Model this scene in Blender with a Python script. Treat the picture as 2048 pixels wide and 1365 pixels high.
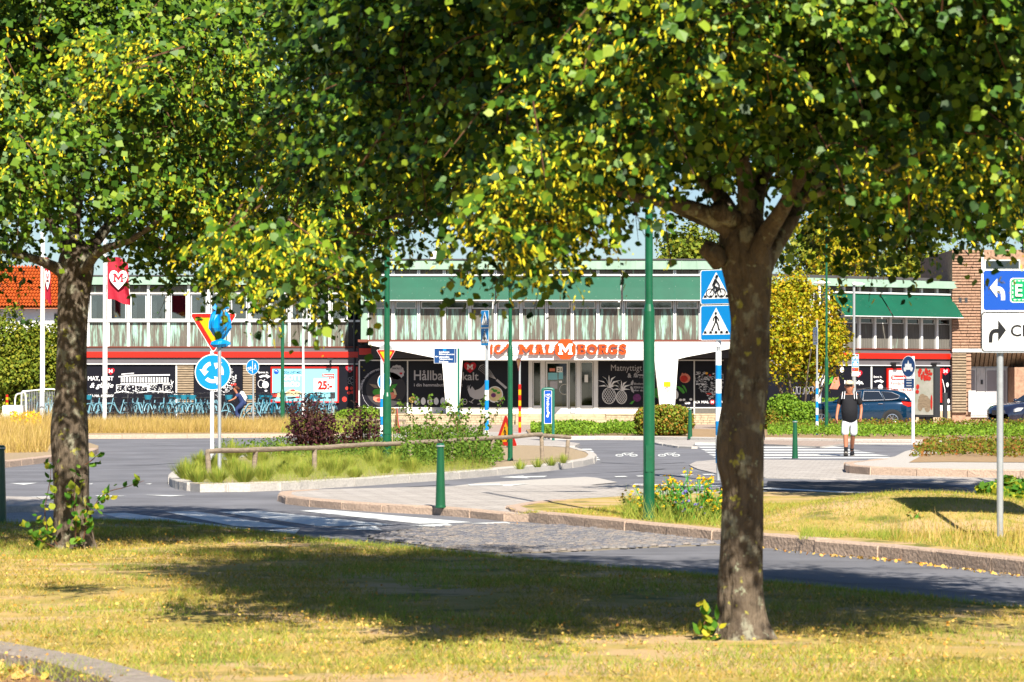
import bpy, bmesh, math, random
import numpy as np
from mathutils import Vector, Matrix, noise
R = math.radians
random.seed(7); rng = np.random.default_rng(7)
scene = bpy.context.scene
for o in list(bpy.data.objects): bpy.data.objects.remove(o)
col = scene.collection
# ---------------------------------------------------------------- camera, sky, sun, exposure
F, H, HY = 5689.0, 1.65, 774.0          # focal length (photo px), eye height, horizon row
cd = bpy.data.cameras.new('camera'); cam = bpy.data.objects.new('camera', cd); col.objects.link(cam)
cam.location = (0, 0, H); cam.rotation_euler = (R(90), 0, 0)
cd.lens = 100; cd.sensor_width = 36; cd.shift_y = (HY-682.5)/2048; cd.clip_end = 5000; cd.clip_start = .1
cd.dof.use_dof = True; cd.dof.focus_distance = 95; cd.dof.aperture_fstop = 8.5
scene.camera = cam
SUN_AZ, SUN_EL = R(12), R(41)
w = bpy.data.worlds.new("World"); scene.world = w; w.use_nodes = True
nt = w.node_tree; bg = nt.nodes['Background']
sky = nt.nodes.new('ShaderNodeTexSky'); sky.sky_type = 'NISHITA'; sky.sun_disc = False
sky.sun_elevation = SUN_EL; sky.sun_rotation = R(180)-SUN_AZ
sky.air_density = 1.0; sky.dust_density = .3; sky.ozone_density = 6.0
nt.links.new(sky.outputs[0], bg.inputs[0]); bg.inputs[1].default_value = .05
sd = bpy.data.lights.new('sun', 'SUN'); sun = bpy.data.objects.new('sun', sd); col.objects.link(sun)
sd.energy = 5.0; sd.angle = R(.53); sd.color = (1, .93, .80)
ld = Vector((-math.sin(SUN_AZ)*math.cos(SUN_EL), math.cos(SUN_AZ)*math.cos(SUN_EL), -math.sin(SUN_EL)))
sun.rotation_euler = ld.to_track_quat('-Z', 'Y').to_euler(); sun.location = (10, -30, 40)
vs = scene.view_settings; vs.view_transform = 'Standard'; vs.look = 'None'; vs.gamma = 1; vs.use_curve_mapping = False
vs.exposure = 1.15
scene.cycles.max_bounces = 6; scene.cycles.diffuse_bounces = 2; scene.cycles.transparent_max_bounces = 12; scene.cycles.use_denoising = True
scene.cycles.sample_clamp_indirect = 6

# ---------------------------------------------------------------- helpers
def G(px, py, z=0.):                       # point of the photograph lying at height z -> world
    D = F*(H-z)/(py-HY); return Vector(((px-1024)*D/F, D, z))
def P(px, py, D): return Vector(((px-1024)*D/F, D, H+(HY-py)*D/F))
def tag(o, label, cat, group=None, kind=None):
    if label: o['label'] = label
    if cat: o['category'] = cat
    if group: o['group'] = group
    if kind: o['kind'] = kind
    return o
def thing(name, label, cat, loc=(0, 0, 0), rz=0, group=None):
    o = bpy.data.objects.new(name, None); col.objects.link(o); o.location = loc; o.rotation_euler = (0, 0, rz)
    o.empty_display_size = .2
    return tag(o, label, cat, group)
def copy_tree(o, parent=None):
    c = o.copy(); col.objects.link(c); c.parent = parent
    for ch in o.children: copy_tree(ch, c)
    return c
class MB:
    def __init__(s): s.v = []; s.f = []; s.m = []; s.cur = 0
    def add(s, vs_, fs):
        b = len(s.v); s.v += [tuple(v) for v in vs_]; s.f += [tuple(b+i for i in f) for f in fs]; s.m += [s.cur]*len(fs); return s
    def box(s, x0, x1, y0, y1, z0, z1, M=None):
        v = [Vector((x, y, z)) for z in (z0, z1) for y in (y0, y1) for x in (x0, x1)]
        if M is not None: v = [M @ q for q in v]
        return s.add(v, [(0, 2, 3, 1), (4, 5, 7, 6), (0, 1, 5, 4), (2, 6, 7, 3), (0, 4, 6, 2), (1, 3, 7, 5)])
    def poly(s, pts): return s.add(pts, [tuple(range(len(pts)))])
    def prism(s, pts, z0, z1, bottom=False):      # plan polygon (x,y)
        n = len(pts); v = [(p[0], p[1], z0) for p in pts]+[(p[0], p[1], z1) for p in pts]
        fs = [(i, (i+1) % n, n+(i+1) % n, n+i) for i in range(n)]+[tuple(range(n, 2*n))]
        if bottom: fs.append(tuple(reversed(range(n))))
        return s.add(v, fs)
    def ext(s, pts, o, U, V, N, d0, d1):          # 2-D outline in plane (U,V) extruded from d0 to d1 along N
        n = len(pts); o = Vector(o); U, V, N = Vector(U), Vector(V), Vector(N)
        v = [o+U*a+V*b+N*d0 for a, b in pts]+[o+U*a+V*b+N*d1 for a, b in pts]
        return s.add(v, [(i, (i+1) % n, n+(i+1) % n, n+i) for i in range(n)]+[tuple(range(n, 2*n)), tuple(reversed(range(n)))])
    def tube(s, pts, rad, n=10, caps=True):
        pts = [Vector(p) for p in pts]
        if not hasattr(rad, '__len__'): rad = [rad]*len(pts)
        b = len(s.v); prev = None
        for i, p in enumerate(pts):
            t = (pts[min(i+1, len(pts)-1)]-pts[max(i-1, 0)]).normalized()
            if prev is None:
                a = t.cross(Vector((0, 0, 1)) if abs(t.z) < .9 else Vector((1, 0, 0))).normalized()
            else: a = (prev-t*prev.dot(t)).normalized()
            prev = a; c = t.cross(a)
            for k in range(n):
                q = 2*math.pi*k/n; s.v.append(tuple(p+(a*math.cos(q)+c*math.sin(q))*rad[i]))
        for i in range(len(pts)-1):
            for k in range(n):
                s.f.append((b+i*n+k, b+i*n+(k+1) % n, b+(i+1)*n+(k+1) % n, b+(i+1)*n+k)); s.m.append(s.cur)
        if caps:
            s.f.append(tuple(b+k for k in reversed(range(n)))); s.f.append(tuple(b+(len(pts)-1)*n+k for k in range(n))); s.m += [s.cur]*2
        return s
    def lathe(s, prof, n=20, o=(0, 0, 0)):        # profile [(r,z)]
        b = len(s.v); ox, oy, oz = o
        for r, z in prof:
            for k in range(n): s.v.append((ox+r*math.cos(2*math.pi*k/n), oy+r*math.sin(2*math.pi*k/n), oz+z))
        for i in range(len(prof)-1):
            for k in range(n): s.f.append((b+i*n+k, b+i*n+(k+1) % n, b+(i+1)*n+(k+1) % n, b+(i+1)*n+k)); s.m.append(s.cur)
        s.f.append(tuple(b+(len(prof)-1)*n+k for k in range(n))); s.f.append(tuple(b+k for k in reversed(range(n)))); s.m += [s.cur]*2
        return s
    def ball(s, c, r, nu=12, nv=8):
        rx, ry, rz = r if hasattr(r, '__len__') else (r, r, r); b = len(s.v)
        for i in range(nv+1):
            a = -math.pi/2+math.pi*i/nv
            for k in range(nu):
                q = 2*math.pi*k/nu; s.v.append((c[0]+rx*math.cos(a)*math.cos(q), c[1]+ry*math.cos(a)*math.sin(q), c[2]+rz*math.sin(a)))
        for i in range(nv):
            for k in range(nu): s.f.append((b+i*nu+k, b+i*nu+(k+1) % nu, b+(i+1)*nu+(k+1) % nu, b+(i+1)*nu+k)); s.m.append(s.cur)
        return s
    def build(s, name, mats, parent=None, smooth=False, world=True, bevel=0):
        me = bpy.data.meshes.new(name)
        v = s.v
        if parent is not None and world:
            L = wloc(parent); v = [(a-L.x, b-L.y, c-L.z) for a, b, c in v]
        me.from_pydata(v, [], s.f)
        if not isinstance(mats, (list, tuple)): mats = [mats]
        for m in mats: me.materials.append(m)
        if len(mats) > 1: me.polygons.foreach_set('material_index', s.m)
        if smooth: me.polygons.foreach_set('use_smooth', [True]*len(me.polygons))
        o = bpy.data.objects.new(name, me); col.objects.link(o)
        if parent is not None: o.parent = parent
        if bevel:
            bm = bmesh.new(); bm.from_mesh(me)
            bmesh.ops.bevel(bm, geom=bm.edges[:], offset=bevel, segments=2, affect='EDGES', clamp_overlap=True); bm.to_mesh(me); bm.free()
        return o
def wloc(o):
    L = Vector((0, 0, 0))
    while o is not None: L += o.location; o = o.parent
    return L
# ---- materials
def mat(name, c, rough=.8, spec=.3, metal=0, var=0., scale=8., c2=None, bump=0., bscale=40., stretch=None, detail=6, coat=0, contrast=1.):
    m = bpy.data.materials.new(name); m.use_nodes = True; t = m.node_tree; b = t.nodes['Principled BSDF']
    b.inputs['Base Color'].default_value = (*c, 1); b.inputs['Roughness'].default_value = rough
    b.inputs['Specular IOR Level'].default_value = spec; b.inputs['Metallic'].default_value = metal
    if coat: b.inputs['Coat Weight'].default_value = coat
    tc = t.nodes.new('ShaderNodeTexCoord'); src = tc.outputs['Object']
    if stretch:
        mp = t.nodes.new('ShaderNodeMapping'); mp.inputs['Scale'].default_value = stretch; t.links.new(src, mp.inputs[0]); src = mp.outputs[0]
    if var or c2:
        n = t.nodes.new('ShaderNodeTexNoise'); n.inputs['Scale'].default_value = scale; n.inputs['Detail'].default_value = detail; n.inputs['Roughness'].default_value = .65
        t.links.new(src, n.inputs['Vector'])
        mr = t.nodes.new('ShaderNodeMapRange'); mr.inputs['From Min'].default_value = .5-.22/contrast; mr.inputs['From Max'].default_value = .5+.22/contrast
        t.links.new(n.outputs['Fac'], mr.inputs[0])
        mx = t.nodes.new('ShaderNodeMix'); mx.data_type = 'RGBA'
        if c2 is None: c2 = tuple(x*(1+var) for x in c); c = tuple(x*(1-var) for x in c)
        mx.inputs[6].default_value = (*c, 1); mx.inputs[7].default_value = (*c2, 1)
        t.links.new(mr.outputs[0], mx.inputs[0]); t.links.new(mx.outputs[2], b.inputs['Base Color'])
    if bump:
        n2 = t.nodes.new('ShaderNodeTexNoise'); n2.inputs['Scale'].default_value = bscale; n2.inputs['Detail'].default_value = 4
        t.links.new(src, n2.inputs['Vector']); bp = t.nodes.new('ShaderNodeBump'); bp.inputs['Strength'].default_value = bump; bp.inputs['Distance'].default_value = .02
        t.links.new(n2.outputs['Fac'], bp.inputs['Height']); t.links.new(bp.outputs[0], b.inputs['Normal'])
    return m
def over(m, c, scale, lo, hi, stretch=None, seed=0., detail=5, kind='noise', amount=1., warp=0):      # one more stain / patch layer over a material
    t = m.node_tree; b = t.nodes['Principled BSDF']; tc = t.nodes.new('ShaderNodeTexCoord')
    mp = t.nodes.new('ShaderNodeMapping'); mp.inputs['Location'].default_value = (seed, seed*1.7, seed*.6)
    if stretch: mp.inputs['Scale'].default_value = stretch
    t.links.new(tc.outputs['Object'], mp.inputs[0])
    if kind == 'noise':
        n = t.nodes.new('ShaderNodeTexNoise'); n.inputs['Detail'].default_value = detail; n.inputs['Roughness'].default_value = .6; out = n.outputs['Fac']
    else:
        n = t.nodes.new('ShaderNodeTexVoronoi'); out = n.outputs['Distance']
    n.inputs['Scale'].default_value = scale; vec = mp.outputs[0]
    if kind != 'noise' and warp:
        dn = t.nodes.new('ShaderNodeTexNoise'); dn.inputs['Scale'].default_value = scale*2.5; t.links.new(vec, dn.inputs['Vector']); va = t.nodes.new('ShaderNodeVectorMath'); va.operation = 'MULTIPLY_ADD'
        va.inputs[1].default_value = (warp/scale,)*3; t.links.new(dn.outputs['Color'], va.inputs[0]); t.links.new(vec, va.inputs[2]); vec = va.outputs[0]
    t.links.new(vec, n.inputs['Vector'])
    mr = t.nodes.new('ShaderNodeMapRange'); mr.inputs['From Min'].default_value = lo; mr.inputs['From Max'].default_value = hi; mr.inputs['To Max'].default_value = amount
    t.links.new(out, mr.inputs[0]); mx = t.nodes.new('ShaderNodeMix'); mx.data_type = 'RGBA'; mx.inputs[7].default_value = (*c, 1)
    L = b.inputs['Base Color'].links
    if L: t.links.new(L[0].from_socket, mx.inputs[6])
    else: mx.inputs[6].default_value = b.inputs['Base Color'].default_value
    t.links.new(mr.outputs[0], mx.inputs[0]); t.links.new(mx.outputs[2], b.inputs['Base Color'])
    return m
def leafmat(name, cols, transl=.35, rough=.55, spec=.12):      # colour picked per leaf from the face attribute 'tint' (or per object)
    m = bpy.data.materials.new(name); m.use_nodes = True; t = m.node_tree; b = t.nodes['Principled BSDF']
    at = t.nodes.new('ShaderNodeAttribute'); at.attribute_name = 'tint'; oi = t.nodes.new('ShaderNodeObjectInfo')
    ad = t.nodes.new('ShaderNodeMath'); ad.operation = 'ADD'; t.links.new(at.outputs['Fac'], ad.inputs[0])
    t.links.new(oi.outputs['Random'], ad.inputs[1]); fr = t.nodes.new('ShaderNodeMath'); fr.operation = 'FRACT'; t.links.new(ad.outputs[0], fr.inputs[0])
    cr = t.nodes.new('ShaderNodeValToRGB'); el = cr.color_ramp.elements
    while len(el) < len(cols): el.new(.5)
    for i, c in enumerate(cols): el[i].position = i/(len(cols)-1); el[i].color = (*c, 1)
    t.links.new(fr.outputs[0], cr.inputs[0]); t.links.new(cr.outputs[0], b.inputs['Base Color'])
    b.inputs['Roughness'].default_value = rough; b.inputs['Specular IOR Level'].default_value = spec
    tr = t.nodes.new('ShaderNodeBsdfTranslucent'); t.links.new(cr.outputs[0], tr.inputs[0])
    ms = t.nodes.new('ShaderNodeMixShader'); ms.inputs[0].default_value = transl
    t.links.new(b.outputs[0], ms.inputs[1]); t.links.new(tr.outputs[0], ms.inputs[2]); t.links.new(ms.outputs[0], t.nodes['Material Output'].inputs[0])
    return m
def glassmat(name, c=(.55, .62, .65), clear=.55, rough=.03):
    m = bpy.data.materials.new(name); m.use_nodes = True; t = m.node_tree; t.nodes.remove(t.nodes['Principled BSDF'])
    a = t.nodes.new('ShaderNodeBsdfTransparent'); a.inputs[0].default_value = (*c, 1)
    g = t.nodes.new('ShaderNodeBsdfGlossy'); g.inputs['Roughness'].default_value = rough; g.inputs[0].default_value = (.9, .95, 1, 1)
    ms = t.nodes.new('ShaderNodeMixShader'); ms.inputs[0].default_value = 1-clear
    t.links.new(a.outputs[0], ms.inputs[1]); t.links.new(g.outputs[0], ms.inputs[2]); t.links.new(ms.outputs[0], t.nodes['Material Output'].inputs[0]); return m
M = {}
def simple(n, c, **k): M[n] = mat(n, c, **k)
simple('white', (.8, .8, .79), rough=.6, var=.04, scale=1.5)
simple('white_metal', (.72, .73, .74), rough=.35, spec=.5)
simple('sign_white', (.8, .8, .78), rough=.4)
simple('paint_white', (.62, .63, .62), rough=.7, var=.12, scale=14)
simple('grey_metal', (.42, .44, .46), rough=.4, metal=.5, var=.1, scale=20)
simple('dark_metal', (.03, .032, .036), rough=.4, spec=.5)
simple('green_paint', (.004, .085, .036), rough=.32, spec=.6, var=.22, scale=4)
simple('green_bollard', (.006, .075, .03), rough=.3, spec=.6, var=.1, scale=6)
simple('green_frame', (.012, .12, .085), rough=.35, spec=.5)
simple('sign_blue', (.002, .06, .36), rough=.3, spec=.5)
simple('sign_sky', (.0, .20, .52), rough=.3, spec=.5)
simple('sign_navy', (.003, .04, .15), rough=.3, spec=.5)
simple('sign_red', (.50, .009, .004), rough=.3, spec=.5)
simple('sign_yellow', (.72, .34, .0), rough=.3, spec=.5)
simple('sign_black', (.01, .01, .012), rough=.4)
simple('sign_green', (.0, .28, .10), rough=.35)
simple('sign_back', (.3, .31, .31), rough=.4, metal=.4)
simple('red_band', (.46, .012, .003), rough=.35, spec=.5)
simple('logo_orange', (.58, .055, .003), rough=.35, spec=.4)
simple('heart_red', (.46, .008, .02), rough=.4)
simple('panel_black', (.007, .007, .012), rough=.35, spec=.2, var=.15, scale=1.2)
simple('print_white', (.72, .72, .74), rough=.5)
simple('print_grey', (.40, .39, .42), rough=.5)
simple('facade_grey', (.105, .095, .105), rough=.7, var=.1, scale=1.3)
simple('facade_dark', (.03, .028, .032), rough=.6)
simple('interior', (.02, .02, .022), rough=.9)
simple('curtain', (.5, .48, .43), rough=.9, var=.1, scale=3)
simple('red_trim', (.16, .045, .03), rough=.7)
simple('mullion', (.66, .67, .67), rough=.45, spec=.4, var=.08, scale=2)
simple('awning_green', (.002, .075, .042), rough=.6, var=.12, scale=1.2)
over(M['awning_green'], (.5, .55, .5), 6.5, .07, .035, kind='voronoi', seed=3, amount=.9)
simple('copper', (.30, .44, .34), rough=.7, c2=(.20, .30, .24), scale=1.6, stretch=(1, 1, .5))
simple('roof_dark', (.06, .055, .06), rough=.8)
simple('stone_beige', (.42, .33, .22), rough=.9, var=.25, scale=5, bump=.4, bscale=20)
simple('mortar', (.20, .17, .13), rough=.95)
simple('brick', (.33, .20, .135), rough=.9, var=.35, scale=7, bump=.4)
simple('slat_wood', (.27, .205, .14), rough=.85, var=.4, scale=5, stretch=(1, 1, 6))
simple('patina', (.10, .09, .075), rough=.65, c2=(.17, .155, .13), scale=2.5, stretch=(9, 1, .6))
over(M['patina'], (.31, .50, .42), 1.3, .48, .60, stretch=(4.5, 1, .45), seed=2.3, detail=7)
over(M['patina'], (.05, .045, .04), 2.2, .60, .66, stretch=(9, 1, .5), seed=9.3)
simple('patina_dark', (.085, .08, .07), rough=.65, c2=(.14, .13, .115), scale=2.5, stretch=(9, 9, .6))
over(M['patina_dark'], (.25, .36, .29), 1.1, .60, .68, stretch=(4.5, 4.5, .35), seed=5.3)
simple('asphalt', (.15, .15, .168), rough=.85, var=.30, scale=.6, bump=.35, bscale=120, detail=12)
over(M['asphalt'], (.24, .24, .25), 60, .52, .75, detail=8, amount=.5); over(M['asphalt'], (.09, .09, .10), .45, .56, .66, stretch=(1, 5, 1), seed=4, detail=8, amount=.6)
over(M['asphalt'], (.02, .02, .022), .12, .50, .503, stretch=(1, 1.6, 1), seed=8, detail=9, amount=0)
simple('paving', (.41, .375, .35), rough=.9, var=.12, scale=1.2, bump=.25, bscale=60, detail=10)
over(M['paving'], (.2, .18, .17), 18, .56, .75, seed=2, amount=.6)
simple('paving_pink', (.36, .28, .235), rough=.9, var=.12, scale=1.5, bump=.2, bscale=60)
simple('granite', (.42, .39, .36), rough=.9, var=.22, scale=30, bump=.6, bscale=35, detail=8)
simple('granite_red', (.42, .31, .24), rough=.9, var=.25, scale=28, bump=.7, bscale=30, detail=8)
simple('granite_old', (.26, .22, .19), rough=.95, var=.3, scale=20, bump=.7, bscale=30, detail=9)
simple('cobble', (.17, .15, .15), rough=.8, var=.3, scale=9, bump=.5, bscale=50)
simple('gravel', (.33, .25, .16), rough=.95, var=.3, scale=25, bump=.8, bscale=60, detail=10)
simple('soil', (.30, .20, .11), rough=.95, var=.25, scale=6, bump=.5)
simple('log', (.24, .19, .14), rough=.85, var=.35, scale=6, bump=.5, stretch=(1, 1, 3))
simple('bark', (.045, .032, .023), rough=.95, c2=(.17, .13, .092), scale=7, stretch=(1, 1, .35), bump=1., bscale=22, detail=9)
over(M['bark'], (.27, .26, .19), 6, .54, .62, seed=3, detail=8, amount=.8)
over(M['bark'], (.38, .36, .06), 6, .22, .12, kind='voronoi', seed=6.2, amount=.8, warp=1.2); over(M['bark'], (.27, .29, .20), 9, .2, .1, kind='voronoi', seed=2.2, amount=.7, warp=1.3)
over(M['bark'], (.04, .03, .022), 16, .58, .7, stretch=(1, 1, .3), seed=1)
simple('twig', (.12, .055, .03), rough=.9)
simple('tyre', (.015, .015, .016), rough=.85); simple('rubber', (.02, .02, .022), rough=.7)
simple('bag_blue', (.0, .21, .50), rough=.3, spec=.6)
simple('tile_orange', (.46, .09, .015), rough=.8, var=.25, scale=3)
simple('skin', (.36, .14, .075), rough=.55, spec=.35)
simple('cloth_black', (.009, .009, .012), rough=.85, bump=.5, bscale=9); simple('cloth_white', (.66, .66, .68), rough=.85, bump=.4, bscale=9)
simple('cloth_navy', (.02, .035, .11), rough=.85, bump=.4, bscale=9); simple('cap_beige', (.55, .43, .30), rough=.8)
simple('hair', (.09, .03, .015), rough=.7); simple('sole', (.3, .28, .25), rough=.7)
simple('car_blue', (.002, .03, .075), rough=.18, spec=.7, metal=.35, coat=1.); simple('car_dark', (.012, .015, .035), rough=.2, spec=.7, coat=1.)
simple('car_glass', (.01, .014, .02), rough=.04, spec=.9); simple('chrome', (.7, .7, .72), rough=.2, metal=.9)
simple('lamp_red', (.55, .008, .006), rough=.15, spec=.7, coat=1.); simple('lamp_clear', (.5, .52, .55), rough=.1, spec=.8)
simple('bike_pale', (.15, .32, .40), rough=.4, spec=.5); simple('bike_teal', (.01, .18, .28), rough=.4, spec=.5); simple('bike_black', (.015, .015, .02), rough=.4)
simple('food_green', (.05, .28, .03), rough=.6, var=.3, scale=8); simple('food_red', (.5, .03, .02), rough=.6, var=.3, scale=8)
simple('food_pink', (.62, .2, .13), rough=.6, var=.3, scale=8); simple('food_purple', (.14, .03, .13), rough=.6, var=.4, scale=9)
simple('food_cream', (.6, .48, .26), rough=.6, var=.15, scale=4); simple('poster_blue', (.20, .50, .58), rough=.35); simple('flag_red', (.34, .012, .03), rough=.7, var=.1, scale=2)
simple('terracotta', (.45, .13, .05), rough=.8); simple('concrete', (.62, .60, .56), rough=.9, var=.1, scale=3, bump=.2)
M['glass'] = glassmat('glass', (.5, .55, .58), .82); M['glass_dark'] = glassmat('glass_dark', (.2, .24, .27), .88)
M['leaf'] = leafmat('lime_leaf', [(.010, .032, .003), (.03, .085, .006), (.07, .15, .008), (.13, .22, .010), (.22, .29, .02)], .10, .5, .3)
M['bract'] = leafmat('lime_bract', [(.50, .50, .02), (.66, .60, .03), (.74, .60, .03), (.68, .46, .02), (.36, .42, .02)], .18, .7, .1)
M['leaf_bright'] = leafmat('sprout_leaf', [(.05, .16, .015), (.07, .20, .02), (.12, .26, .03), (.5, .45, .03), (.06, .17, .02)], .4)
M['shrub_green'] = leafmat('shrub_leaf', [(.05, .11, .012), (.09, .17, .02), (.14, .22, .025), (.07, .13, .02)], .25)
M['juniper'] = leafmat('groundcover_leaf', [(.07, .15, .012), (.14, .25, .02), (.22, .34, .03), (.10, .2, .02)], .25, .6)
M['purple_leaf'] = leafmat('purple_leaf', [(.035, .012, .022), (.06, .018, .03), (.10, .03, .035), (.05, .05, .02)], .2)
M['autumn_leaf'] = leafmat('autumn_leaf', [(.12, .20, .02), (.24, .28, .03), (.10, .17, .02), (.38, .17, .03), (.17, .22, .03)], .25)
M['yellow_leaf'] = leafmat('yellow_leaf', [(.30, .31, .01), (.52, .42, .015), (.20, .28, .015), (.50, .27, .015), (.12, .21, .02)], .3)
M['far_leaf'] = leafmat('far_leaf', [(.07, .12, .012), (.13, .18, .018), (.22, .25, .025), (.30, .28, .03)], .25)
M['red_tip_leaf'] = leafmat('red_tip_leaf', [(.10, .15, .015), (.18, .20, .02), (.09, .12, .015), (.30, .11, .03), (.12, .17, .02)], .25)
M['dry_grass'] = leafmat('dry_grass', [(.42, .28, .09), (.55, .38, .13), (.62, .45, .18), (.36, .25, .06), (.5, .38, .08)], .3, .8, .1)
M['green_grass'] = leafmat('green_grass', [(.14, .25, .03), (.30, .38, .05), (.48, .46, .09), (.22, .30, .04)], .35, .7, .2)
M['lawn_blade'] = leafmat('lawn_blade', [(.58, .36, .09), (.11, .17, .012), (.74, .50, .17), (.22, .27, .018), (.50, .33, .06)], .25, .8, .1)
M['fallen'] = leafmat('fallen_leaf', [(.60, .34, .06), (.66, .46, .12), (.55, .22, .03), (.62, .46, .2)], .1, .7, .1)
M['flower_yellow'] = leafmat('flower_yellow', [(.75, .42, .01), (.85, .55, .02), (.7, .36, .01)], .2, .7, .1)
M['flower_blue'] = leafmat('flower_blue', [(.15, .15, .5), (.2, .15, .45)], .2, .7, .1)
# lawn: dry straw, green patches, bare earth
m = mat('lawn', (.54, .35, .14), rough=.95, c2=(.24, .23, .03), scale=1.3, bump=.8, bscale=70, detail=10, contrast=1.4)
over(m, (.50, .34, .19), 1.5, .50, .58, stretch=(.6, 1, 1), seed=5, detail=9, amount=.85); over(m, (.08, .11, .015), 1.9, .54, .64, seed=1.5, detail=9, amount=.75)
over(m, (.5, .35, .14), 38, .55, .7, seed=7, detail=6, amount=.5); M['lawn'] = m

def slabs(m, sc, dk):
    t = m.node_tree; b = t.nodes['Principled BSDF']; tc = t.nodes.new('ShaderNodeTexCoord'); mp = t.nodes.new('ShaderNodeMapping'); mp.inputs['Rotation'].default_value = (0, 0, .3); t.links.new(tc.outputs['Object'], mp.inputs[0])
    k = t.nodes.new('ShaderNodeTexBrick'); k.inputs['Scale'].default_value = sc; k.inputs['Mortar Size'].default_value = .018; k.inputs['Color1'].default_value = (1, 1, 1, 1); k.inputs['Color2'].default_value = (.86, .85, .84, 1); k.inputs['Mortar'].default_value = (dk, dk, dk, 1); k.inputs['Row Height'].default_value = .5; k.offset = .5
    t.links.new(mp.outputs[0], k.inputs['Vector']); mx = t.nodes.new('ShaderNodeMix'); mx.data_type = 'RGBA'; mx.blend_type = 'MULTIPLY'; mx.inputs[0].default_value = 1
    t.links.new(b.inputs['Base Color'].links[0].from_socket, mx.inputs[6]); t.links.new(k.outputs['Color'], mx.inputs[7]); t.links.new(mx.outputs[2], b.inputs['Base Color'])
slabs(M['paving'], 1.4, .55); slabs(M['paving_pink'], 1.2, .6)
for q in M['bark'].node_tree.nodes:
    if q.type == 'BUMP': q.inputs['Distance'].default_value = .06
over(M['green_paint'], (.05, .10, .07), 30, .62, .72, seed=4, amount=.6); over(M['paint_white'], (.2, .2, .21), 9, .60, .68, seed=3, detail=8, amount=.6)
over(M['white_metal'], (.45, .44, .42), 6, .55, .7, stretch=(1, 1, .3), seed=3, amount=.6); over(M['portal_white'] if 'portal_white' in M else M['white'], (.62, .60, .56), 1.2, .55, .75, stretch=(1, 1, .3), seed=3, amount=.6)
# ---- clouds of small faces (leaves, blades)
TPL = {
 'leaf': (np.array([(0, -.5, .06), (.36, -.28, .03), (.47, .08, .05), (0, .62, -.06), (-.47, .08, .05), (-.36, -.28, .03)]), [(0, 1, 2, 3), (0, 3, 4, 5)]),
 'quad': (np.array([(0, -.5, 0), (.46, -.06, .10), (0, .55, -.03), (-.46, .02, .08)]), [(0, 1, 2, 3)]),
 'bract': (np.array([(-.06, 0, 0), (.06, 0, 0), (.12, .5, .12), (.03, 1.05, .02), (-.11, .6, .14)]), [(0, 1, 2, 3, 4)]),
 'blade': (np.array([(-.035, 0, 0), (.035, 0, 0), (.026, .6, .08), (-.026, .6, .08), (0, 1, .24)]), [(0, 1, 2, 3), (3, 2, 4)]),
 'blade1': (np.array([(-.05, 0, 0), (.05, 0, 0), (0, 1, .12)]), [(0, 1, 2)]),
}
def unit(a): return a/np.maximum(np.linalg.norm(a, axis=1, keepdims=True), 1e-9)
def cloud(name, m, c, B, N, size, tpl='leaf', parent=None, tint=None, kind='stuff', smooth=False):
    c, B, N, size = np.asarray(c, float), unit(np.asarray(B, float)), np.asarray(N, float), np.asarray(size, float)
    A = unit(np.cross(B, N)); N = np.cross(A, B); T, fs = TPL[tpl]; n, k = len(c), len(T)
    if size.ndim == 1: size = np.stack([size]*2, 1)
    v = c[:, None]+A[:, None]*(T[None, :, :1]*size[:, None, :1])+B[:, None]*(T[None, :, 1:2]*size[:, None, 1:2])+N[:, None]*(T[None, :, 2:3]*size[:, None, 1:2])
    if parent is not None: v = v-np.array(wloc(parent))
    me = bpy.data.meshes.new(name); me.vertices.add(n*k); me.vertices.foreach_set('co', v.reshape(-1).astype(np.float32))
    lens = [len(f) for f in fs]; flat = np.concatenate([np.array(f) for f in fs]); nl = len(flat)
    me.loops.add(n*nl); me.loops.foreach_set('vertex_index', (flat[None]+np.arange(n)[:, None]*k).reshape(-1).astype(np.int32))
    me.polygons.add(n*len(fs)); st = np.cumsum([0]+lens[:-1])
    me.polygons.foreach_set('loop_start', (st[None]+np.arange(n)[:, None]*nl).reshape(-1).astype(np.int32))
    me.update(calc_edges=True); me.validate()
    at = me.attributes.new('tint', 'FLOAT', 'FACE'); tint = rng.random(n) if tint is None else tint
    at.data.foreach_set('value', np.repeat(tint, len(fs)).astype(np.float32)); me.materials.append(m)
    o = bpy.data.objects.new(name, me); col.objects.link(o)
    if parent is not None: o.parent = parent
    if kind: o['kind'] = kind
    return o
def rdir(n, up=0., jit=1.): a = rng.normal(size=(n, 3))*jit; a[:, 2] += up; return unit(a)
def inpoly(x, y, poly):
    r = np.zeros(len(x), bool); j = len(poly)-1
    for i in range(len(poly)):
        xi, yi, xj, yj = poly[i][0], poly[i][1], poly[j][0], poly[j][1]
        if yi != yj: r ^= ((yi > y) != (yj > y)) & (x < (xj-xi)*(y-yi)/(yj-yi)+xi)
        j = i
    return r
def scatter(poly, n):
    xs = [p[0] for p in poly]; ys = [p[1] for p in poly]; X = np.zeros(0); Y = np.zeros(0)
    while len(X) < n:
        x = rng.uniform(min(xs), max(xs), 2*n); y = rng.uniform(min(ys), max(ys), 2*n); k = inpoly(x, y, poly); X = np.append(X, x[k]); Y = np.append(Y, y[k])
    return X[:n], Y[:n]
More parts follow.
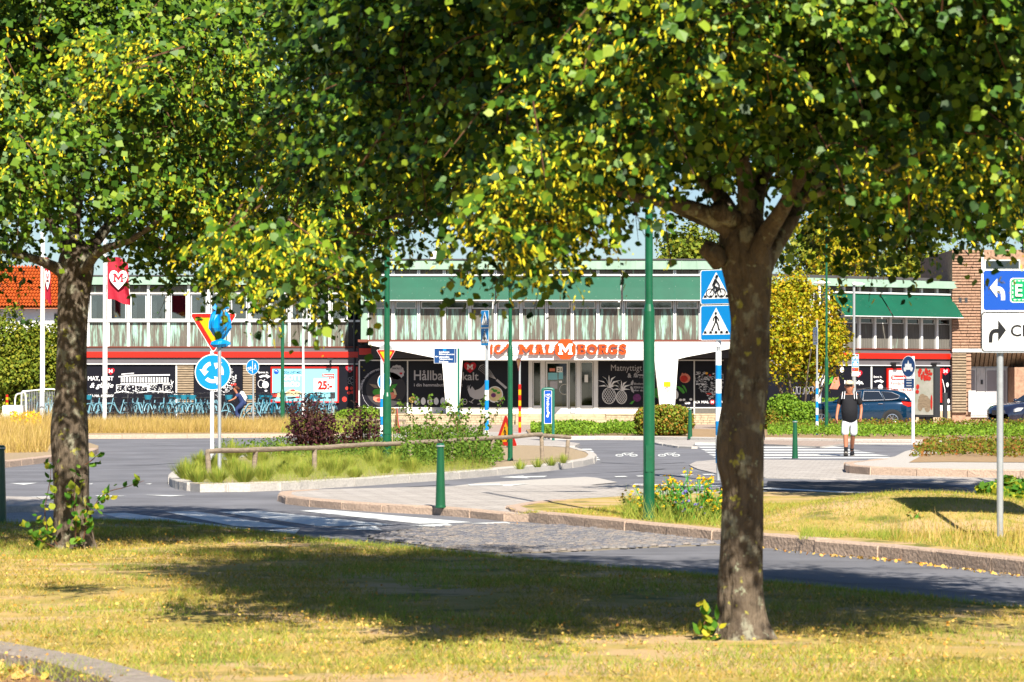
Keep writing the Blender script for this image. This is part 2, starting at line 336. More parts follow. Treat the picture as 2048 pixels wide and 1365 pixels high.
def txt(s, width, height, shear=0, bold=0.0, ext=0.001, spacing=1.):          # text as triangles, fitted to width x height, lower left at 0
    cu = bpy.data.curves.new('t', 'FONT'); cu.body = s; cu.size = 1; cu.offset = bold; cu.extrude = 0; cu.shear = shear; cu.resolution_u = 3; cu.space_character = spacing
    o = bpy.data.objects.new('t', cu); me = o.to_mesh(); v = [tuple(p.co) for p in me.vertices]; f = [tuple(p.vertices) for p in me.polygons]; o.to_mesh_clear()
    bpy.data.objects.remove(o); bpy.data.curves.remove(cu)
    if not v: return [], []
    x0, x1 = min(p[0] for p in v), max(p[0] for p in v); y0, y1 = min(p[1] for p in v), max(p[1] for p in v)
    return [((p[0]-x0)/(x1-x0)*width, (p[1]-y0)/(y1-y0)*height) for p in v], f
def sm(pts, n=4, closed=False):               # Catmull-Rom
    out = []; L = len(pts)
    rngi = range(L) if closed else range(L-1)
    for i in rngi:
        p = [Vector(pts[(i+k) % L] if closed else pts[max(0, min(L-1, i+k))]) for k in (-1, 0, 1, 2)]
        for k in range(n):
            t = k/n; out.append(.5*((2*p[1])+(p[2]-p[0])*t+(2*p[0]-5*p[1]+4*p[2]-p[3])*t*t+(3*p[1]-p[0]-3*p[2]+p[3])*t**3))
    if not closed: out.append(Vector(pts[-1]))
    return out
def circ(cx, cy, rx, ry=None, n=24, a0=0, a1=2*math.pi):
    ry = rx if ry is None else ry; full = abs(a1-a0-2*math.pi) < 1e-6
    return [(cx+rx*math.cos(a0+(a1-a0)*i/(n if full else n-1)), cy+ry*math.sin(a0+(a1-a0)*i/(n if full else n-1))) for i in range(n)]
HEART = [(0, -1), (.42, -.62), (.82, -.2), (.98, .15), (.97, .48), (.78, .78), (.48, .86), (.2, .74), (0, .48), (-.2, .74), (-.48, .86), (-.78, .78), (-.97, .48), (-.98, .15), (-.82, -.2), (-.42, -.62)]
SLABM = [(-.95, -.8), (-.35, -.8), (-.35, -.5), (-.5, -.5), (-.5, .2), (0, -.55), (.5, .2), (.5, -.5), (.35, -.5), (.35, -.8), (.95, -.8), (.95, -.5), (.8, -.5), (.8, .5), (.95, .5), (.95, .8), (.45, .8), (0, .05), (-.45, .8), (-.95, .8), (-.95, .5), (-.8, .5), (-.8, -.5), (-.95, -.5)]
def line2d(pts, wd):                          # stroke as quads with mitred joints
    k = len(pts); cl = k > 3 and math.hypot(pts[0][0]-pts[-1][0], pts[0][1]-pts[-1][1]) < 1e-6; ns = []
    for a, b in zip(pts[:-1], pts[1:]):
        dx, dy = b[0]-a[0], b[1]-a[1]; l = math.hypot(dx, dy) or 1e-6; ns.append((-dy/l, dx/l))
    off = []
    for i in range(k):
        p = ns[i-1] if i > 0 else (ns[-1] if cl else ns[0]); q = ns[i] if i < k-1 else (ns[0] if cl else ns[-1])
        mx, my = p[0]+q[0], p[1]+q[1]; d = mx*mx+my*my
        f = min(2/d, 1.6/math.sqrt(d)) if d > 1e-3 else 0; off.append((mx*f*wd/2, my*f*wd/2))
    return [[(a[0]+u[0], a[1]+u[1]), (a[0]-u[0], a[1]-u[1]), (b[0]-v[0], b[1]-v[1]), (b[0]+v[0], b[1]+v[1])] for a, b, u, v in zip(pts[:-1], pts[1:], off[:-1], off[1:])]
# ================================================================= ground
def struct(o): o['kind'] = 'structure'; return o
def gp(l, z=0.): return [G(a, b, z) for a, b in l]
def slab(name, pts, z0, z1, m): mb = MB(); mb.prism([(p.x, p.y) for p in pts], z0, z1); return struct(mb.build(name, m))
mb = MB(); mb.poly([(-900, -40, -.03), (900, -40, -.03), (900, 2500, -.03), (-900, 2500, -.03)])
simple('far_ground', (.12, .12, .05), rough=.95, var=.3, scale=.05); struct(mb.build('ground', M['far_ground']))
mb = MB(); mb.poly([(-70, 5, 0), (70, 5, 0), (80, 165, 0), (-80, 165, 0)]); struct(mb.build('road', M['asphalt']))
def kerb(pts, z, parent, m, wd=.16, inward=1, L=1.05, name='kerb_stone', drop=.0):
    # pts: world polyline of the outer foot; stones laid end to end, each a piece of its own
    d = 0; seg = []; cum = [0]
    for a, b in zip(pts[:-1], pts[1:]): cum.append(cum[-1]+(b-a).length)
    def at(s):
        for i in range(len(pts)-1):
            if s <= cum[i+1] or i == len(pts)-2:
                t = (s-cum[i])/max(cum[i+1]-cum[i], 1e-6); return pts[i].lerp(pts[i+1], t)
    n = max(1, round(cum[-1]/L)); rr = random.Random(int(abs(pts[0].x)*100))
    for i in range(n):
        g = .008; a = at(cum[-1]*i/n+g); b = at(cum[-1]*(i+1)/n-g); dr = (b-a).normalized(); nn = Vector((-dr.y, dr.x, 0))*inward
        h = z+.007+rr.uniform(-.005, .006); o_ = rr.uniform(-.035, -.015); mb = MB(); q = .018
        prof = [(o_, -.02), (o_+rr.uniform(0, .012), h-q), (o_+q+.006, h), (wd, h), (wd, -.02)]
        K = 3; v = []
        for k in range(K+1):
            c = a.lerp(b, k/K)
            for j, (x, zz) in enumerate(prof): r_ = rr.uniform(-.007, .007) if j < 3 and 0 < k < K else 0; p = c+nn*(x+r_); v.append((p.x, p.y, zz+r_*.4))
        fs = []
        for k in range(K):
            for j in range(4): fs.append((k*5+j, k*5+j+1, (k+1)*5+j+1, (k+1)*5+j))
        fs += [(4, 3, 2, 1, 0), tuple(K*5+j for j in range(5))]
        mb.add(v, fs); o = mb.build(name, m, parent)
def area(a): return sum(a[i].x*a[(i+1) % len(a)].y-a[(i+1) % len(a)].x*a[i].y for i in range(len(a)))/2
def island(name, rim, z, m, kerbs=(), km=None, L=1.05):
    pts = gp(rim); mb = MB(); mb.cur = 1; n_ = len(pts); mb.prism([(p.x, p.y) for p in pts], -.02, z); mb.m[-1] = 0; o = struct(mb.build(name, [m, km or M['granite']])); inw = 1 if area(pts) > 0 else -1
    for a, b in kerbs:
        kerb(pts[a:b+1], z, o, km or M['granite'], inward=inw, L=L)
    return o, pts
# lawn in the foreground
VZ = .09
verge_px = [(-900, 1065), (-300, 1060), (0, 1056), (110, 1049), (200, 1046), (330, 1049), (450, 1062), (600, 1082), (800, 1103), (1000, 1124), (1250, 1149), (1430, 1167), (1700, 1194), (2048, 1231), (2700, 1310), (3400, 1430)]
far = gp([(a, b+11) for a, b in verge_px])
near = [G(3900, 2900), G(2048, 2500), G(1200, 1960), G(500, 1500), G(180, 1380), (G(0, 1333)), G(-300, 1290), G(-1200, 1230)]
lawn_pts = far+near; lawn = slab('lawn', lawn_pts, -.02, VZ, M['lawn'])
kerb(list(reversed(far[3:-2])), VZ-.03, lawn, M['granite'], inward=1, wd=.1)
kerb(near[2:7], VZ+.02, lawn, M['granite_old'], inward=-1 if area(lawn_pts) < 0 else 1, wd=.22, L=1.2)
# side path under the near kerb, brown with leaves
mb = MB(); mb.poly([G(900, 1500, .006), G(300, 1380, .006), G(0, 1335, .006), G(-1200, 1235, .006), G(-2600, 1500, .006), G(-1500, 2600, .006)])
simple('leaf_path', (.22, .12, .06), rough=.95, c2=(.34, .19, .08), scale=14, bump=.8, bscale=30); struct(mb.build('path', M['leaf_path']))
# paving at far left behind the verge (bollard stands on it)
o_, _ = island('pavement', [(-900, 1068), (-900, 1012), (0, 1014), (110, 1016), (180, 1026), (250, 1044), (210, 1052), (100, 1056), (0, 1062)], .03, M['paving'])
o_, _ = island('granite_strip', [(-420, 1030), (-420, 1002), (0, 1008), (96, 1011), (112, 1019), (96, 1028), (0, 1031)], .11, M['paving'], [(3, 6)])
# pavement island with the near bollard + median lawn right
pi_px = [(1010, 1043), (940, 1036), (870, 1030), (780, 1026), (700, 1021), (620, 1014), (570, 1008), (556, 1001), (566, 996), (620, 993), (760, 989), (900, 986), (1050, 984), (1300, 982), (1440, 988), (1440, 1040), (1200, 1050)]
pav_island, _ = island('pavement', pi_px, .10, M['paving'], [(0, 9)], M['granite_red'])
MZ = .13
med_px = [(2900, 1260), (2600, 1222), (2300, 1183), (2048, 1152), (1920, 1136), (1800, 1121), (1600, 1103), (1430, 1085), (1300, 1071), (1180, 1058), (1080, 1047), (1022, 1040), (1014, 1033), (1040, 1028), (1110, 1020), (1250, 1011), (1400, 1005), (1560, 1002), (1750, 1004), (1950, 1010), (2048, 1014), (2600, 1040), (2900, 1060)]
median, med_w = island('lawn', med_px, MZ, M['lawn'], [(0, 14)], M['granite_red'])
# planted island in the middle (main)
isl_px = [(1186, 928), (1160, 934), (1100, 942), (1000, 951), (900, 960), (800, 967), (700, 974), (600, 980), (500, 984), (400, 985), (358, 980), (341, 972), (340, 963), (352, 954), (400, 940), (480, 925), (560, 914), (680, 906), (820, 902), (960, 900), (1080, 901), (1150, 906), (1185, 916), (1192, 922)]
planted, pl_w = island('planting_bed', isl_px+[isl_px[0]], .13, M['gravel'], [(0, 24)], M['granite'])
# triangular flush islands of pale stone
def sheet(name, px, m, z): mb = MB(); mb.poly(gp(px, z)); return struct(mb.build(name, m))
sheet('pavement', [(902, 973), (960, 966), (1060, 960), (1170, 954), (1195, 956), (1235, 965), (1160, 972), (1060, 975), (950, 977)], M['granite'], .012)
# crossing areas and pale paving right
island('pavement', [(1378, 932), (1392, 925), (1430, 922), (1500, 921), (1600, 922), (1700, 923), (1800, 923), (1850, 925), (2700, 945), (2700, 990), (2300, 981), (2048, 972), (1900, 966), (1760, 961), (1640, 960), (1530, 957), (1440, 951), (1395, 940)], .02, M['paving'])
# far pavement in front of the shop
island('pavement', [(690, 869), (1060, 868), (1300, 880), (1440, 884), (1530, 892), (1640, 897), (1710, 889), (1900, 890), (2700, 896), (2700, 839), (700, 839)], .05, M['paving_pink'])
island('pavement', [(1305, 884), (1440, 884), (1520, 886), (1500, 887.5), (1390, 889), (1384, 898), (1350, 896), (1310, 889)], .05, M['paving'], [(5, 7)])
island('pavement', [(560, 879), (600, 872), (700, 869), (1060, 868), (1065, 877), (1110, 886), (1160, 892), (1150, 897), (1000, 899), (860, 896), (700, 889)], .07, M['paving'])
# planter right (bed with low red-green shrubs)
bedr, bedr_w = island('planting_bed', [(2700, 975), (2300, 966), (2048, 959), (1850, 955), (1740, 952), (1692, 948), (1690, 942), (1760, 934), (1790, 928), (1810, 917), (1850, 906), (2048, 897), (2700, 900)], .16, M['granite'], [(0, 7)], M['granite_red'])
mb = MB(); mb.poly(gp([(1818, 925), (1850, 908), (2048, 900), (2700, 903), (2700, 933), (2048, 925), (1900, 924)], .168)); struct(mb.build('soil', M['soil']))
# bed behind the crossing, with ground cover
bed2, bed2_w = island('planting_bed', [(2700, 897), (2048, 889), (1900, 889), (1700, 887), (1600, 885), (1530, 884), (1528, 860), (2700, 863)], .12, M['soil'], [(0, 5)], M['granite'])
bed3, bed3_w = island('planting_bed', [(1445, 884), (1300, 881), (1200, 880), (1100, 881), (1060, 877), (1052, 866), (1120, 862), (1300, 862), (1440, 866)], .12, M['soil'], [(0, 4)], M['granite'])
# dry grass strip left, and near-left island
strip, strip_w = island('grass_strip', [(700, 876), (600, 876), (500, 876), (380, 877), (260, 878), (170, 878), (0, 879), (-600, 882), (-600, 846), (700, 846)], .12, M['gravel'], [(0, 7)], M['granite_red'])
lefti, lefti_w = island('grass_island', [(196, 907), (180, 914), (120, 922), (60, 930), (0, 937), (-400, 960), (-400, 886), (0, 884), (120, 888), (180, 896), (197, 902)], .13, M['gravel'], [(0, 5)], M['granite_red'])
simple('seam_tar', (.03, .03, .034), rough=.6)
for l_ in ([(20, 913), (120, 917), (260, 918), (420, 915)], [(180, 933), (300, 930), (430, 921)], [(30, 962), (160, 963), (290, 962)], [(300, 890), (420, 893), (560, 889)], [(1150, 948), (1260, 944), (1330, 938)], [(640, 986), (760, 978), (900, 969)], [(1200, 925), (1290, 929), (1370, 925)], [(1100, 1108), (1300, 1125), (1600, 1158), (2048, 1195)]):
    mb = MB(); L_ = sm(gp(l_, .006), 5)
    for a, b in zip(L_[:-1], L_[1:]):
        d_ = (b-a).normalized(); q_ = Vector((-d_.y, d_.x, 0))*(.03 if l_[0][1] < 1000 else .012); mb.poly([a-q_, b-q_, b+q_, a+q_])
    struct(mb.build('road_seam', M['seam_tar']))
simple('plaza', (.34, .29, .25), rough=.9, var=.15, scale=3)
slab('plaza', [Vector(P(30, 0, 113.2)), Vector(P(690, 0, 113.2)), Vector(P(700, 0, 124.2)), Vector(P(20, 0, 124.2))], -.02, .28, M['plaza'])
# ---- road markings
def marks(name, polys, z=.008, parent=None):
    for p in polys:
        mb = MB(); mb.poly(gp(p, z)); struct(mb.build(name, M['paint_white']))
st = []
for i in range(7):
    x = 600+172*(0-i)+(0 if i < 1 else 0); 
    st.append([(x-4, 1021.5), (x+60, 1020), (x+385, 1046), (x+262, 1048.5)])
marks('crossing_stripe', [[(600, 1022), (650, 1019.5), (945, 1045), (840, 1048)], [(435, 1024), (520, 1022), (790, 1050), (640, 1053)], [(330, 1024), (390, 1023), (600, 1057), (470, 1053)],
    [(190, 1028), (250, 1026), (500, 1058), (400, 1062)], [(120, 1033), (160, 1030), (330, 1054), (230, 1056)]], .004)
marks('yield_marking', [[(660, 1058), (750, 1052), (765, 1061)], [(820, 1052), (895, 1047), (915, 1055)], [(940, 1047), (1010, 1044), (1040, 1050)], [(530, 1060), (600, 1058), (590, 1068)]], .0055)
marks('yield_marking', [[(20, 967), (75, 966), (48, 970)], [(55, 994), (110, 993), (80, 996)], [(176, 968), (186, 967), (183, 969)], [(290, 968), (304, 967), (300, 969)], [(288, 990), (372, 991), (340, 993)], [(190, 991), (255, 992), (200, 994)]], .0055)
marks('crossing_stripe', [[(20, 999), (105, 999), (105, 1001), (20, 1001)], [(20, 1004), (100, 1003.5), (104, 1006), (30, 1007)]], .004)
marks('crossing_stripe', [[(1146+k*1.5, 898+k*4.1), (1182+k*3.2, 898+k*4.1), (1185+k*3.2, 900.2+k*4.1), (1148+k*1.5, 900.2+k*4.1)] for k in range(6)], .0085)
for k in range(6):
    y = 888.5+k*5.2; marks('crossing_stripe', [[(1385+k*8, y), (1640+k*28, y), (1668+k*28, y+2.6), (1395+k*8, y+2.6)]], .004)
marks('road_line', [[(1270, 968), (1440, 971), (1560, 977), (1700, 984), (1950, 996), (1950, 998), (1700, 986.5), (1560, 979.5), (1440, 973.5), (1265, 970)]], .027)
marks('dash_marking', [[(1228+44*k, 953-1.1*k), (1250+44*k, 952.4-1.1*k), (1256+44*k, 954-1.1*k), (1232+44*k, 954.6-1.1*k)] for k in range(6)], .0085)
marks('lane_arrow', [[(1000, 955), (1045, 951.5), (1050, 953), (1095, 952), (1088, 954.5), (1052, 955.2), (1058, 957)]], .0055)
marks('lane_arrow', [[(935, 969), (1000, 968), (1000, 970), (1060, 967.5), (1010, 973), (1004, 971), (940, 971.5)]], .019)
# dark lane patch right: flat sheet in a darker asphalt colour
simple('asphalt_dark', (.05, .05, .054), rough=.85, var=.2, scale=2, bump=.3, bscale=100)
sheet('road_patch', [(1535, 962), (1640, 964), (1760, 966), (1850, 967), (1930, 975), (1955, 988), (1950, 1003), (1700, 1000), (1535, 994)], M['asphalt_dark'], .026)
# bicycle symbols on the road (flat paint)
for cx, cy in ((1253, 910), (1338, 910)):
    mb = MB(); sc = 30
    def q(x, y): return G(cx+x*sc*.55, cy-y*5.0, .004)
    for wx in (-.85, .85):
        ring = [q(wx+.5*math.cos(a), .5*math.sin(a)-.2) for a in np.linspace(0, 2*math.pi, 17)]; r2 = [q(wx+.32*math.cos(a), .30*math.sin(a)-.2) for a in np.linspace(0, 2*math.pi, 17)]
        for i in range(16): mb.poly([ring[i], ring[i+1], r2[i+1], r2[i]])
    for a, b in (((-.85, -.2), (-.3, .7)), ((-.3, .7), (.6, .6)), ((.6, .6), (.85, -.2)), ((-.3, .6), (0, -.2)), ((0, -.2), (.6, .6)), ((.55, .9), (.85, .9))):
        for pp in line2d([a, b], .16): mb.poly([q(x, y) for x, y in pp])
    struct(mb.build('bicycle_marking', M['paint_white']))
# cobbled apron between road and lawn
cob = [G(*p) for p in [(735, 1078), (800, 1066), (900, 1056), (1010, 1052), (1120, 1054), (1250, 1066), (1380, 1079), (1470, 1090), (1300, 1096), (1150, 1104), (1060, 1107), (1000, 1108), (900, 1100)]]
bed = slab('cobble_paving', cob, 0, .012, M['mortar'])
xs = [p.x for p in cob]; ys = [p.y for p in cob]; cells = []; ang = R(-14); ca, sa = math.cos(ang), math.sin(ang); st_ = .112
cx0, cy0 = sum(xs)/len(xs), sum(ys)/len(ys)
for i in range(-46, 47):
    for j in range(-46, 47):
        u, v = (i+.5*(j % 2))*st_, j*st_*.98; X, Y = cx0+u*ca-v*sa, cy0+u*sa+v*ca; cells.append((X, Y))
cells = [c for c, k in zip(cells, inpoly(np.array([c[0] for c in cells]), np.array([c[1] for c in cells]), [(p.x, p.y) for p in cob])) if k]
cells.sort(key=lambda c: c[1]); pal = [mat('cobble_%d' % i, c, rough=.75, var=.25, scale=20, bump=.5, bscale=60) for i, c in enumerate([(.15, .145, .155), (.19, .175, .17), (.12, .12, .14), (.22, .19, .175)])]
def cobv(h=.0):
    a, b = .050, .038; return [(-a, -a, 0), (a, -a, 0), (a, a, 0), (-a, a, 0), (-b, -b, .020), (b, -b, .022), (b, b, .019), (-b, b, .023)], [(0, 1, 5, 4), (1, 2, 6, 5), (2, 3, 7, 6), (3, 0, 4, 7), (4, 5, 6, 7)]
cme = []
for m in pal: v, f = cobv(); me = bpy.data.meshes.new('cobble'); me.from_pydata(v, [], f); me.materials.append(m); cme.append(me)
rest = MB()
for i, (X, Y) in enumerate(cells):
    if i < 300:
        o = bpy.data.objects.new('cobble', random.choice(cme)); col.objects.link(o); o.parent = bed; o.location = (X, Y, .012+random.uniform(-.004, .004)); o.rotation_euler = (random.uniform(-.06, .06), random.uniform(-.06, .06), ang+random.uniform(-.1, .1))
    else:
        v, f = cobv(); Mx = Matrix.Translation((X, Y, .012+random.uniform(-.004, .004))) @ Matrix.Rotation(ang+random.uniform(-.1, .1), 4, 'Z'); rest.cur = random.randrange(4); rest.add([Mx @ Vector(p) for p in v], f)
o = rest.build('cobble_field', pal, bed); o['kind'] = 'stuff'
# ---- grass blades and fallen leaves on the lawns
def blades(name, poly, n, hz, z, m, tpl='blade1', w=.5, near=None, parent=None, lean=.5):
    x, y = scatter([(p[0], p[1]) for p in poly], n)
    if near: k = np.array([noise.noise((a*.8, b*.55, 4))+.5*noise.noise((a*2.6, b*2, 9)) for a, b in zip(x, y)]) > -.14+.12*rng.normal(size=n); x, y = x[k], y[k]; n = len(x)
    h = rng.uniform(hz[0], hz[1], n); B = np.stack([rng.normal(0, lean, n), rng.normal(0, lean, n), np.ones(n)], 1)
    N = rdir(n); return cloud(name, m, np.stack([x, y, np.full(n, z)+(moundz(x, y) if z == MZ else 0)], 1), B, N, np.stack([h*w, h], 1), tpl, parent)
def patchy(x, y, sc, seed, lo=0.): return np.array([noise.noise((a*sc, b*sc, seed)) for a, b in zip(x, y)]) > lo
vis = [G(-300, 1070), G(200, 1058), G(330, 1060), G(600, 1092), G(1000, 1134), G(1430, 1177), G(2048, 1241), G(2400, 1275), G(2300, 1400), G(-200, 1400)]
blades('grass', vis, 120000, (.025, .06), VZ, M['lawn_blade'], w=1.1, lean=.9, near=1)
x, y = scatter(vis, 60000); k = patchy(x, y, .9, 3.3, .08); x, y = x[k], y[k]; n = len(x)
cloud('grass', M['green_grass'], np.stack([x, y, np.full(n, VZ)], 1), np.stack([rng.normal(0, .6, n), rng.normal(0, .6, n), np.ones(n)], 1), rdir(n), np.stack([np.full(n, .05), rng.uniform(.04, .09, n)], 1), 'blade1', tint=rng.random(n)*.9)
e = np.array([(p.x, p.y) for p in far[3:15]]); n = 16000; i = rng.integers(0, len(e)-1, n); t = rng.random(n)[:, None]; pos = e[i]*(1-t)+e[i+1]*t+np.stack([rng.normal(0, .02, n), -np.abs(rng.normal(0, .10, n))], 1)
cloud('grass', M['green_grass'], np.c_[pos, np.full(n, VZ-.02)], np.stack([rng.normal(0, .35, n), rng.normal(0, .35, n), np.ones(n)], 1), rdir(n), np.stack([np.full(n, .05), rng.uniform(.03, .08, n)], 1), 'blade1')
n = 5500; x, y = scatter(vis, n); cloud('fallen_leaves', M['fallen'], np.stack([x, y, np.full(n, VZ+.03)], 1), rdir(n, 0, 1)*np.array([1, 1, .25]), rdir(n, 1.6), rng.uniform(.010, .024, n), 'leaf')
nl = [G(-200, 1300), G(200, 1362), G(150, 1365), G(-200, 1365), G(-900, 1400)]
n = 500; x, y = scatter(nl, n); cloud('fallen_leaves', M['fallen'], np.stack([x, y, np.full(n, .03)], 1), rdir(n)*np.array([1, 1, .3]), rdir(n, 1.4), rng.uniform(.04, .09, n), 'leaf')
medv = [G(1030, 1030, MZ), G(1250, 1012, MZ), G(1500, 1006, MZ), G(1950, 1012, MZ), G(2300, 1030, MZ), G(2300, 1142, MZ), G(2048, 1113, MZ), G(1700, 1074, MZ), G(1430, 1052, MZ), G(1200, 1032, MZ), G(1060, 1024, MZ)]
def moundz(x, y):
    c = G(1850, 1046, MZ); r = ((x-c.x)/2.5)**2+((y-c.y)/2.3)**2; return .33*np.clip(1-r, 0, 1)**1.5
mb = MB(); c = G(1850, 1046, MZ)
for i in range(13):
    for k in range(36): a_ = k*math.pi/18; x_, y_ = c.x+2.55*i/12*math.cos(a_), c.y+2.35*i/12*math.sin(a_); mb.v.append((x_, y_, MZ-.004+.008*(i < 12)+float(moundz(x_, y_))))
for i in range(12):
    for k in range(36): mb.f.append((i*36+k, i*36+(k+1) % 36, (i+1)*36+(k+1) % 36, (i+1)*36+k)); mb.m.append(0)
o = mb.build('lawn_mound', M['lawn'], median, smooth=True)
blades('grass', medv, 60000, (.02, .055), MZ, M['lawn_blade'], w=1.2, lean=.8)
blades('grass', [G(400, 969, .13), G(362, 962, .13), G(400, 945, .13), G(560, 918, .13), G(800, 906, .13), G(960, 905, .13), G(985, 940, .13), G(800, 953, .13), G(600, 966, .13)], 42000, (.08, .32), .13, M['green_grass'], w=.09, lean=.5)
blades('grass', medv, 26000, (.03, .07), MZ, M['green_grass'], w=1.0, lean=.6)
# tall dry stalks by the right-hand sign and along the kerb
tall = [G(1780, 1065, MZ), G(2048, 1065, MZ), G(2200, 1125, MZ), G(1900, 1094, MZ), G(1780, 1084, MZ)]
blades('grass', tall, 500, (.10, .30), MZ, M['dry_grass'], w=.35, lean=.25)
blades('grass', [G(1600, 1080, MZ), G(1800, 1070, MZ), G(1800, 1084, MZ), G(1600, 1066, MZ)], 900, (.06, .16), MZ, M['green_grass'], w=.4, lean=.4)
# leaves gathered along the kerb foot
l = gp([(1040, 1050), (1300, 1075), (1600, 1107), (1800, 1125), (2048, 1156)]); e = np.array([(p.x, p.y) for p in l]); n = 330; i = rng.integers(0, len(e)-1, n); t = rng.random(n)[:, None]; pos = e[i]*(1-t)+e[i+1]*t+np.stack([rng.normal(0, .05, n), -np.abs(rng.normal(0, .09, n))], 1)
cloud('fallen_leaves', M['fallen'], np.c_[pos, np.full(n, .015)], rdir(n)*np.array([1, 1, .2]), rdir(n, 1.8), rng.uniform(.02, .045, n), 'leaf')
# tall dry grass strip far left
def tallgrass(poly, n, hz, z, m, w=.03, lean=.3):
    x, y = scatter([(p.x, p.y) for p in poly], n); nn = np.array([noise.noise((a*.5, b*.5, 1)) for a, b in zip(x, y)]); h = (hz[0]+(hz[1]-hz[0])*rng.random(n)**1.6)*(1+1.1*nn)*np.where(rng.random(n) < .04, 1.35, 1)
    B = np.stack([rng.normal(0, lean, n)+.1+.5*np.array([noise.noise((a*.9, b*.9, 7)) for a, b in zip(x, y)]), rng.normal(0, lean, n), np.ones(n)], 1); return cloud('tall_grass', m, np.stack([x, y, np.full(n, z)], 1), B, rdir(n), np.stack([np.full(n, w*10), h], 1), 'blade')
tallgrass([G(150, 874), G(575, 873), G(600, 862), G(150, 862)], 70000, (.14, .44), .12, M['dry_grass'], w=.014)
tallgrass([G(-300, 876), G(150, 875), G(150, 856), G(-300, 856)], 36000, (.25, .57), .12, M['dry_grass'], w=.014)
tallgrass([G(-300, 925), G(95, 916), G(98, 890), G(-300, 888)], 30000, (.2, .5), .13, M['dry_grass'], w=.014)
tallgrass([G(560, 874), G(700, 874), G(760, 860), G(600, 858)], 5000, (.2, .5), .12, M['green_grass'])
# ================================================================= buildings
class Wall:
    def __init__(s, px0, D0, ang=0., pref=None):
        q = (px0-1024)/F; s.p0 = Vector((q*D0, D0, 0)); s.a = ang; s.U = Vector((math.cos(ang), math.sin(ang), 0)); s.N = Vector((math.sin(ang), -math.cos(ang), 0))
        s.Dref = D0
        if pref is not None: t = s.t(pref); s.Dref = (s.p0+s.U*t).y
    def t(s, px, n=0.):
        q = (px-1024)/F; ca, sa = math.cos(s.a), math.sin(s.a)
        return (q*(s.p0.y-n*ca)-s.p0.x-n*sa)/(ca-q*sa)
    def z(s, py): return H+(HY-py)*s.Dref/F
    def w(s, t, z, n=0.): p = s.p0+s.U*t+s.N*n; return Vector((p.x, p.y, z))
    def pt(s, px, py, n=0.): return s.w(s.t(px, 0), s.z(py), n)
    def box(s, mb, px0, py0, px1, py1, n0, n1):          # py0 top, py1 bottom
        t0, t1, z0, z1 = s.t(px0), s.t(px1), s.z(py1), s.z(py0)
        v = [s.w(t, z, n) for z in (z0, z1) for n in (n1, n0) for t in (t0, t1)]
        return mb.add(v, [(0, 2, 3, 1), (4, 5, 7, 6), (0, 1, 5, 4), (2, 6, 7, 3), (0, 4, 6, 2), (1, 3, 7, 5)])
    def flat(s, mb, pts, n): return mb.poly([s.pt(a, b, n) for a, b in pts])
    def ext(s, mb, pts, n0, n1):
        k = len(pts); v = [s.pt(a, b, n0) for a, b in pts]+[s.pt(a, b, n1) for a, b in pts]
        return mb.add(v, [(i, (i+1) % k, k+(i+1) % k, k+i) for i in range(k)]+[tuple(range(k, 2*k)), tuple(reversed(range(k)))])
    def text(s, st, px0, py0, px1, py1, n, m, parent, name='lettering', shear=0, bold=.02, arc=None):
        v, f = txt(st, px1-px0, py1-py0, shear, bold); me = bpy.data.meshes.new(name); L = wloc(parent)
        if arc:          # arc=(cx,cy,r,a0,a1) px; text runs along it
            cx, cy, r, a0, a1 = arc; hh = py1-py0; ww = px1-px0
            V = [s.pt(cx+(r+b)*math.cos(a0+(a1-a0)*a/ww), cy-(r+b)*math.sin(a0+(a1-a0)*a/ww), n)-L for a, b in v]
        else: V = [s.pt(px0+a, py1-b, n)-L for a, b in v]
        me.from_pydata(V, [], f); me.materials.append(m); o = bpy.data.objects.new(name, me); col.objects.link(o); o.parent = parent; return o
def decal(W, name, m, polys, n, parent):
    mb = MB()
    for i, p in enumerate(polys): W.flat(mb, p, n+.0013*(i % 4))
    return mb.build(name, m, parent)
def heart(W, cx, cy, r, n, parent, letter=True):
    o = decal(W, 'heart_logo', M['heart_red'], [[(cx+a*r, cy-b*r*.93) for a, b in HEART]], n, parent)
    if letter: decal(W, 'heart_letter', M['print_white'], [[(cx+a*r*.52, cy-b*r*.48-r*.05) for a, b in SLABM]], n+.006, o)
def corrugated(W, px0, py0, px1, py1, n, m, parent, k=12):
    t0, t1, z0, z1 = W.t(px0), W.t(px1), W.z(py1), W.z(py0); mb = MB(); v = []
    for i in range(2*k+1):
        t = t0+(t1-t0)*i/(2*k); nn = n+(.022 if i % 2 else 0); v += [W.w(t, z0, nn), W.w(t, z1, nn)]
    return mb.add(v, [(2*i, 2*i+2, 2*i+3, 2*i+1) for i in range(2*k)]).build('cladding_panel', m, parent)
def window(W, px0, py0, px1, py1, n, parent, glass='glass_dark', fr=2.2, depth=.05, vent=False):
    mb = MB(); W.box(mb, px0, py0, px1, py0+fr, n, n+depth); W.box(mb, px0, py1-fr, px1, py1, n, n+depth)
    W.box(mb, px0, py0+fr, px0+fr, py1-fr, n, n+depth); W.box(mb, px1-fr, py0+fr, px1, py1-fr, n, n+depth)
    f = mb.build('window', M['mullion'], parent)
    mb = MB(); W.box(mb, px0+fr, py0+fr, px1-fr, py1-fr, n+.008, n+.018); mb.build('pane', M[glass], f); return f
BZ = .0
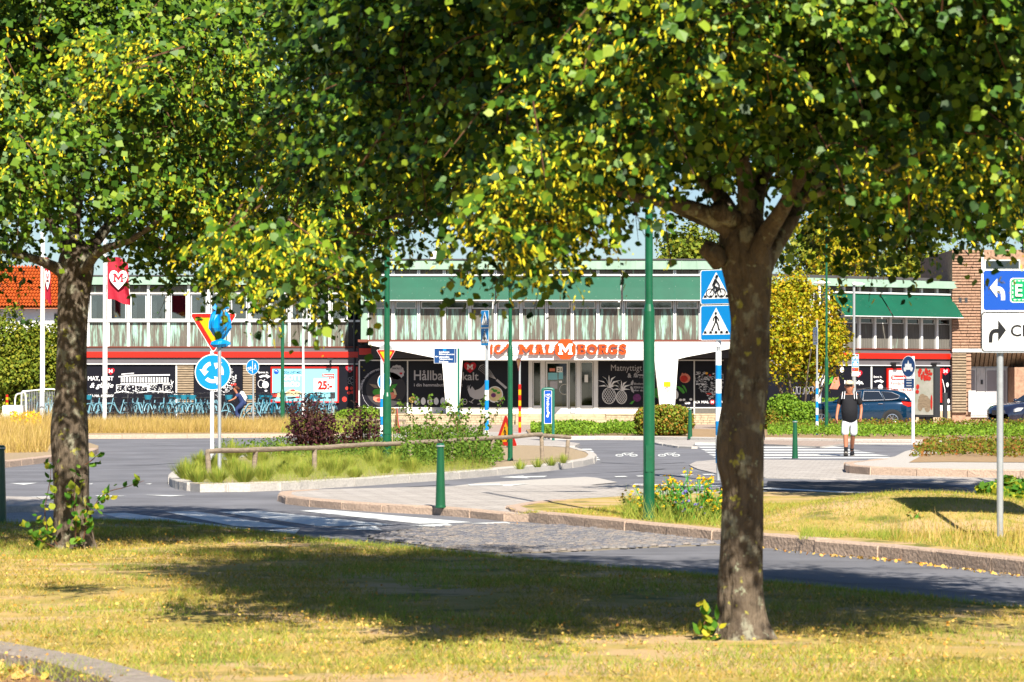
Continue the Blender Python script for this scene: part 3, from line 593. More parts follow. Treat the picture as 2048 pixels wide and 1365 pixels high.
# ---------------- central pavilion
WC = Wall(1024, 121.0); WR = Wall(1024, 123.3)        # WC: portal + upper storey plane, WR: recessed shop front
shop = thing('shop_building', 'two-storey grocery building with green awnings and a white portal with orange shop lettering', 'shop', (WC.pt(1090, 850).x, 121, 0))
R0, R1 = 730, 1502
mb = MB(); WC.box(mb, R0+3, 540, R1-3, 682, -9, -.12); mb.build('upper_wall', M['facade_dark'], shop)
mb = MB(); WR.box(mb, 716, 690, 1530, 838, -8, -.06); mb.build('lower_wall', M['facade_dark'], shop)
mb = MB(); WC.box(mb, R0-12, 521, R1+12, 539.5, -9.5, .25); mb.build('roof_fascia', M['copper'], shop)
for i in range(26):
    mb = MB(); x = R0-8+i*30.5; WC.box(mb, x, 521.4, x+.8, 539.2, .25, .272); mb.build('fascia_seam', M['copper'], shop)
mb = MB(); WC.box(mb, R0-14, 518.5, R1+14, 521, -9.6, .3); mb.build('roof', M['roof_dark'], shop)
mb = MB(); WC.box(mb, R0-8, 541, R0+5, 681, -3.4, .06); mb.build('end_wall', M['copper'], shop)
mb = MB(); WC.box(mb, R0-14, 679.5, R0+5, 684.5, -3.4, .08); mb.build('sill', M['red_trim'], shop)
mods = [735+51.2*i for i in range(16)]
for i, (a, b) in enumerate(zip(mods[:-1], mods[1:])):
    mb = MB(); W_ = WC
    W_.box(mb, a-3.2, 541, a-1.6, 680, -.1, .05); W_.box(mb, a+1.4, 541, a+3, 680, -.1, .05); mb.build('mullion', M['mullion'], shop)
    mb = MB(); W_.box(mb, a-1.6, 541, a+1.4, 680, -.1, .02); mb.build('mullion_core', M['grey_metal'], shop)
    corrugated(W_, a+3.1, 541, b-3.3, 550.5, -.06, M['patina_dark'], shop)
    mb = MB(); W_.box(mb, a+3.1, 550.5, b-3.3, 553, -.1, .03); mb.build('rail', M['mullion'], shop)
    window(W_, a+3.1, 553, b-3.3, 602, -.09, shop); window(W_, a+4.2, 602.5, b-4.4, 618, -.09, shop, fr=2.4)
    if random.random() < .45:
        mb = MB(); W_.box(mb, a+20, 609.5, a+30, 613, -.11, -.1); mb.build('window_latch', M['grey_metal'], shop)
    corrugated(W_, a+3.1, 618.4, b-3.3, 679.5, -.06, M['patina'], shop, 14)
mb = MB(); WC.box(mb, R0+5, 680, R1, 683.4, -.1, .12); mb.build('sill', M['red_trim'], shop)
# awnings
def awning(W, px0, px1, y0, y1, out, parent, n0=.07):
    t0, t1, zt, zb = W.t(px0), W.t(px1), W.z(y0), W.z(y1); mb = MB(); k = 8
    v = []
    for j in range(k+1):
        t = t0+(t1-t0)*j/k; v += [W.w(t, zt, n0), W.w(t, zt-.04, n0), W.w(t, (zt+zb)/2+.01*math.sin(j*2.1), n0+out*.5), W.w(t, zb, n0+out)]
    fs = []
    for j in range(k):
        for q in (0, 1, 2): fs.append((j*4+q, (j+1)*4+q, (j+1)*4+q+1, j*4+q+1))
    mb.add(v, fs)
    v = [W.w(t0, zb, n0+out), W.w(t1, zb, n0+out), W.w(t1, zb-.04, n0+out), W.w(t0, zb-.04, n0+out)]; mb.poly(v)
    o = mb.build('awning', M['awning_green'], parent)
    mb = MB(); W.add = None
    p, q = W.w(t0, zb-.045, n0+out), W.w(t1, zb-.045, n0+out); mb.tube([p, q], .02, 6); mb.build('awning_bar', M['white_metal'], o)
    mb = MB(); mb.tube([W.w(t0, zt+.03, n0+.03), W.w(t1, zt+.03, n0+.03)], .045, 8); mb.build('awning_cassette', M['white_metal'], o)
    mb = MB()
    for tt in (t0+.05, t1-.05): mb.tube([W.w(tt, zt-.55, n0), W.w(tt, zb-.03, n0+out)], .014, 5)
    mb.build('awning_arm', M['grey_metal'], o)
    for j in range(1, 5):                    # seams of the cloth
        t = t0+(t1-t0)*j/5; mb = MB(); mb.poly([W.w(t, zt-.04, n0+.012), W.w(t+.012, zt-.04, n0+.012), W.w(t+.012, zb, n0+out+.012), W.w(t, zb, n0+out+.012)]); mb.build('seam', M['awning_seam'], o)
simple('awning_seam', (.006, .10, .06), rough=.7)
for a, b in ((731, 990), (992.5, 1241), (1245, R1)): awning(WC, a, b, 552.5, 600, .55, shop)
# white portal
simple('portal_white', (.82, .81, .79), rough=.6, var=.03, scale=.8)
mb = MB(); WC.ext(mb, [(737, 684), (737, 690), (868, 716), (884, 719), (893, 828), (918, 828), (925, 720.5), (1309, 720.5), (1322, 832), (1348, 832), (1356, 718.5), (1375, 714), (1502, 690), (1502, 684)], -.55, .1)
mb.build('portal', M['portal_white'], shop)
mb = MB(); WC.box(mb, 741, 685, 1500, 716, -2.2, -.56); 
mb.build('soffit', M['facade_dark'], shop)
mb = MB(); WR.box(mb, 718, 697, 1510, 710, -.05, .08); mb.build('red_band', M['red_band'], shop)
# recessed shop front
mb = MB(); WR.box(mb, 719, 720, 1062, 722.2, -.05, .06); WR.box(mb, 1196, 720, 1500, 722.2, -.05, .06); mb.build('head_rail', M['mullion'], shop)
mb = MB(); WR.box(mb, 719, 815, 1062, 817, -.05, .07); WR.box(mb, 1194, 815, 1500, 817, -.05, .07); mb.build('bottom_rail', M['mullion'], shop)
for a, b, m_ in ((815, 1066, 'portal_white'), (1192, 1330, 'portal_white'), (719, 814, 'patina_dark'), (1388, 1500, 'patina_dark')): mb = MB(); WR.box(mb, a, 817.2, b, 828, -.05, .04); mb.build('base_panel', M[m_], shop)
for a, b in ((720, 813.5), (817, 934), (935, 1059), (1197, 1296), (1297, 1387), (1390, 1500)):
    mb = MB(); WR.box(mb, a, 722.3, b, 814.8, -.05, .03); mb.build('shop_window_panel', M['panel_black'], shop)
for x in (815.2, 1388.4, 718.6):
    mb = MB(); WR.box(mb, x-1.2, 722, x+1.2, 828, -.05, .07); mb.build('mullion', M['mullion'], shop)
n1 = .036
PW, PGY = M['print_white'], M['print_grey']
# panel: seal, arc lettering, plate of food
sc = [(794+r*math.cos(a), 745-r*math.sin(a)) for i in range(48) for a in [2*math.pi*i/48] for r in [15 if i % 4 < 2 else 14]]
decal(WR, 'seal_sticker', PGY, [sc], n1, shop); WR.text('ERKÄLLT', 785, 735, 804, 739, n1+.006, M['panel_black'], shop)
heart(WR, 802, 747.5, 3, n1+.006, shop, False)
decal(WR, 'plate_print', M['facade_dark'], [circ(772, 779, 40, 36, 32)], n1, shop)
decal(WR, 'plate_ring', PGY, [p for a in np.linspace(R(55), R(250), 24) for p in line2d([(762+38*math.cos(a), 780-42*math.sin(a)), (762+38*math.cos(a+.13), 780-42*math.sin(a+.13))], .7)], n1+.008, shop)
WR.text('Matglädje, inspiration och', 0, 0, 75, 6, n1+.008, PGY, shop, arc=(766, 784, 42, R(176), R(98)))
decal(WR, 'salad_print', M['food_green'], [circ(754, 785, 9, 7, 9), circ(765, 780, 8, 6, 7), [(775, 788), (784, 770), (795, 768), (791, 775), (782, 786)]], n1+.012, shop)
decal(WR, 'meat_print', M['food_pink'], [circ(757, 797, 11, 8, 9), circ(784, 792, 9, 7, 9)], n1+.014, shop); decal(WR, 'tomato_print', M['food_red'], [circ(758, 800, 5, 3.5, 9), circ(769, 800, 4, 3, 9)], n1+.018, shop)
decal(WR, 'wood_print', M['slat_wood'], [[(738, 768), (752, 770), (757, 777), (748, 776)]], n1+.012, shop); decal(WR, 'lime_print', M['food_cream'], [[(786, 777), (790, 779), (794, 790), (789, 790)]], n1+.016, shop)
# "Hållbart lokalt"
WR.text('Hållbart', 828, 741, 903, 761, n1, PGY, shop, bold=.012); WR.text('lokalt', 908, 745, 957, 761, n1, PGY, shop, bold=.012); WR.text('i din hemmabutik varsamt', 828, 767, 925, 773.5, n1, PGY, shop)
for i in range(5):
    cx = 833.5+13*i; decal(WR, 'egg_print', PW, [[(cx+(4.9-.9*(math.sin(a) > 0)*math.sin(a))*math.cos(a), 803-7.2*math.sin(a)-(.6 if math.sin(a) > 0 else 0)) for a in np.linspace(0, 2*math.pi, 18)[:-1]]], n1, shop)
for cx in (921, 930):
    decal(WR, 'egg_outline_print', PW, [p for a in np.linspace(0, 2*math.pi, 14) for p in line2d([(cx+4*math.cos(a), 804-5.5*math.sin(a)), (cx+4*math.cos(a+.5), 804-5.5*math.sin(a+.5))], .7)], n1, shop)
heart(WR, 940, 735, 12.5, n1, shop)
hen = [(938, 772), (941, 779), (944, 773), (947, 777), (950, 781), (957, 779), (963, 775), (968, 769), (969, 767), (972, 768), (974, 771), (976, 774), (973, 776), (972, 783), (970, 790), (966, 796), (960, 799), (953, 799), (946, 797), (940, 793), (937, 786), (935, 779)]
legs = line2d([(950, 797), (945, 801), (942, 805)], 1.4)+line2d([(938, 803), (946, 807)], 1.2)+line2d([(958, 798), (961, 807)], 1.4)+line2d([(955, 809), (966, 807)], 1.4)+line2d([(934, 776), (937, 771)], .7)+line2d([(937, 777), (941, 770)], .7)
decal(WR, 'hen_print', PGY, [hen]+legs, n1, shop)
wh = line2d([(993, 760), (1013, 777)], 4.5)
for q in (-1, -.5, 0, .5, 1): wh += line2d([(992, 759), (976+q*4, 744-q*4.5+2), (962+q*5, 734-q*5), (960, 732)], .7)
decal(WR, 'whisk_print', PGY, wh, n1, shop)
decal(WR, 'plate_print', PW, [circ(990, 789.5, 16, 16.5, 28)], n1, shop); decal(WR, 'soup_print', M['food_cream'], [circ(990, 789, 14, 14.3, 24)], n1+.006, shop); decal(WR, 'berry_print', M['food_purple'], [circ(987, 791, 5, 4.6, 12)], n1+.012, shop)
decal(WR, 'herb_print', M['food_green'], [circ(990, 782, 5, 3, 7), circ(997, 786, 4, 2.5, 7), circ(985, 779, 3, 2, 6)], n1+.014, shop)
# right panels
WR.text('Matnyttigt', 1222, 730, 1284, 746, n1, PGY, shop, bold=.0); WR.text('&', 1255, 747, 1263, 756, n1, PGY, shop, bold=.03); WR.text('färgglada råvaror', 1267, 746, 1340, 758, n1, PGY, shop, shear=.3)
def pineapple(cx, cy, rx, ry, top):
    L = []
    for k in np.linspace(-1, 1, 7):
        L += line2d([(cx+k*rx-rx, cy-ry*math.sqrt(max(0, 1-k*k))*.2), (cx+k*rx, cy)], .1)[:0]
    for k in range(-5, 6):
        for s in (-1, 1):
            pts = []
            for u in np.linspace(-1.2, 1.2, 15):
                x = (k*.36+u*s*.8); y = u
                if x*x+y*y < 1: pts.append((cx+x*rx, cy-y*ry))
            L += line2d(pts, .75) if len(pts) > 1 else []
    L += [p for a in np.linspace(0, 2*math.pi, 20) for p in line2d([(cx+rx*math.cos(a), cy-ry*math.sin(a)), (cx+rx*math.cos(a+.34), cy-ry*math.sin(a+.34))], 1.1)]
    for i in range(9):
        a = R(90+(i-4)*27); l = (cy-ry-top)*(1.0 if abs(i-4) < 3 else .75); ex, ey = cx+l*math.cos(a)*1.15, cy-ry-l*max(.15, math.sin(a)); mx_, my_ = cx+l*.45*math.cos(a), cy-ry-l*.75*max(.3, math.sin(a))
        L.append([(cx-1, cy-ry+1), (mx_-1, my_-1.4), (ex, ey), (mx_+1, my_+1.6), (cx+1.5, cy-ry+1)])
    return L
decal(WR, 'pineapple_print', PW, pineapple(1218, 792, 13.5, 16, 750), n1, shop); decal(WR, 'pineapple_print', PW, pineapple(1243, 795, 10.5, 13, 761), n1, shop)
decal(WR, 'brace_print', PGY, [[(1266, 760), (1262, 765), (1261, 770), (1265, 771), (1267, 765)], [(1260, 774), (1264, 773), (1267, 780), (1268, 787), (1263, 783)]], n1, shop)
for i, s in enumerate(('Ekologiskt', 'KRAV-märkt', 'efter säsong')): WR.text(s, 1267.5, 766+6.6*i, 1295, 771+6.6*i, n1, PGY, shop)
decal(WR, 'cabbage_print', M['food_purple'], [circ(1274, 796, 8.3, 8, 14)], n1, shop); decal(WR, 'lettuce_print', M['food_green'], [[(1259, 808), (1264, 803), (1270, 801), (1264, 809)]], n1+.006, shop)
decal(WR, 'leaf_print', M['food_green'], [[(1303, 790), (1308, 778), (1315, 776), (1319, 785), (1320, 800), (1312, 795)]], n1, shop)
decal(WR, 'pomegranate_print', M['food_pink'], [circ(1370, 757, 10.5, 9.5, 16), [(1362, 751), (1364, 746), (1368, 748), (1371, 746), (1372, 751)]], n1, shop); decal(WR, 'pomegranate_seeds', M['food_red'], [circ(1368, 758, 7.5, 6.8, 14)], n1+.006, shop)
decal(WR, 'bean_print', M['food_green'], [[(1353, 773), (1358, 773), (1366, 778), (1370, 786), (1366, 788), (1359, 781)], [(1363, 770), (1369, 772), (1373, 780), (1373, 786), (1369, 779)]], n1, shop)
decal(WR, 'blossom_print', PW, [circ(1362+random.uniform(-1, 1)+5*k, 803+random.uniform(-5, 4), 3.2, 2.6, 7) for k in range(5)]+[circ(1352, 790, 5, 9, 10)], n1, shop)
def wordheart(W, cx, cy, r, n, parent, m=PW, seed=1):
    rr = random.Random(seed); L = []
    for _ in range(330):
        x, y = rr.uniform(-1, 1), rr.uniform(-1, .9)
        if inpoly(np.array([x]), np.array([y]), HEART)[0]:
            px, py = cx+x*r, cy-y*r*.95; k = rr.random()
            if k < .6: w_ = rr.uniform(2, 5.5); h_ = rr.uniform(.5, 1.1); L.append([(px-w_/2, py-h_), (px+w_/2, py-h_+.4), (px+w_/2, py+h_*.2), (px-w_/2, py)])
            elif k < .85: L += [q for a in range(5) for q in line2d([(px+1.8*math.cos(a*1.25), py-1.6*math.sin(a*1.25)), (px+1.8*math.cos(a*1.25+1.25), py-1.6*math.sin(a*1.25+1.25))], .45)]
            else: L.append(circ(px, py, 1.5, 1.1, 6))
    return decal(W, 'drawing_print', m, L, n, parent)
wordheart(WR, 1421, 768, 33, n1, shop); decal(WR, 'fruit_print', M['food_red'], [circ(1420, 751, 2.5, 2, 8), circ(1418, 788, 6, 1.8, 8)], n1+.01, shop); decal(WR, 'fruit_print', M['sign_yellow'], [circ(1413, 747, 3, 2.5, 8)], n1+.01, shop)
WR.text('ICA', 1390, 802, 1400, 807, n1, PW, shop); WR.text('MAL', 1403, 802, 1418, 807, n1, PW, shop); decal(WR, 'logo_print', M['heart_red'], [circ(1424.5, 804.5, 4.8, 4.8, 8, R(22.5), R(22.5)+2*math.pi)], n1, shop); decal(WR, 'logo_letter', PW, [[(1424.5+a*3, 804.5-b*3) for a, b in SLABM]], n1+.006, shop); WR.text('BORGS', 1431, 802, 1455, 807, n1, PW, shop)
# notices on the right-hand portal leg
mb = MB(); WC.box(mb, 1327, 764, 1341, 774, .1, .115); mb.build('notice', M['sign_yellow'], shop)
decal(WC, 'prohibition_sign', M['heart_red'], [p for a in np.linspace(0, 2*math.pi, 20) for p in line2d([(1333.5+4.4*math.cos(a), 779.5-4.4*math.sin(a)), (1333.5+4.4*math.cos(a+.35), 779.5-4.4*math.sin(a+.35))], .9)]+line2d([(1330.5, 776.5), (1336.5, 782.5)], .9), .112, shop)
# door section
mb = MB(); WR.box(mb, 1028, 724, 1068, 829, -1.2, -.9); mb.build('lobby_wall', M['interior'], shop)
dz = [(1027, 1056), (1066, 1083), (1094, 1136), (1139, 1153), (1162, 1186)]
frm = MB()
for x0, x1 in ((1057, 1065), (1082, 1090), (1153, 1161), (1187, 1196)): WR.box(frm, x0, 721, x1, 830, -.04, .09)
WR.box(frm, 1057, 719.5, 1196, 723.5, -.04, .1); frm.build('door_frame', M['white_metal'], shop)
for x0, x1, yb in ((1066, 1082, 813), (1161.5, 1186, 813)):
    f = window(WR, x0, 724, x1, yb, -.02, shop, 'glass_dark', fr=1.6); mb = MB(); WR.box(mb, x0, yb, x1, 829, -.03, .04); mb.build('door_panel', M['white_metal'], f)
for x0, x1 in ((1091, 1137), (1138, 1152.5)):
    f = window(WR, x0, 724, x1, 829, -.02, shop, 'glass_dark', fr=3.6 if x0 < 1100 else 1.5, depth=.07); f.name = 'entrance_door'
    mb = MB(); WR.box(mb, x0+3, 814, x1-2, 826, -.01, .06); mb.build('kick_plate', M['white_metal'], f)
    if x0 < 1100:
        mb = MB(); c = WR.pt(1129, 779, .13); mb.tube([c+Vector((.22*math.cos(a), 0, .22*math.sin(a))) for a in np.linspace(R(70), R(290), 14)], .018, 6); mb.build('door_handle', M['grey_metal'], f)
        for a, b, c_, d, mm in ((1096, 746, 1115, 760, 'poster_blue'), (1099, 737, 1110, 743, 'food_pink'), (1113, 734, 1125, 745, 'sign_white'), (1117, 745, 1126, 759, 'poster_blue'), (1100, 763, 1115, 778, 'print_grey'), (1118, 762, 1124, 766, 'sign_white')):
            mb = MB(); WR.box(mb, a, b, c_, d, .03, .034); mb.build('door_notice', M[mm], f)
        WR.text('21', 1115, 736.5, 1123, 742.5, .04, M['sign_black'], f)
mb = MB(); WR.box(mb, 1169, 750, 1176, 765, .03, .034); mb.build('door_notice', M['sign_white'], shop)
for j in range(16):
    mb = MB(); WR.box(mb, 1140, 728+j*5.3, 1152, 729.6+j*5.3, -.4, -.3); mb.build('blind_slat', M['curtain'], shop)
# shop lettering (raised)
def slab_letter(ch, x0, x1, y0, y1, sw):
    w_, h_ = x1-x0, y1-y0; s = sw; e = s*.62; L = []
    def r(a, b, c, d): L.append([(a, b), (c, b), (c, d), (a, d)])
    if ch == 'M': cx, cy = (x0+x1)/2, (y0+y1)/2; L.append([(cx+a*w_/1.9, cy-b*h_/1.6) for a, b in SLABM])
    elif ch == 'A':
        cx = (x0+x1)/2; L.append([(cx-s*.9, y0), (cx+s*.9, y0), (x1-s*.3, y1), (x1-s*1.7, y1), (cx, y0+s*1.4), (x0+s*1.7, y1), (x0+s*.3, y1)]); r(cx-w_*.22, y0+h_*.58, cx+w_*.22, y0+h_*.74); r(x0-s*.2, y1-e, x0+s*2, y1); r(x1-s*2, y1-e, x1+s*.2, y1); r(cx-s*1.5, y0, cx, y0+e)
    elif ch == 'L': r(x0+s*.4, y0, x0+s*1.5, y1); r(x0, y0, x0+s*2, y0+e); r(x0, y1-e, x1, y1); r(x1-e, y1-h_*.34, x1, y1)
    elif ch in 'BR':
        r(x0+s*.4, y0, x0+s*1.5, y1); r(x0, y0, x0+s*1.8, y0+e); r(x0, y1-e, x0+s*2, y1)
        bw = line2d([(x0+s, y0+e/2), (x1-s*1.4, y0+e/2), (x1-s*.7, y0+h_*.14), (x1-s*.7, y0+h_*.36), (x1-s*1.4, y0+h_*.48), (x0+s, y0+h_*.48)], e*1.15); L.extend(bw)
        if ch == 'B': L.extend(line2d([(x0+s, y0+h_*.5), (x1-s*1.2, y0+h_*.5), (x1-s*.5, y0+h_*.62), (x1-s*.5, y1-h_*.16), (x1-s*1.2, y1-e/2), (x0+s, y1-e/2)], e*1.2))
        else: L.append([(x1-s*2.4, y0+h_*.48), (x1-s*1.2, y0+h_*.44), (x1-s*.2, y1), (x1-s*1.5, y1)]); r(x1-s*1.5, y1-e, x1+s*.4, y1)
    elif ch == 'O': L.extend(line2d([((x0+x1)/2+(w_-s)/2*math.cos(a), (y0+y1)/2-(h_-s*.8)/2*math.sin(a)) for a in np.linspace(0, 2*math.pi, 21)], s*1.05))
    elif ch == 'G':
        L.extend(line2d([((x0+x1)/2+(w_-s)/2*math.cos(a), (y0+y1)/2-(h_-s*.8)/2*math.sin(a)) for a in np.linspace(R(40), R(345), 17)], s*1.05)); r((x0+x1)/2, y0+h_*.52, x1, y0+h_*.68); r(x1-s*1.2, y0+h_*.52, x1-s*.1, y1-e); r(x1-e, y0+e*.3, x1, y0+h_*.22)
    elif ch == 'S': L.extend(line2d([(x1-s*.6, y0+h_*.28), (x1-s*1.1, y0+e*.6), ((x0+x1)/2, y0+e*.45), (x0+s*.7, y0+h_*.16), (x0+s*.6, y0+h_*.34), ((x0+x1)/2, y0+h_*.5), (x1-s*.6, y0+h_*.66), (x1-s*.6, y0+h_*.84), ((x0+x1)/2, y1-e*.45), (x0+s*1.1, y1-e*.6), (x0+s*.6, y0+h_*.72)], s*1.0)); r(x1-e, y0+e*.4, x1, y0+h_*.26); r(x0, y0+h_*.74, x0+e, y1-e*.4)
    elif ch == 'I': r(x0, y0, x1, y1)
    elif ch == 'c': L.extend(line2d([((x0+x1)/2+(w_-s)/2*math.cos(a), (y0+y1)/2-(h_-s)/2*math.sin(a)) for a in np.linspace(R(55), R(318), 17)]+[(x1+w_*.35, y0+h_*.34), (x1+w_*.52, y0+s*.2), (x1+w_*.86, y1)], s*1.0))
    return L
sign = thing('shop_sign', 'raised orange shop lettering with an octagonal letter badge on the white portal', 'shop sign', (WC.pt(1117, 700).x, 120.88, WC.z(715)))
for ch, a, b in (('I', 981, 985.5), ('c', 988, 1006), ('M', 1037, 1067.5), ('A', 1069, 1089), ('L', 1090.5, 1107.5), ('B', 1154, 1171.5), ('O', 1173, 1194), ('R', 1196, 1214.5), ('G', 1216, 1235), ('S', 1237.5, 1252.5)):
    mb = MB()
    for i, p in enumerate(slab_letter(ch, a, b, 689, 709, 4.4)):
        if len(p) > 3: WC.ext(mb, p, .16, .30+.003*i)
    mb.build('letter', M['logo_orange'], sign)
mb = MB(); WC.ext(mb, [(1130.5+22.3*math.cos(a), 699-21.5*math.sin(a)) for a in np.arange(R(22.5), R(382), R(45))], .14, .40); ob = mb.build('octagon_badge', M['logo_orange'], sign)
mb = MB(); WC.ext(mb, [(1130.5+a*15, 699-b*13.5) for a, b in SLABM], .405, .44); mb.build('letter', M['sign_white'], ob)
mb = MB()
for y in (691.5, 708): mb.tube([WC.pt(984, y, .18), WC.pt(1251, y, .18)], .015, 5)
mb.build('mounting_rail', M['grey_metal'], sign)
# plinth, steps
pl = thing('plinth_wall', 'low beige stone plinth under the shop windows beside the entrance steps', 'plinth', (WC.pt(870, 850).x, 121.4, 0))
def stonewall(px0, px1, py0, py1, n, rows, wpx, parent, m='stone_beige'):
    hh = (py1-py0)/rows
    for r_ in range(rows):
        x = px0+random.uniform(-wpx*.6, 0)
        while x < px1:
            w_ = wpx*random.uniform(.75, 1.3); a, b = max(x, px0)+.35, min(x+w_, px1)-.35
            if b-a > 1.5:
                mb = MB(); WC.box(mb, a, py0+r_*hh+.25, b, py0+(r_+1)*hh-.25, n-.05, n+random.uniform(.0, .025)); mb.build('stone', M[m], parent)
            x += w_
mb = MB(); WC.box(mb, 700, 831.3, 1030, 851.5, -2.3, -.03); WC.box(mb, 1212, 831.3, 1520, 851.5, -2.3, -.03); mb.build('core', M['mortar'], pl)
mb = MB(); WC.box(mb, 700, 828.4, 1030, 831.2, -2.3, .03); WC.box(mb, 1212, 828.4, 1520, 831.2, -2.3, .03); mb.build('coping', M['stone_beige'], pl)
stonewall(700, 1030, 831.5, 850.5, 0, 4, 9.5, pl); stonewall(1212, 1300, 831.5, 850.5, 0, 4, 9.5, pl); stonewall(1380, 1520, 831.5, 850.5, 0, 4, 13, pl)
stp = thing('entrance_steps', 'three wide stone steps up to the glass entrance doors', 'steps', (WC.pt(1120, 850).x, 120.6, 0))
for i in range(4):
    mb = MB(); WC.box(mb, 1031, 829.3+i*5.2, 1211, 834.2+i*5.2+.1, -2.2, -.05+i*.33); mb.build('step', M['stone_beige'], stp)
# chimneys and roof things
ch = thing('chimney', 'small red-brown brick chimney on the flat shop roof', 'chimney', WC.pt(997, 521, -5)); 
mb = MB(); WC.box(mb, 984, 473, 1010, 484, -5.6, -5); mb.build('chimney_cap', M['terracotta'], ch); mb = MB(); WC.box(mb, 986, 484, 1007, 520, -5.5, -5.1); mb.build('chimney_shaft', M['stone_beige'], ch)
vd = thing('roof_dome', 'white domed ventilation hood on the shop roof', 'roof vent', WC.pt(868, 519, -2)); mb = MB(); mb.ball((WC.pt(868, 513, -2)), (.26, .26, .32)); mb.build('hood', M['white'], vd, smooth=True)
mb = MB(); WC.box(mb, 858, 512, 878, 519, -2.3, -1.7); mb.build('hood_base', M['white'], vd)
mb = MB(); WC.box(mb, 960, 512, 1330, 519, -8, -5); mb.build('roof_plant_room', M['roof_dark'], shop)

# ---------------- left wing
WL = Wall(718, 124.6)
lw = thing('shop_wing', 'left wing of the shop with curtained windows over black mural panels and a red band', 'building', (WL.pt(420, 848).x, 124.6, 0))
L0, L1 = 138, 720
mb = MB(); WL.box(mb, L0, 556, L1, 849, -9, -1.6); mb.build('core_wall', M['interior'], lw)
mb = MB(); WL.box(mb, L0, 645, L1, 849, -1.6, -.1); WL.box(mb, L0, 570, L1, 587, -1.6, -.1); mb.build('wall', M['facade_dark'], lw)
mb = MB(); WL.box(mb, L0, 553.5, L1, 570, -9.2, .28); mb.build('roof_fascia', M['copper'], lw); mb = MB(); WL.box(mb, L0-2, 551, L1, 553.4, -9.3, .32); mb.build('roof', M['roof_dark'], lw)
mb = MB(); WL.box(mb, L0, 586, L1, 588.6, -.1, .07); WL.box(mb, L0, 640.5, L1, 644.6, -.1, .1); mb.build('sill', M['mullion'], lw)
lm = [136.2+40.25*i for i in range(15)]
simple('flower_red', (.6, .03, .04), rough=.7)
for i, (a, b) in enumerate(zip(lm[:-1], lm[1:])):
    mb = MB(); WL.box(mb, a-2.8, 571, a+2.6, 694, -.1, .06); mb.build('mullion', M['mullion'], lw)
    corrugated(WL, a+2.7, 572, b-2.9, 585.8, -.08, M['patina_dark'], lw, 9)
    window(WL, a+4, 589, b-4.5, 640, -.06, lw, 'glass', fr=1.9); corrugated(WL, a+2.7, 645, b-2.9, 693, -.06, M['patina'], lw, 9)
    if i in (1, 4, 6, 9, 12, 3):
        for s in ((0,) if i % 2 else (0, 1)):
            mb = MB(); x0 = a+6 if not s else b-15; v = []
            for q in range(9): v += [WL.pt(x0+q*1.1, 640, -.30+.05*(q % 2)), WL.pt(x0+q*1.1, 590, -.30+.05*(q % 2))]
            mb.add(v, [(2*q, 2*q+2, 2*q+3, 2*q+1) for q in range(8)]); mb.build('curtain', M['curtain'], lw)
    if i in (1, 2, 4, 5, 7, 10):
        px = a+random.uniform(14, 26); pp = thing('potted_plant', {1: 'small potted plant on the sill of the leftmost visible upper window', 2: 'red-flowered potted plant on an upper window sill beside the flag', 4: 'tiny green potted plant on an upper window sill right of the flag', 5: 'pot with pink bloom on the upper sill above the roundabout sign', 7: 'potted plant on the upper sill partly behind the lime foliage', 10: 'potted plant on an upper sill near the middle of the left wing'}[i], 'plant', WL.pt(px, 640, -.25))
        mb = MB(); c = WL.pt(px, 640, -.25); mb.lathe([(.05, 0), (.07, .12)], 8, c); mb.build('pot', M['terracotta'] if i % 2 else M['white'], pp)
        n = 40; C = np.array(c)+np.array([0, 0, .22])+rng.normal(size=(n, 3))*.08; cloud('foliage', M['leaf_bright'] if i not in (2, 5) else M['flower_yellow'], C, rdir(n), rdir(n), np.full(n, .08), parent=pp, kind=None)
mb = MB(); WL.box(mb, L0, 693.2, L1, 695.6, -.1, .10); mb.build('sill', M['red_trim'], lw)
mb = MB(); WL.box(mb, L0, 697, L1, 727.5, -.1, .06); mb.build('fascia', M['facade_grey'], lw)
mb = MB(); WL.box(mb, L0, 704, L1, 715.5, .06, .16); mb.build('red_band', M['red_band'], lw)
mb = MB(); WL.box(mb, L0, 727.6, L1, 729.4, -.1, .12); mb.build('rail', M['mullion'], lw)
for a, b in ((140, 351), (388.5, 485), (512.5, 716)):
    mb = MB(); WL.box(mb, a, 729.6, b, 832, -.08, .02); mb.build('mural_panel', M['panel_black'], lw)
for x in (353,): mb = MB(); WL.box(mb, x-1.5, 729.6, x+1.5, 832, -.08, .05); mb.build('mullion', M['mullion'], lw)
for a, b in ((355, 387.5), (486, 511.5)):
    for r_ in range(21):
        y = 730.5+r_*4.75; mb = MB(); WL.box(mb, a+random.uniform(0, .5), y, b-random.uniform(0, .5), y+3.3, -.08, .06+random.uniform(-.02, .02)); mb.build('slat', M['slat_wood'], lw)
mb = MB(); WL.box(mb, L0, 832, L1, 849, -.1, .04); mb.build('base', M['facade_grey'], lw)
k1 = .03
WL.text('MAT, LUST', 176, 753, 227, 763, k1, PW, lw, bold=.03); WL.text('& glädje', 180, 766, 227, 779, k1, PW, lw, shear=.35, bold=.01); WL.text('ICA MALMBORGS', 177, 789.5, 228, 794.5, k1, PW, lw, bold=.03); heart(WL, 221.5, 743, 8, k1, lw)
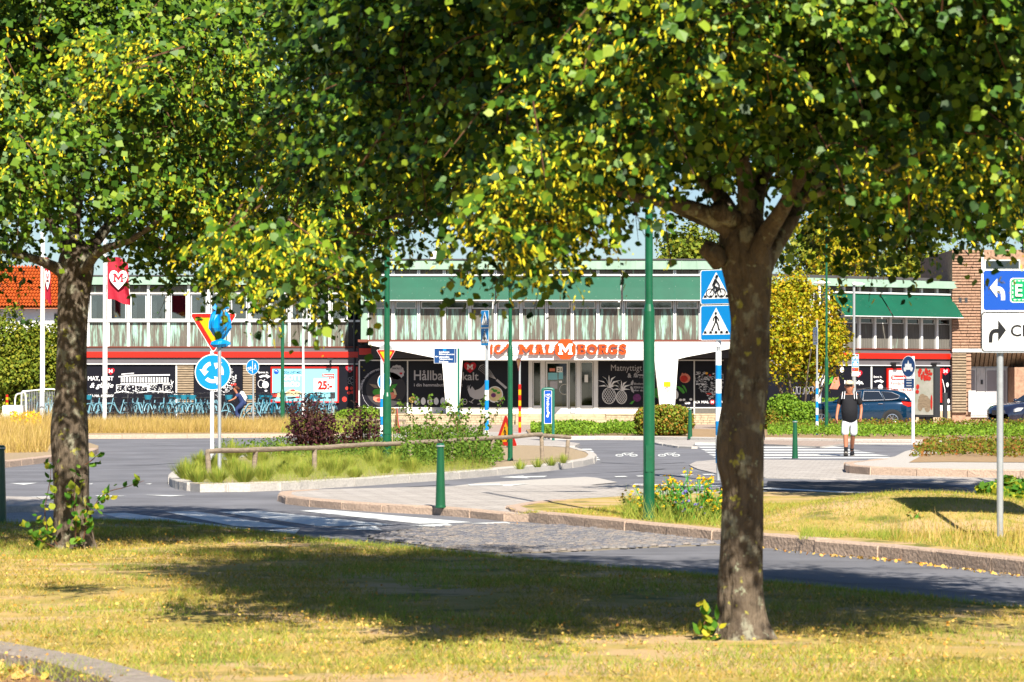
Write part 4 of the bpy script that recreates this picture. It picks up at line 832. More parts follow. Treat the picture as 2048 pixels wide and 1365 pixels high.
# drawn shop building
D_ = []
D_ += [[(237, 753), (262, 750), (340, 749), (340, 751.5), (262, 753), (237, 755)], [(243, 748), (268, 746), (268, 747.5), (243, 750)]]
for i in range(18): x = 242+i*5.4; D_ += [[(x, 755), (x+3.1, 755), (x+3.1, 765), (x, 765)]]
D_ += [[(241, 767), (340, 766), (340, 767.5), (241, 768.5)]]
for x in (233, 252, 272, 297, 326): D_ += line2d([(x, 770), (x, 784)], 1.1)+line2d([(x, 770), (x+18, 770)], 1.1)
D_ += [[(266, 768), (285, 768), (300, 771), (298, 783), (295, 783), (294, 774), (270, 771)]]
rr = random.Random(4)
for _ in range(130): x = rr.uniform(232, 345); y = rr.uniform(772, 787); D_ += line2d([(x, y), (x+rr.uniform(-3, 3), y+rr.uniform(-2.4, 2.4))], .9)
D_ += line2d([(229, 787), (245, 783), (270, 787), (300, 783), (342, 785), (349, 789), (346, 793), (350, 797)], 1.6)+line2d([(342, 760), (345, 775)], 1)+line2d([(347, 763), (343, 770)], 1.5)
decal(WL, 'building_drawing', PW, D_, k1, lw)
wordheart(WL, 440, 765, 36, k1, lw, seed=5); decal(WL, 'fruit_print', M['food_red'], [circ(464, 770, 3, 2.6, 8), circ(470, 769, 3, 2.6, 8)], k1+.006, lw)
WL.text('Spana in,', 516, 743, 537, 748, k1, PW, lw, shear=.2)
ARW = [(0, 0), (.35, -.25), (.62, -.2), (.58, -.5), (1, .05), (.72, .45), (.66, .15), (.4, .1), (.12, .3)]
decal(WL, 'arrow_print', PW, [[(518+a*23, 753+b*10) for a, b in ARW]], k1, lw)
decal(WL, 'apple_print', PW, [circ(531, 770, 6.5, 7, 12)]+[q for a in range(9) for q in line2d([(522+6*math.cos(a*.7), 768-8*math.sin(a*.7)), (522+6*math.cos(a*.7+.7), 768-8*math.sin(a*.7+.7))], .9)]+line2d([(527, 763), (530, 759)], 1)+[circ(532, 782, 3, 2, 6)], k1, lw)
bb = thing('poster_board', 'red-framed pale blue poster board with a bread price on the black left wall', 'billboard', (WL.pt(610, 805).x, 124.4, WL.z(805)))
def board(W, x0, y0, x1, y1, parent, fill, n=.05, fr=3):
    mb = MB(); W.box(mb, x0, y0, x1, y0+fr, n, n+.09); W.box(mb, x0, y1-fr, x1, y1, n, n+.09); W.box(mb, x0, y0+fr, x0+fr, y1-fr, n, n+.09); W.box(mb, x1-fr, y0+fr, x1, y1-fr, n, n+.09); mb.build('frame', M['sign_red'], parent)
    mb = MB(); W.box(mb, x0+fr, y0+fr, x1-fr, y1-fr, n, n+.05); return mb.build('poster', M[fill], parent)
po = board(WL, 542, 734, 678, 806, bb, 'poster_blue'); k2 = .106
decal(WL, 'round_logo', M['sign_blue'], [circ(553, 744, 5, 5, 16)], k2, po); decal(WL, 'logo_stroke', PW, line2d([(550, 743), (553, 741), (555, 744)], .9), k2+.005, po)
WL.text('LADDA LIVET MED', 563, 743, 603, 748, k2, M['sign_navy'], po); WL.text('GOTT', 566, 750, 603, 761, k2, PW, po, bold=.04); WL.text('BRÖD', 566, 762.5, 600, 774, k2, PW, po, bold=.04)
decal(WL, 'bread_print', M['food_cream'], [[(570, 786), (580, 779), (600, 783), (606, 789), (590, 793), (572, 792)], circ(558, 790, 9, 5, 12)], k2, po); decal(WL, 'berry_print', M['food_red'], [circ(550, 791, 5, 5, 12), circ(586, 781, 5, 2, 8), circ(596, 795, 6, 2, 8)], k2+.005, po)
decal(WL, 'price_box', PW, [[(628, 757), (670, 757), (670, 784), (628, 784)]], k2, po); WL.text('25:-', 636, 762, 665, 780, k2+.006, M['sign_red'], po, bold=.05)
decal(WL, 'label_print', M['sign_red'], [[(645, 748), (669, 748), (669, 754), (645, 754)], [(658, 754.6), (669, 754.6), (669, 759), (658, 759)]], k2, po); WL.text('Stammis', 646.5, 749, 667.5, 753, k2+.006, PW, po); WL.text('Pris', 660, 755.4, 667.5, 758.4, k2+.006, PW, po)
mb = MB(); WL.box(mb, 712, 734, 716, 806, .05, .14); mb.build('frame', M['sign_red'], bb)
heart(WL, 700, 738, 9, k1, lw)
decal(WL, 'flower_print', PGY, [q for k in range(5) for a in range(6) for q in line2d([(704+6*math.cos(k*1.25)+3*math.cos(a), 762-6*math.sin(k*1.25)-3*math.sin(a)), (704+6*math.cos(k*1.25)+3*math.cos(a+1), 762-6*math.sin(k*1.25)-3*math.sin(a+1))], .5)], k1, lw)
decal(WL, 'strawberry_print', M['food_red'], [circ(689, 799, 5, 5.5, 9), circ(694, 777, 3.6, 3.6, 8), circ(703, 777, 3.6, 3.6, 8), circ(698, 786, 3.6, 3.6, 8), circ(705, 785, 3.5, 3.5, 8)], k1, lw)
mb = MB()
mb.tube([WL.pt(709, 571, .1), WL.pt(709, 845, .1)], .05, 8); mb.build('downpipe', M['dark_metal'], lw)
mb = MB(); WL.box(mb, 660, 719, 664, 722, .1, .2); WL.box(mb, 661, 722, 663, 729, .12, .5); WL.box(mb, 657, 718, 667, 721, .4, .6); mb.build('spot_lamp', M['dark_metal'], lw)

# ---------------- right wing (turned away)
WG = Wall(1500, 121.6, R(33), 1780)
rw = thing('shop_wing', 'right wing of the shop behind the yellow tree with a green awning and red band', 'building', (WG.pt(1700, 850).x, 124, 0))
G0, G1 = 1502, 1903
mb = MB(); WG.box(mb, G0, 575, G1, 697, -8, -.14); WG.box(mb, G0, 697, G1, 846, -8, -.5); mb.build('core_wall', M['facade_dark'], rw)
mb = MB(); WG.box(mb, G0, 561, G1+6, 575.5, -8.5, .35); mb.build('roof_fascia', M['copper'], rw); mb = MB(); WG.box(mb, G0, 552, G1+6, 560.9, -8.6, -1); mb.build('roof', M['roof_dark'], rw)
gm = [1532+31.05*i for i in range(13)]
for a, b in zip(gm[:-1], gm[1:]):
    mb = MB(); WG.box(mb, a-2, 576, a+1.8, 698, -.1, .06); mb.build('mullion', M['mullion'], rw)
    corrugated(WG, a+1.9, 577, b-2.1, 588, -.08, M['patina_dark'], rw, 8); window(WG, a+1.9, 589, b-2.1, 636, -.1, rw, fr=1.3); window(WG, a+2.4, 637, b-2.6, 648, -.1, rw, fr=1.5); corrugated(WG, a+1.9, 649, b-2.1, 697, -.08, M['patina_dark'], rw, 8)
mb = MB(); WG.box(mb, G1-2, 576, G1+1, 699, -1, .06); mb.build('mullion', M['mullion'], rw)
mb = MB(); WG.box(mb, G0, 697.6, G1, 699.4, -.1, .1); mb.build('sill', M['red_trim'], rw)
mb = MB(); WG.box(mb, G0, 700, G1, 730.5, -.1, .04); mb.build('fascia', M['facade_grey'], rw); mb = MB(); WG.box(mb, G0, 707, G1-6, 718, .04, .14); mb.build('red_band', M['red_band'], rw)
mb = MB(); WG.box(mb, G0, 730.6, G1, 732.2, -.1, .1); mb.build('rail', M['mullion'], rw)
for a, b in ((1503, 1620), (1622, 1741), (1743, 1901)):
    mb = MB(); WG.box(mb, a, 732.5, b, 811, -.08, .02); mb.build('mural_panel', M['panel_black'], rw)
mb = MB(); WG.box(mb, 1740.5, 732.5, 1743, 811, -.08, .05); WG.box(mb, 1901, 732.5, 1904, 822, -.08, .05); mb.build('mullion', M['mullion'], rw)
mb = MB(); WG.box(mb, 1500, 811.5, 1904, 823, -.1, .03); mb.build('base_panel', M['portal_white'], rw); mb = MB(); WG.box(mb, 1500, 823, 1910, 846, -.1, .1); mb.build('base', M['stone_beige'], rw)
for a, b in ((1662, 1757), (1759.5, 1899)): awning(WG, a, b, 589, 633, .85, rw)
WG.text('Matglädje,', 1688, 761, 1726, 771, k1, PW, rw, bold=.03); heart(WG, 1716, 748, 8, k1, rw); heart(WG, 1890, 743, 8.5, k1, rw)
decal(WG, 'radish_print', M['food_pink'], [[(1658, 778), (1668, 756), (1676, 754), (1679, 770), (1674, 779)]], k1, rw); decal(WG, 'stalk_print', M['food_green'], [[(1656, 770), (1660, 750), (1666, 752), (1664, 765)]], k1+.006, rw); decal(WG, 'leaf_print', PW, [circ(1645, 760, 5, 14, 9), circ(1683, 740, 4, 6, 8)], k1, rw)
decal(WG, 'lantern_print', PGY, [q for k in range(6) for q in line2d([(1585+k*8, 775), (1587+k*8, 788), (1591+k*8, 788), (1592+k*8, 774), (1585+k*8, 775)], .7)], k1, rw)
WG.text('Spana in,', 1746, 752, 1763, 757, k1, PW, rw, shear=.2); decal(WG, 'arrow_print', PW, [[(1747+a*20, 763+b*9) for a, b in ARW], circ(1760, 775, 5, 6, 10)], k1, rw)
bb = thing('poster_board', 'red-framed white member offer poster board on the right wing behind the car', 'billboard', tuple(WG.pt(1825, 806, .1)))
po = board(WG, 1771, 737, 1880, 806, bb, 'sign_white')
decal(WG, 'label_print', M['sign_red'], [[(1779, 754), (1781, 751), (1808, 751), (1810, 754), (1810, 758), (1808, 761), (1781, 761), (1779, 758)]], k2, po); WG.text('Stammis', 1781.5, 752.6, 1807.5, 759, k2+.006, PW, po); WG.text('Fynda för 2', 1779, 764, 1818, 772, k2, M['sign_red'], po, bold=.02); WG.text('hela veckan!', 1779, 775, 1826, 783, k2, M['sign_red'], po, bold=.02)
decal(WG, 'plant_drawing', PW, [q for q in line2d([(1888, 810), (1889, 780), (1885, 762), (1880, 753)], 1.2)]+[circ(1882+x, y, 2.6, 5, 7) for x, y in ((-1, 765), (12, 770), (-3, 793), (9, 793), (14, 803))], k1, rw)
for x in (1781, 1862): mb = MB(); WG.box(mb, x-3, 725, x+4, 728, .1, .5); WG.box(mb, x, 728, x+2.4, 736, .1, .3); mb.build('spot_lamp', M['dark_metal'], rw)
mb = MB(); WG.box(mb, 1897, 706, 1901, 714, .1, .25); mb.build('lamp_box', M['white'], rw)
sc_ = MB(); [sc_.poly([WG.pt(x, y, .0) for x, y in p]) for p in []]
# ---------------- brick block at far right
WB = Wall(1904, 127.5)
bk = thing('brick_building', 'brick building with protruding courses and white doors at the right edge', 'building', (WB.pt(1990, 846).x, 127.5, 0))
mb = MB(); WB.box(mb, 1905, 500, 2220, 700, -10, -.05); WB.box(mb, 1905, 700, 1942, 846, -10, -.05); WB.box(mb, 1940, 700, 2220, 846, -10, -2.0); WB.box(mb, 2030, 735, 2220, 846, -10, -.1); mb.build('wall', M['brick'], bk)
nb = 0
for r_ in range(34):
    y = 502+r_*5.75; x = 1904
    while x < 1962:
        w_ = random.uniform(12, 22); b = min(x+w_, 1962)
        if y < 696: mb = MB(); WB.box(mb, x+.3, y, b-.3, y+3.6, -.05, random.choice((.0, .05, .05))); mb.build('brick', M['brick'], bk)
        x += w_
for r_ in range(22):
    y = 706+r_*5.5; mb = MB(); WB.box(mb, 1904, y, 1932, y+3.6, -.04, .1+random.uniform(-.02, .02)); mb.build('slat', M['slat_wood'], bk)
for r_ in range(14): mb = MB(); WB.box(mb, 1932+.3, 706+r_*9, 1942, 706+r_*9+7, -.04, .05); mb.build('brick', M['brick'], bk)
mb = MB(); WB.box(mb, 1904, 698, 2220, 705, -2, .15); mb.build('lintel', M['concrete'], bk)
for i in range(12):
    mb = MB(); v = [WB.pt(1944+i*9, 706, .1), WB.pt(1951+i*9, 706, .1), WB.pt(1962+i*9, 733, -1.9), WB.pt(1955+i*9, 733, -1.9)]; mb.add(v+[p+Vector((0, 0, .06)) for p in v], [(0, 1, 2, 3), (4, 7, 6, 5), (0, 4, 5, 1), (1, 5, 6, 2), (2, 6, 7, 3), (3, 7, 4, 0)]); mb.build('slat', M['slat_wood'], bk)
mb = MB(); WB.box(mb, 1950, 733, 2031, 836, -2, -1.9); mb.build('door_frame', M['mullion'], bk)
for x0, x1 in ((1953, 1966), (1967, 1984), (1985, 2028)):
    mb = MB(); WB.box(mb, x0, 736, x1, 832, -1.9, -1.84); d = mb.build('door', M['white_metal'], bk)
    if x0 != 1967:
        mb = MB(); WB.box(mb, x0+3, 741, x1-3, 808, -1.84, -1.82); mb.build('door_glass', M['print_grey'], d)
    else: mb = MB(); WB.box(mb, 1975, 760, 1979, 769, -1.84, -1.78); mb.build('letter_slot', M['dark_metal'], d)
mb = MB(); WB.box(mb, 1936, 782, 1950, 824, -.3, .2); mb.build('meter_cabinet', M['white_metal'], bk)
for x in (1917, 1929): mb = MB(); WB.box(mb, x, 596, x+6, 606, -.05, .058); mb.build('vent_grille', M['dark_metal'], bk)
mb = MB(); WB.box(mb, 1962, 500, 1967, 698, -.05, .12); mb.build('pilaster', M['mullion'], bk)
for yy in (520, 580, 640): window(WB, 1969, yy, 2040, yy+50, -.02, bk)
# ---------------- house with orange tiles, far left
HD = 148
hs = thing('tiled_house', 'white house with orange pantile roof behind the green bushes at the left edge', 'house', (P(50, 800, HD).x, HD, 0))
Q = lambda x, y, d=0: P(x, y, HD+d)
mb = MB()
a, b = Q(-160, 617), Q(150, 622); zt = a.z
mb.box(Q(-150, 0).x, Q(150, 0).x, HD+.6, HD+9, 0, zt); mb.build('wall', M['white'], hs)
mb = MB(); x0, x1 = Q(-170, 0).x, Q(128, 0).x; zr = Q(0, 545, 4).z+.3
mb.add([(x0, HD-.1, zt-.02), (x1, HD-.1, zt-.02), (x1, HD+5, zr), (x0, HD+5, zr), (x1, HD+10, zt), (x0, HD+10, zt)], [(0, 1, 2, 3), (3, 2, 4, 5), (0, 3, 5), (1, 4, 2)]); rf = mb.build('roof', M['terracotta'], hs)
rows, cols = 13, 46; mt = M['tile_orange']; allr = MB(); base = None; cnt = 0
def tilev(w_, l_, dz): 
    v = []; 
    for s in (0, 1):
        for i in range(5): v.append((w_*i/4, s*l_, .11*math.cos(i/4*2*math.pi)*.5+.06+(.06 if s == 0 else 0)))
    return v, [(i, i+1, 6+i, 5+i) for i in range(4)]+[(0, 1, 2, 3, 4)[::-1]]
tw = (x1-x0)/cols; slope = math.atan2(zr-zt, 5.1); ll = math.hypot(5.1, zr-zt)/rows
v, f = tilev(tw, ll*1.04, 0); tme = bpy.data.meshes.new('roof_tile'); tme.from_pydata(v, [], f); tme.materials.append(mt)
for i in range(cols):
    for j in range(rows):
        if i == j == 0: LR = Matrix.Translation(-wloc(rf))
        px = 1024+F*(x0+tw*i)/(HD+5.1*j/rows); Mx = Matrix.Translation((x0+tw*i, HD-.1+math.cos(slope)*ll*j, zt+.02+math.sin(slope)*ll*j)) @ Matrix.Rotation(slope, 4, 'X')
        if px > 0 and cnt < 300 and px < 120:
            o = bpy.data.objects.new('roof_tile', tme); col.objects.link(o); o.parent = rf; o.matrix_local = LR @ Mx; cnt += 1
        else: allr.add([Mx @ Vector(p) for p in v], f)
o = allr.build('roof_tiles', mt, rf); o['kind'] = 'stuff'
mb = MB(); mb.box(Q(88, 0).x, Q(128, 0).x, HD-.1, HD+.2, Q(0, 656).z, Q(0, 652).z); mb.build('balcony_rail', M['white'], hs); mb = MB(); mb.box(Q(88, 0).x, Q(128, 0).x, HD-.1, HD+.2, Q(0, 664).z, Q(0, 659).z); mb.build('balcony_rail', M['white'], hs)
mb = MB(); mb.box(Q(105, 0).x, Q(118, 0).x, HD+.55, HD+.62, Q(0, 650).z, Q(0, 627).z); mb.build('window', M['car_glass'], hs)
# ================================================================= trees and planting
def crown(name, parent, cen, rad, n_spray, leaf_size, bottom=None, zfull=99, bract=.9, seed=0, m='leaf', mb_='bract', indiv=0, spray_len=.5, nleaf=13, tpl='leaf', droop=.35, holes=-.35, extra=(), shadow=None, recess=None, depth_bias=.30, clump=.95):
    r_ = np.random.default_rng(seed); cx, cy, cz = cen; C = []
    while len(C) < n_spray:
        d = r_.normal(size=3); d /= np.linalg.norm(d); s = noise.noise(Vector(d)*1.8+Vector((seed, 0, 0))); s2 = noise.noise(Vector(d)*4.5+Vector((0, seed, 0)))
        f0 = r_.random()**depth_bias; f = f0*(1+.16*s+.14*s2); p = np.array([cx+d[0]*rad[0]*f, cy+d[1]*rad[1]*f, cz+d[2]*rad[2]*f])
        if bottom and p[2] < bottom(p): continue
        if shadow and shadow(p): continue
        if recess and recess(p): continue
        if f0 > .74 and noise.noise(Vector(p*clump)+Vector((seed, 3, 1))) < holes: continue
        if p[2] > zfull and r_.random() < .55: continue
        C.append((p, d))
    n_core = len(C)
    # gather the sprays into flat layered boughs
    nbo = max(20, int(len(C)/24)); bo = [C[i] for i in r_.permutation(len(C))[:nbo]]; q_ = []
    for i, (p, d) in enumerate(C):
        if r_.random() < .09: q_.append((p, d)); continue
        bp_, bd = bo[i % nbo]; p2 = bp_+r_.normal(size=3)*np.array([.23, .23, .07])*(spray_len/.5); p2[2] -= .10*((p2[0]-bp_[0])**2+(p2[1]-bp_[1])**2)/.06*.35
        if bottom and p2[2] < bottom(p2)-.12: p2 = p
        q_.append((p2, bd*.6+unit((p2-bp_)[None]+1e-6)[0]*.5))
    C[:] = q_; n_core = len(C)
    for p, d in extra: C.append((np.array(p), np.array(d)))
    base = np.array([c[0] for c in C]); D = np.array([c[1] for c in C]); n = len(C)
    out = D*np.array([1, 1, .5])+r_.normal(size=(n, 3))*.45; out[:, 2] -= droop*r_.random(n); out = unit(out)
    L = spray_len*r_.uniform(.6, 1.3, n); L[n_core:] *= .6; k = nleaf; t = (np.arange(k)+.5)/k
    pos = base[:, None]+out[:, None]*(L[:, None, None]*t[None, :, None]); pos[..., 2] -= (.22*L[:, None]*t[None]**2); side = np.cross(out, [0, 0, 1]); side = unit(side)
    sgn = np.where(np.arange(k) % 2, 1, -1)[None, :, None]; pos = pos+side[:, None]*sgn*leaf_size*.55+r_.normal(size=pos.shape)*leaf_size*.35
    upn = np.array([0, 0, 1.])*.45+D*.75+np.array([.12, -.45, 0]); N = upn[:, None]+r_.normal(size=pos.shape)*.42; B = out[:, None]*.5+side[:, None]*sgn*.8+r_.normal(size=pos.shape)*.35; B[..., 2] -= .35
    pos = pos.reshape(-1, 3); N = N.reshape(-1, 3); B = B.reshape(-1, 3); sz = leaf_size*r_.uniform(.5, 1.35, len(pos)); tint = r_.random(len(pos))*.8+np.repeat(r_.random(n), k)*.2
    if indiv:                                 # the leaves that show largest become pieces of their own
        px = 1024+F*pos[:, 0]/pos[:, 1]; py = HY-F*(pos[:, 2]-H)/pos[:, 1]; ok = (px > 0) & (px < 2048) & (py > 0) & (py < 700)
        od = np.where(ok, pos[:, 1], 1e9); idx = np.argsort(od)[:indiv]; T, fs = TPL['leaf']; mes = []
        me = bpy.data.meshes.new('leaf'); me.from_pydata([tuple(v) for v in T], [], fs); me.materials.append(M[m])
        Bn = unit(B[idx]); A = unit(np.cross(Bn, N[idx])); Nn = np.cross(A, Bn); PL = np.array(wloc(parent))
        for q, i in enumerate(idx):
            o = bpy.data.objects.new('leaf', me); col.objects.link(o); o.parent = parent; Mx = Matrix.Identity(4)
            for a in range(3): Mx[a][0] = A[q][a]*sz[i]; Mx[a][1] = Bn[q][a]*sz[i]; Mx[a][2] = Nn[q][a]*sz[i]; Mx[a][3] = pos[i][a]-PL[a]
            o.matrix_local = Mx
        keep = np.ones(len(pos), bool); keep[idx] = False; pos, N, B, sz, tint = pos[keep], N[keep], B[keep], sz[keep], tint[keep]
    o = cloud('crown', M[m], pos, B, N, sz, tpl, parent, tint=tint)
    if bract:
        nb = np.array([noise.noise(Vector(p*.7)+Vector((9, seed, 2))) for p in base]); dn_ = np.linalg.norm((base-np.array(cen))/np.array(rad), axis=1); dn_[n_core:] = 1; w_ = np.clip(.62+nb*2.4, .05, 1)*bract*np.clip((dn_-.66)*4, .02, 1)*np.where((base[:, 1] > cen[1]+.6) & (dn_ < 5), .3, 1); kk = 13
        sel = r_.random((n, kk)) < w_[:, None]; tt = r_.random((n, kk)); bp = base[:, None]+out[:, None]*(L[:, None, None]*tt[..., None])+r_.normal(size=(n, kk, 3))*leaf_size*.6; bp[..., 2] -= .22*L[:, None]*tt**2+.01
        bp = bp[sel]; nbn = len(bp); Bd = r_.normal(size=(nbn, 3))*.5+np.array([0, -.15, -.9]); Bd += np.repeat(out[:, None], kk, 1)[sel]*.6; Nn = np.array([-SUNX, -1, .5])+r_.normal(size=(nbn, 3))*.6
        cloud('bracts', M[mb_], bp, Bd, Nn, np.stack([leaf_size*r_.uniform(.8, 1.25, nbn), leaf_size*r_.uniform(.45, .95, nbn)], 1), 'bract', parent, tint=r_.random(nbn))
        fb = bp+Bd*leaf_size*.8+r_.normal(size=(nbn, 3))*leaf_size*.18
        cloud('fruits', M[mb_], fb, rdir(nbn), rdir(nbn), leaf_size*r_.uniform(.2, .34, nbn), 'quad', parent)
    # twigs of the sprays
    mb = MB(); idx = r_.permutation(n)[:min(n, 1500)]
    for i in idx:
        a = Vector(base[i]-out[i]*.25); b = Vector(base[i]+out[i]*L[i]*.5); c = Vector(base[i]+out[i]*L[i]); c.z -= .2*L[i]; mb.tube([a, b, c], [.006, .0045, .002], 3, False)
    t_ = mb.build('twigs', M['twig'], parent); t_['kind'] = 'stuff'
    return o
SUNX = math.sin(SUN_AZ)
def trunk_mesh(pts, parent, m='bark', seed=1, name='trunk', n=64, amp=.05):
    P3 = sm([(p[0], p[1], p[2]) for p in pts], 12); Rr = [r[0] for r in sm([(p[3], 0, 0) for p in pts], 12)]; mb = MB(); b = 0
    for i, (p, r) in enumerate(zip(P3, Rr)):
        for k in range(n):
            a = 2*math.pi*k/n; q = Vector((math.cos(a)*2.2, math.sin(a)*2.2, p.z*.9+seed*7)); f = 1+amp*2.2*noise.noise(q*1.1)+amp*.9*noise.noise(Vector((math.cos(a)*7, math.sin(a)*7, p.z*2+seed)))
            f += .035*noise.noise(Vector((math.cos(a)*14, math.sin(a)*14, p.z*3.5)))
            if i < 14: f *= 1+(.15*(1-i/14)**1.5)*math.cos(a*5+seed)+.06*(1-i/14)*math.cos(a*9)
            mb.v.append((p.x+math.cos(a)*r*f, p.y+math.sin(a)*r*f, p.z))
    for i in range(len(P3)-1):
        for k in range(n): mb.f.append((i*n+k, i*n+(k+1) % n, (i+1)*n+(k+1) % n, (i+1)*n+k)); mb.m.append(0)
    return mb.build(name, M[m], parent, smooth=True)
def limb(parent, pts, rad, name='branch', m='bark', n=9, wob=.03, seed=0):
    P3 = sm(pts, 5); k = len(P3); P3 = [p+Vector((noise.noise(p*1.5+Vector((seed, 0, 0))), noise.noise(p*1.5+Vector((0, seed, 5))), noise.noise(p*1.7+Vector((3, 0, seed)))))*wob*2 for p in P3]
    rr = [rad[0]+(rad[1]-rad[0])*(i/(k-1))**.8 for i in range(k)]; mb = MB(); mb.tube(P3, rr, n, False); return mb.build(name, M[m], parent, smooth=True)
# ---- right-hand lime
DR = G(1485, 1276, VZ).y; sR = F/DR
tr = thing('lime_tree', 'near lime tree with lichen-spotted trunk, standing on the dry lawn right of centre', 'tree', tuple(G(1487, 1276, VZ)))
def PR(x, y, dd=0): return P(x, y, DR+dd)
tp = [(1489, 1290, 74), (1486, 1262, 62), (1482, 1225, 51), (1480, 1150, 46.5), (1484, 1050, 45), (1485, 980, 44), (1480, 925, 50), (1481, 865, 51), (1489, 800, 47), (1497, 720, 43), (1500, 640, 42), (1497, 570, 49), (1493, 520, 56), (1490, 480, 55), (1489, 445, 44), (1489, 420, 30), (1489, 405, 10)]
trunk_mesh([(*PR(x, y), r*.95/sR) for x, y, r in tp], tr, seed=2)
for j, (pts, r0, r1) in enumerate([
    ([(1478, 510, 0), (1440, 455, -.1), (1395, 425, -.2), (1330, 405, -.3), (1240, 385, -.5), (1130, 350, -.8)], 26, 6), ([(1480, 490, .1), (1450, 420, .3), (1400, 350, .6), (1330, 250, .9), (1250, 120, 1.2)], 24, 7),
    ([(1490, 470, 0), (1482, 380, -.1), (1478, 280, -.2), (1490, 120, -.2), (1500, -80, 0)], 21, 9), ([(1512, 520, -.1), (1545, 450, -.2), (1575, 400, -.4), (1640, 300, -.7), (1700, 160, -1)], 24, 7),
    ([(1520, 540, .1), (1570, 440, .3), (1650, 360, .8), (1780, 300, 1.4), (1920, 270, 2)], 23, 6), ([(1500, 470, .1), (1530, 360, .6), (1580, 200, 1.3), (1600, 0, 2)], 20, 8),
    ([(1440, 455, .2), (1330, 400, .9), (1180, 380, 1.5), (1010, 392, 2.0), (880, 425, 2.3), (760, 440, 2.5), (660, 478, 2.7)], 15, 3.5), ([(1010, 392, 2.0), (900, 370, 2.4), (760, 350, 2.8)], 6, 2.5),
    ([(1575, 400, -.4), (1700, 380, -1.2), (1850, 300, -1.8)], 9, 3), ([(880, 425, 2.3), (800, 470, 2.4), (700, 520, 2.3)], 4, 2)]):
    limb(tr, [PR(*p) for p in pts], (r0/sR, r1/sR), seed=j)
mb = MB(); c = PR(1405, 492, -.12); mb.tube([PR(1440, 520, -.05), PR(1418, 500, -.12), c], [.075, .06, .045], 10); mb.tube([PR(1465, 440, -.1), PR(1440, 425, -.22), PR(1432, 412, -.25)], [.07, .06, .05], 10); mb.build('branch_stub', M['bark'], tr, smooth=True)
OUTL = [(-400, 560), (150, 540), (200, 590), (260, 600), (300, 560), (360, 600), (420, 625), (470, 640), (540, 615), (600, 640), (650, 650), (690, 620), (730, 560), (770, 548), (830, 540), (870, 495), (905, 488), (935, 530), (960, 575), (1040, 590), (1120, 580), (1160, 545), (1195, 530), (1240, 480), (1280, 470), (1310, 500), (1350, 530), (1400, 560), (1440, 500), (1560, 490), (1600, 470), (1650, 500), (1700, 540), (1745, 560), (1800, 540), (1850, 545), (1900, 540), (1950, 480), (2048, 440), (2600, 450)]
ox = np.array([p[0] for p in OUTL], float); oy = np.array([p[1] for p in OUTL], float)
def botR(p):
    px = 1024+F*p[0]/p[1]; y = np.interp(px, ox, oy)-14
    if abs(px-1490) < 165: y = min(y, 375 if p[1] < DR+.3 else 430)
    return H+(HY-y)*p[1]/F+(.46 if 1220 < px < 1640 else .30)+.14*noise.noise(Vector((p[0]*2, p[1]*2, 0)))
def hollow(els, dmax):
    def f(p):
        if p[1] > dmax: return False
        px, py = 1024+F*p[0]/p[1], HY-F*(p[2]-H)/p[1]; q = .35*noise.noise(Vector(p*1.6))
        return any(((px-a)/c_)**2+((py-b_)/d_)**2 < 1+q*2 for a, b_, c_, d_ in els)
    return f
recR = hollow([(850, 400, 190, 140), (1810, 440, 230, 120), (1330, 330, 110, 80), (1560, 60, 80, 60), (1010, 60, 90, 60), (640, 380, 90, 70)], DR+1.4)
def shad(xs, ys, xf=(0, 1), yf=(0, 0)):
    def f(p): X, D_ = p[0]-p[2]*.239, p[1]+p[2]*1.125; px = 1024+F*X/D_; py = HY+F*H/D_; nz = noise.noise(Vector((px*.006, p[2], 2))); return py > np.interp(px, xs, ys)+30*nz or py < np.interp(px, xf, yf)-34*noise.noise(Vector((px*.012, p[2]*2, 8)))
    return f
shadR = shad([-400, 150, 280, 500, 840, 1030, 1400, 2048, 2600], [1080, 1100, 1135, 1205, 1245, 1285, 1290, 1265, 1260], [-400, 300, 700, 900, 1150, 1500, 1800, 2048, 2600], [1030, 1030, 1046, 1078, 1118, 1136, 1160, 1186, 1228]); shadL = shad([-600, 200, 560, 700, 900], [1105, 1108, 1125, 1090, 1070], [-600, 200, 600, 900, 1100], [978, 985, 1012, 1045, 1075])
cR = (1.15, DR+.2, 4.6)
def sp(x, y, dd, dx=0, dz=-1): return (tuple(PR(x, y, dd)), (dx, -.4, dz))
ext_ = []
rs = random.Random(5)
for _ in range(95): ext_.append(sp(1050+rs.gauss(0, 52), 425+rs.uniform(-140, 62), -2.3+rs.gauss(0, .4), rs.gauss(0, .7), rs.uniform(-1, .1)))
for _ in range(110): ext_.append(sp(rs.uniform(420, 700), 520+rs.uniform(-80, 50), -.5+rs.gauss(0, .5), rs.gauss(0, .7), rs.uniform(-1, .1)))
for _ in range(30): ext_.append(sp(rs.uniform(170, 330), 110+rs.uniform(-35, 90)+0, .3+rs.gauss(0, .3), -1, -.2))
crown('crown', tr, cR, (4.1, 3.9, 2.9), 17500, .052, botR, 4.6, 1.0, seed=3, indiv=300, shadow=shadR, recess=recR, extra=ext_, holes=-.02, depth_bias=.33)
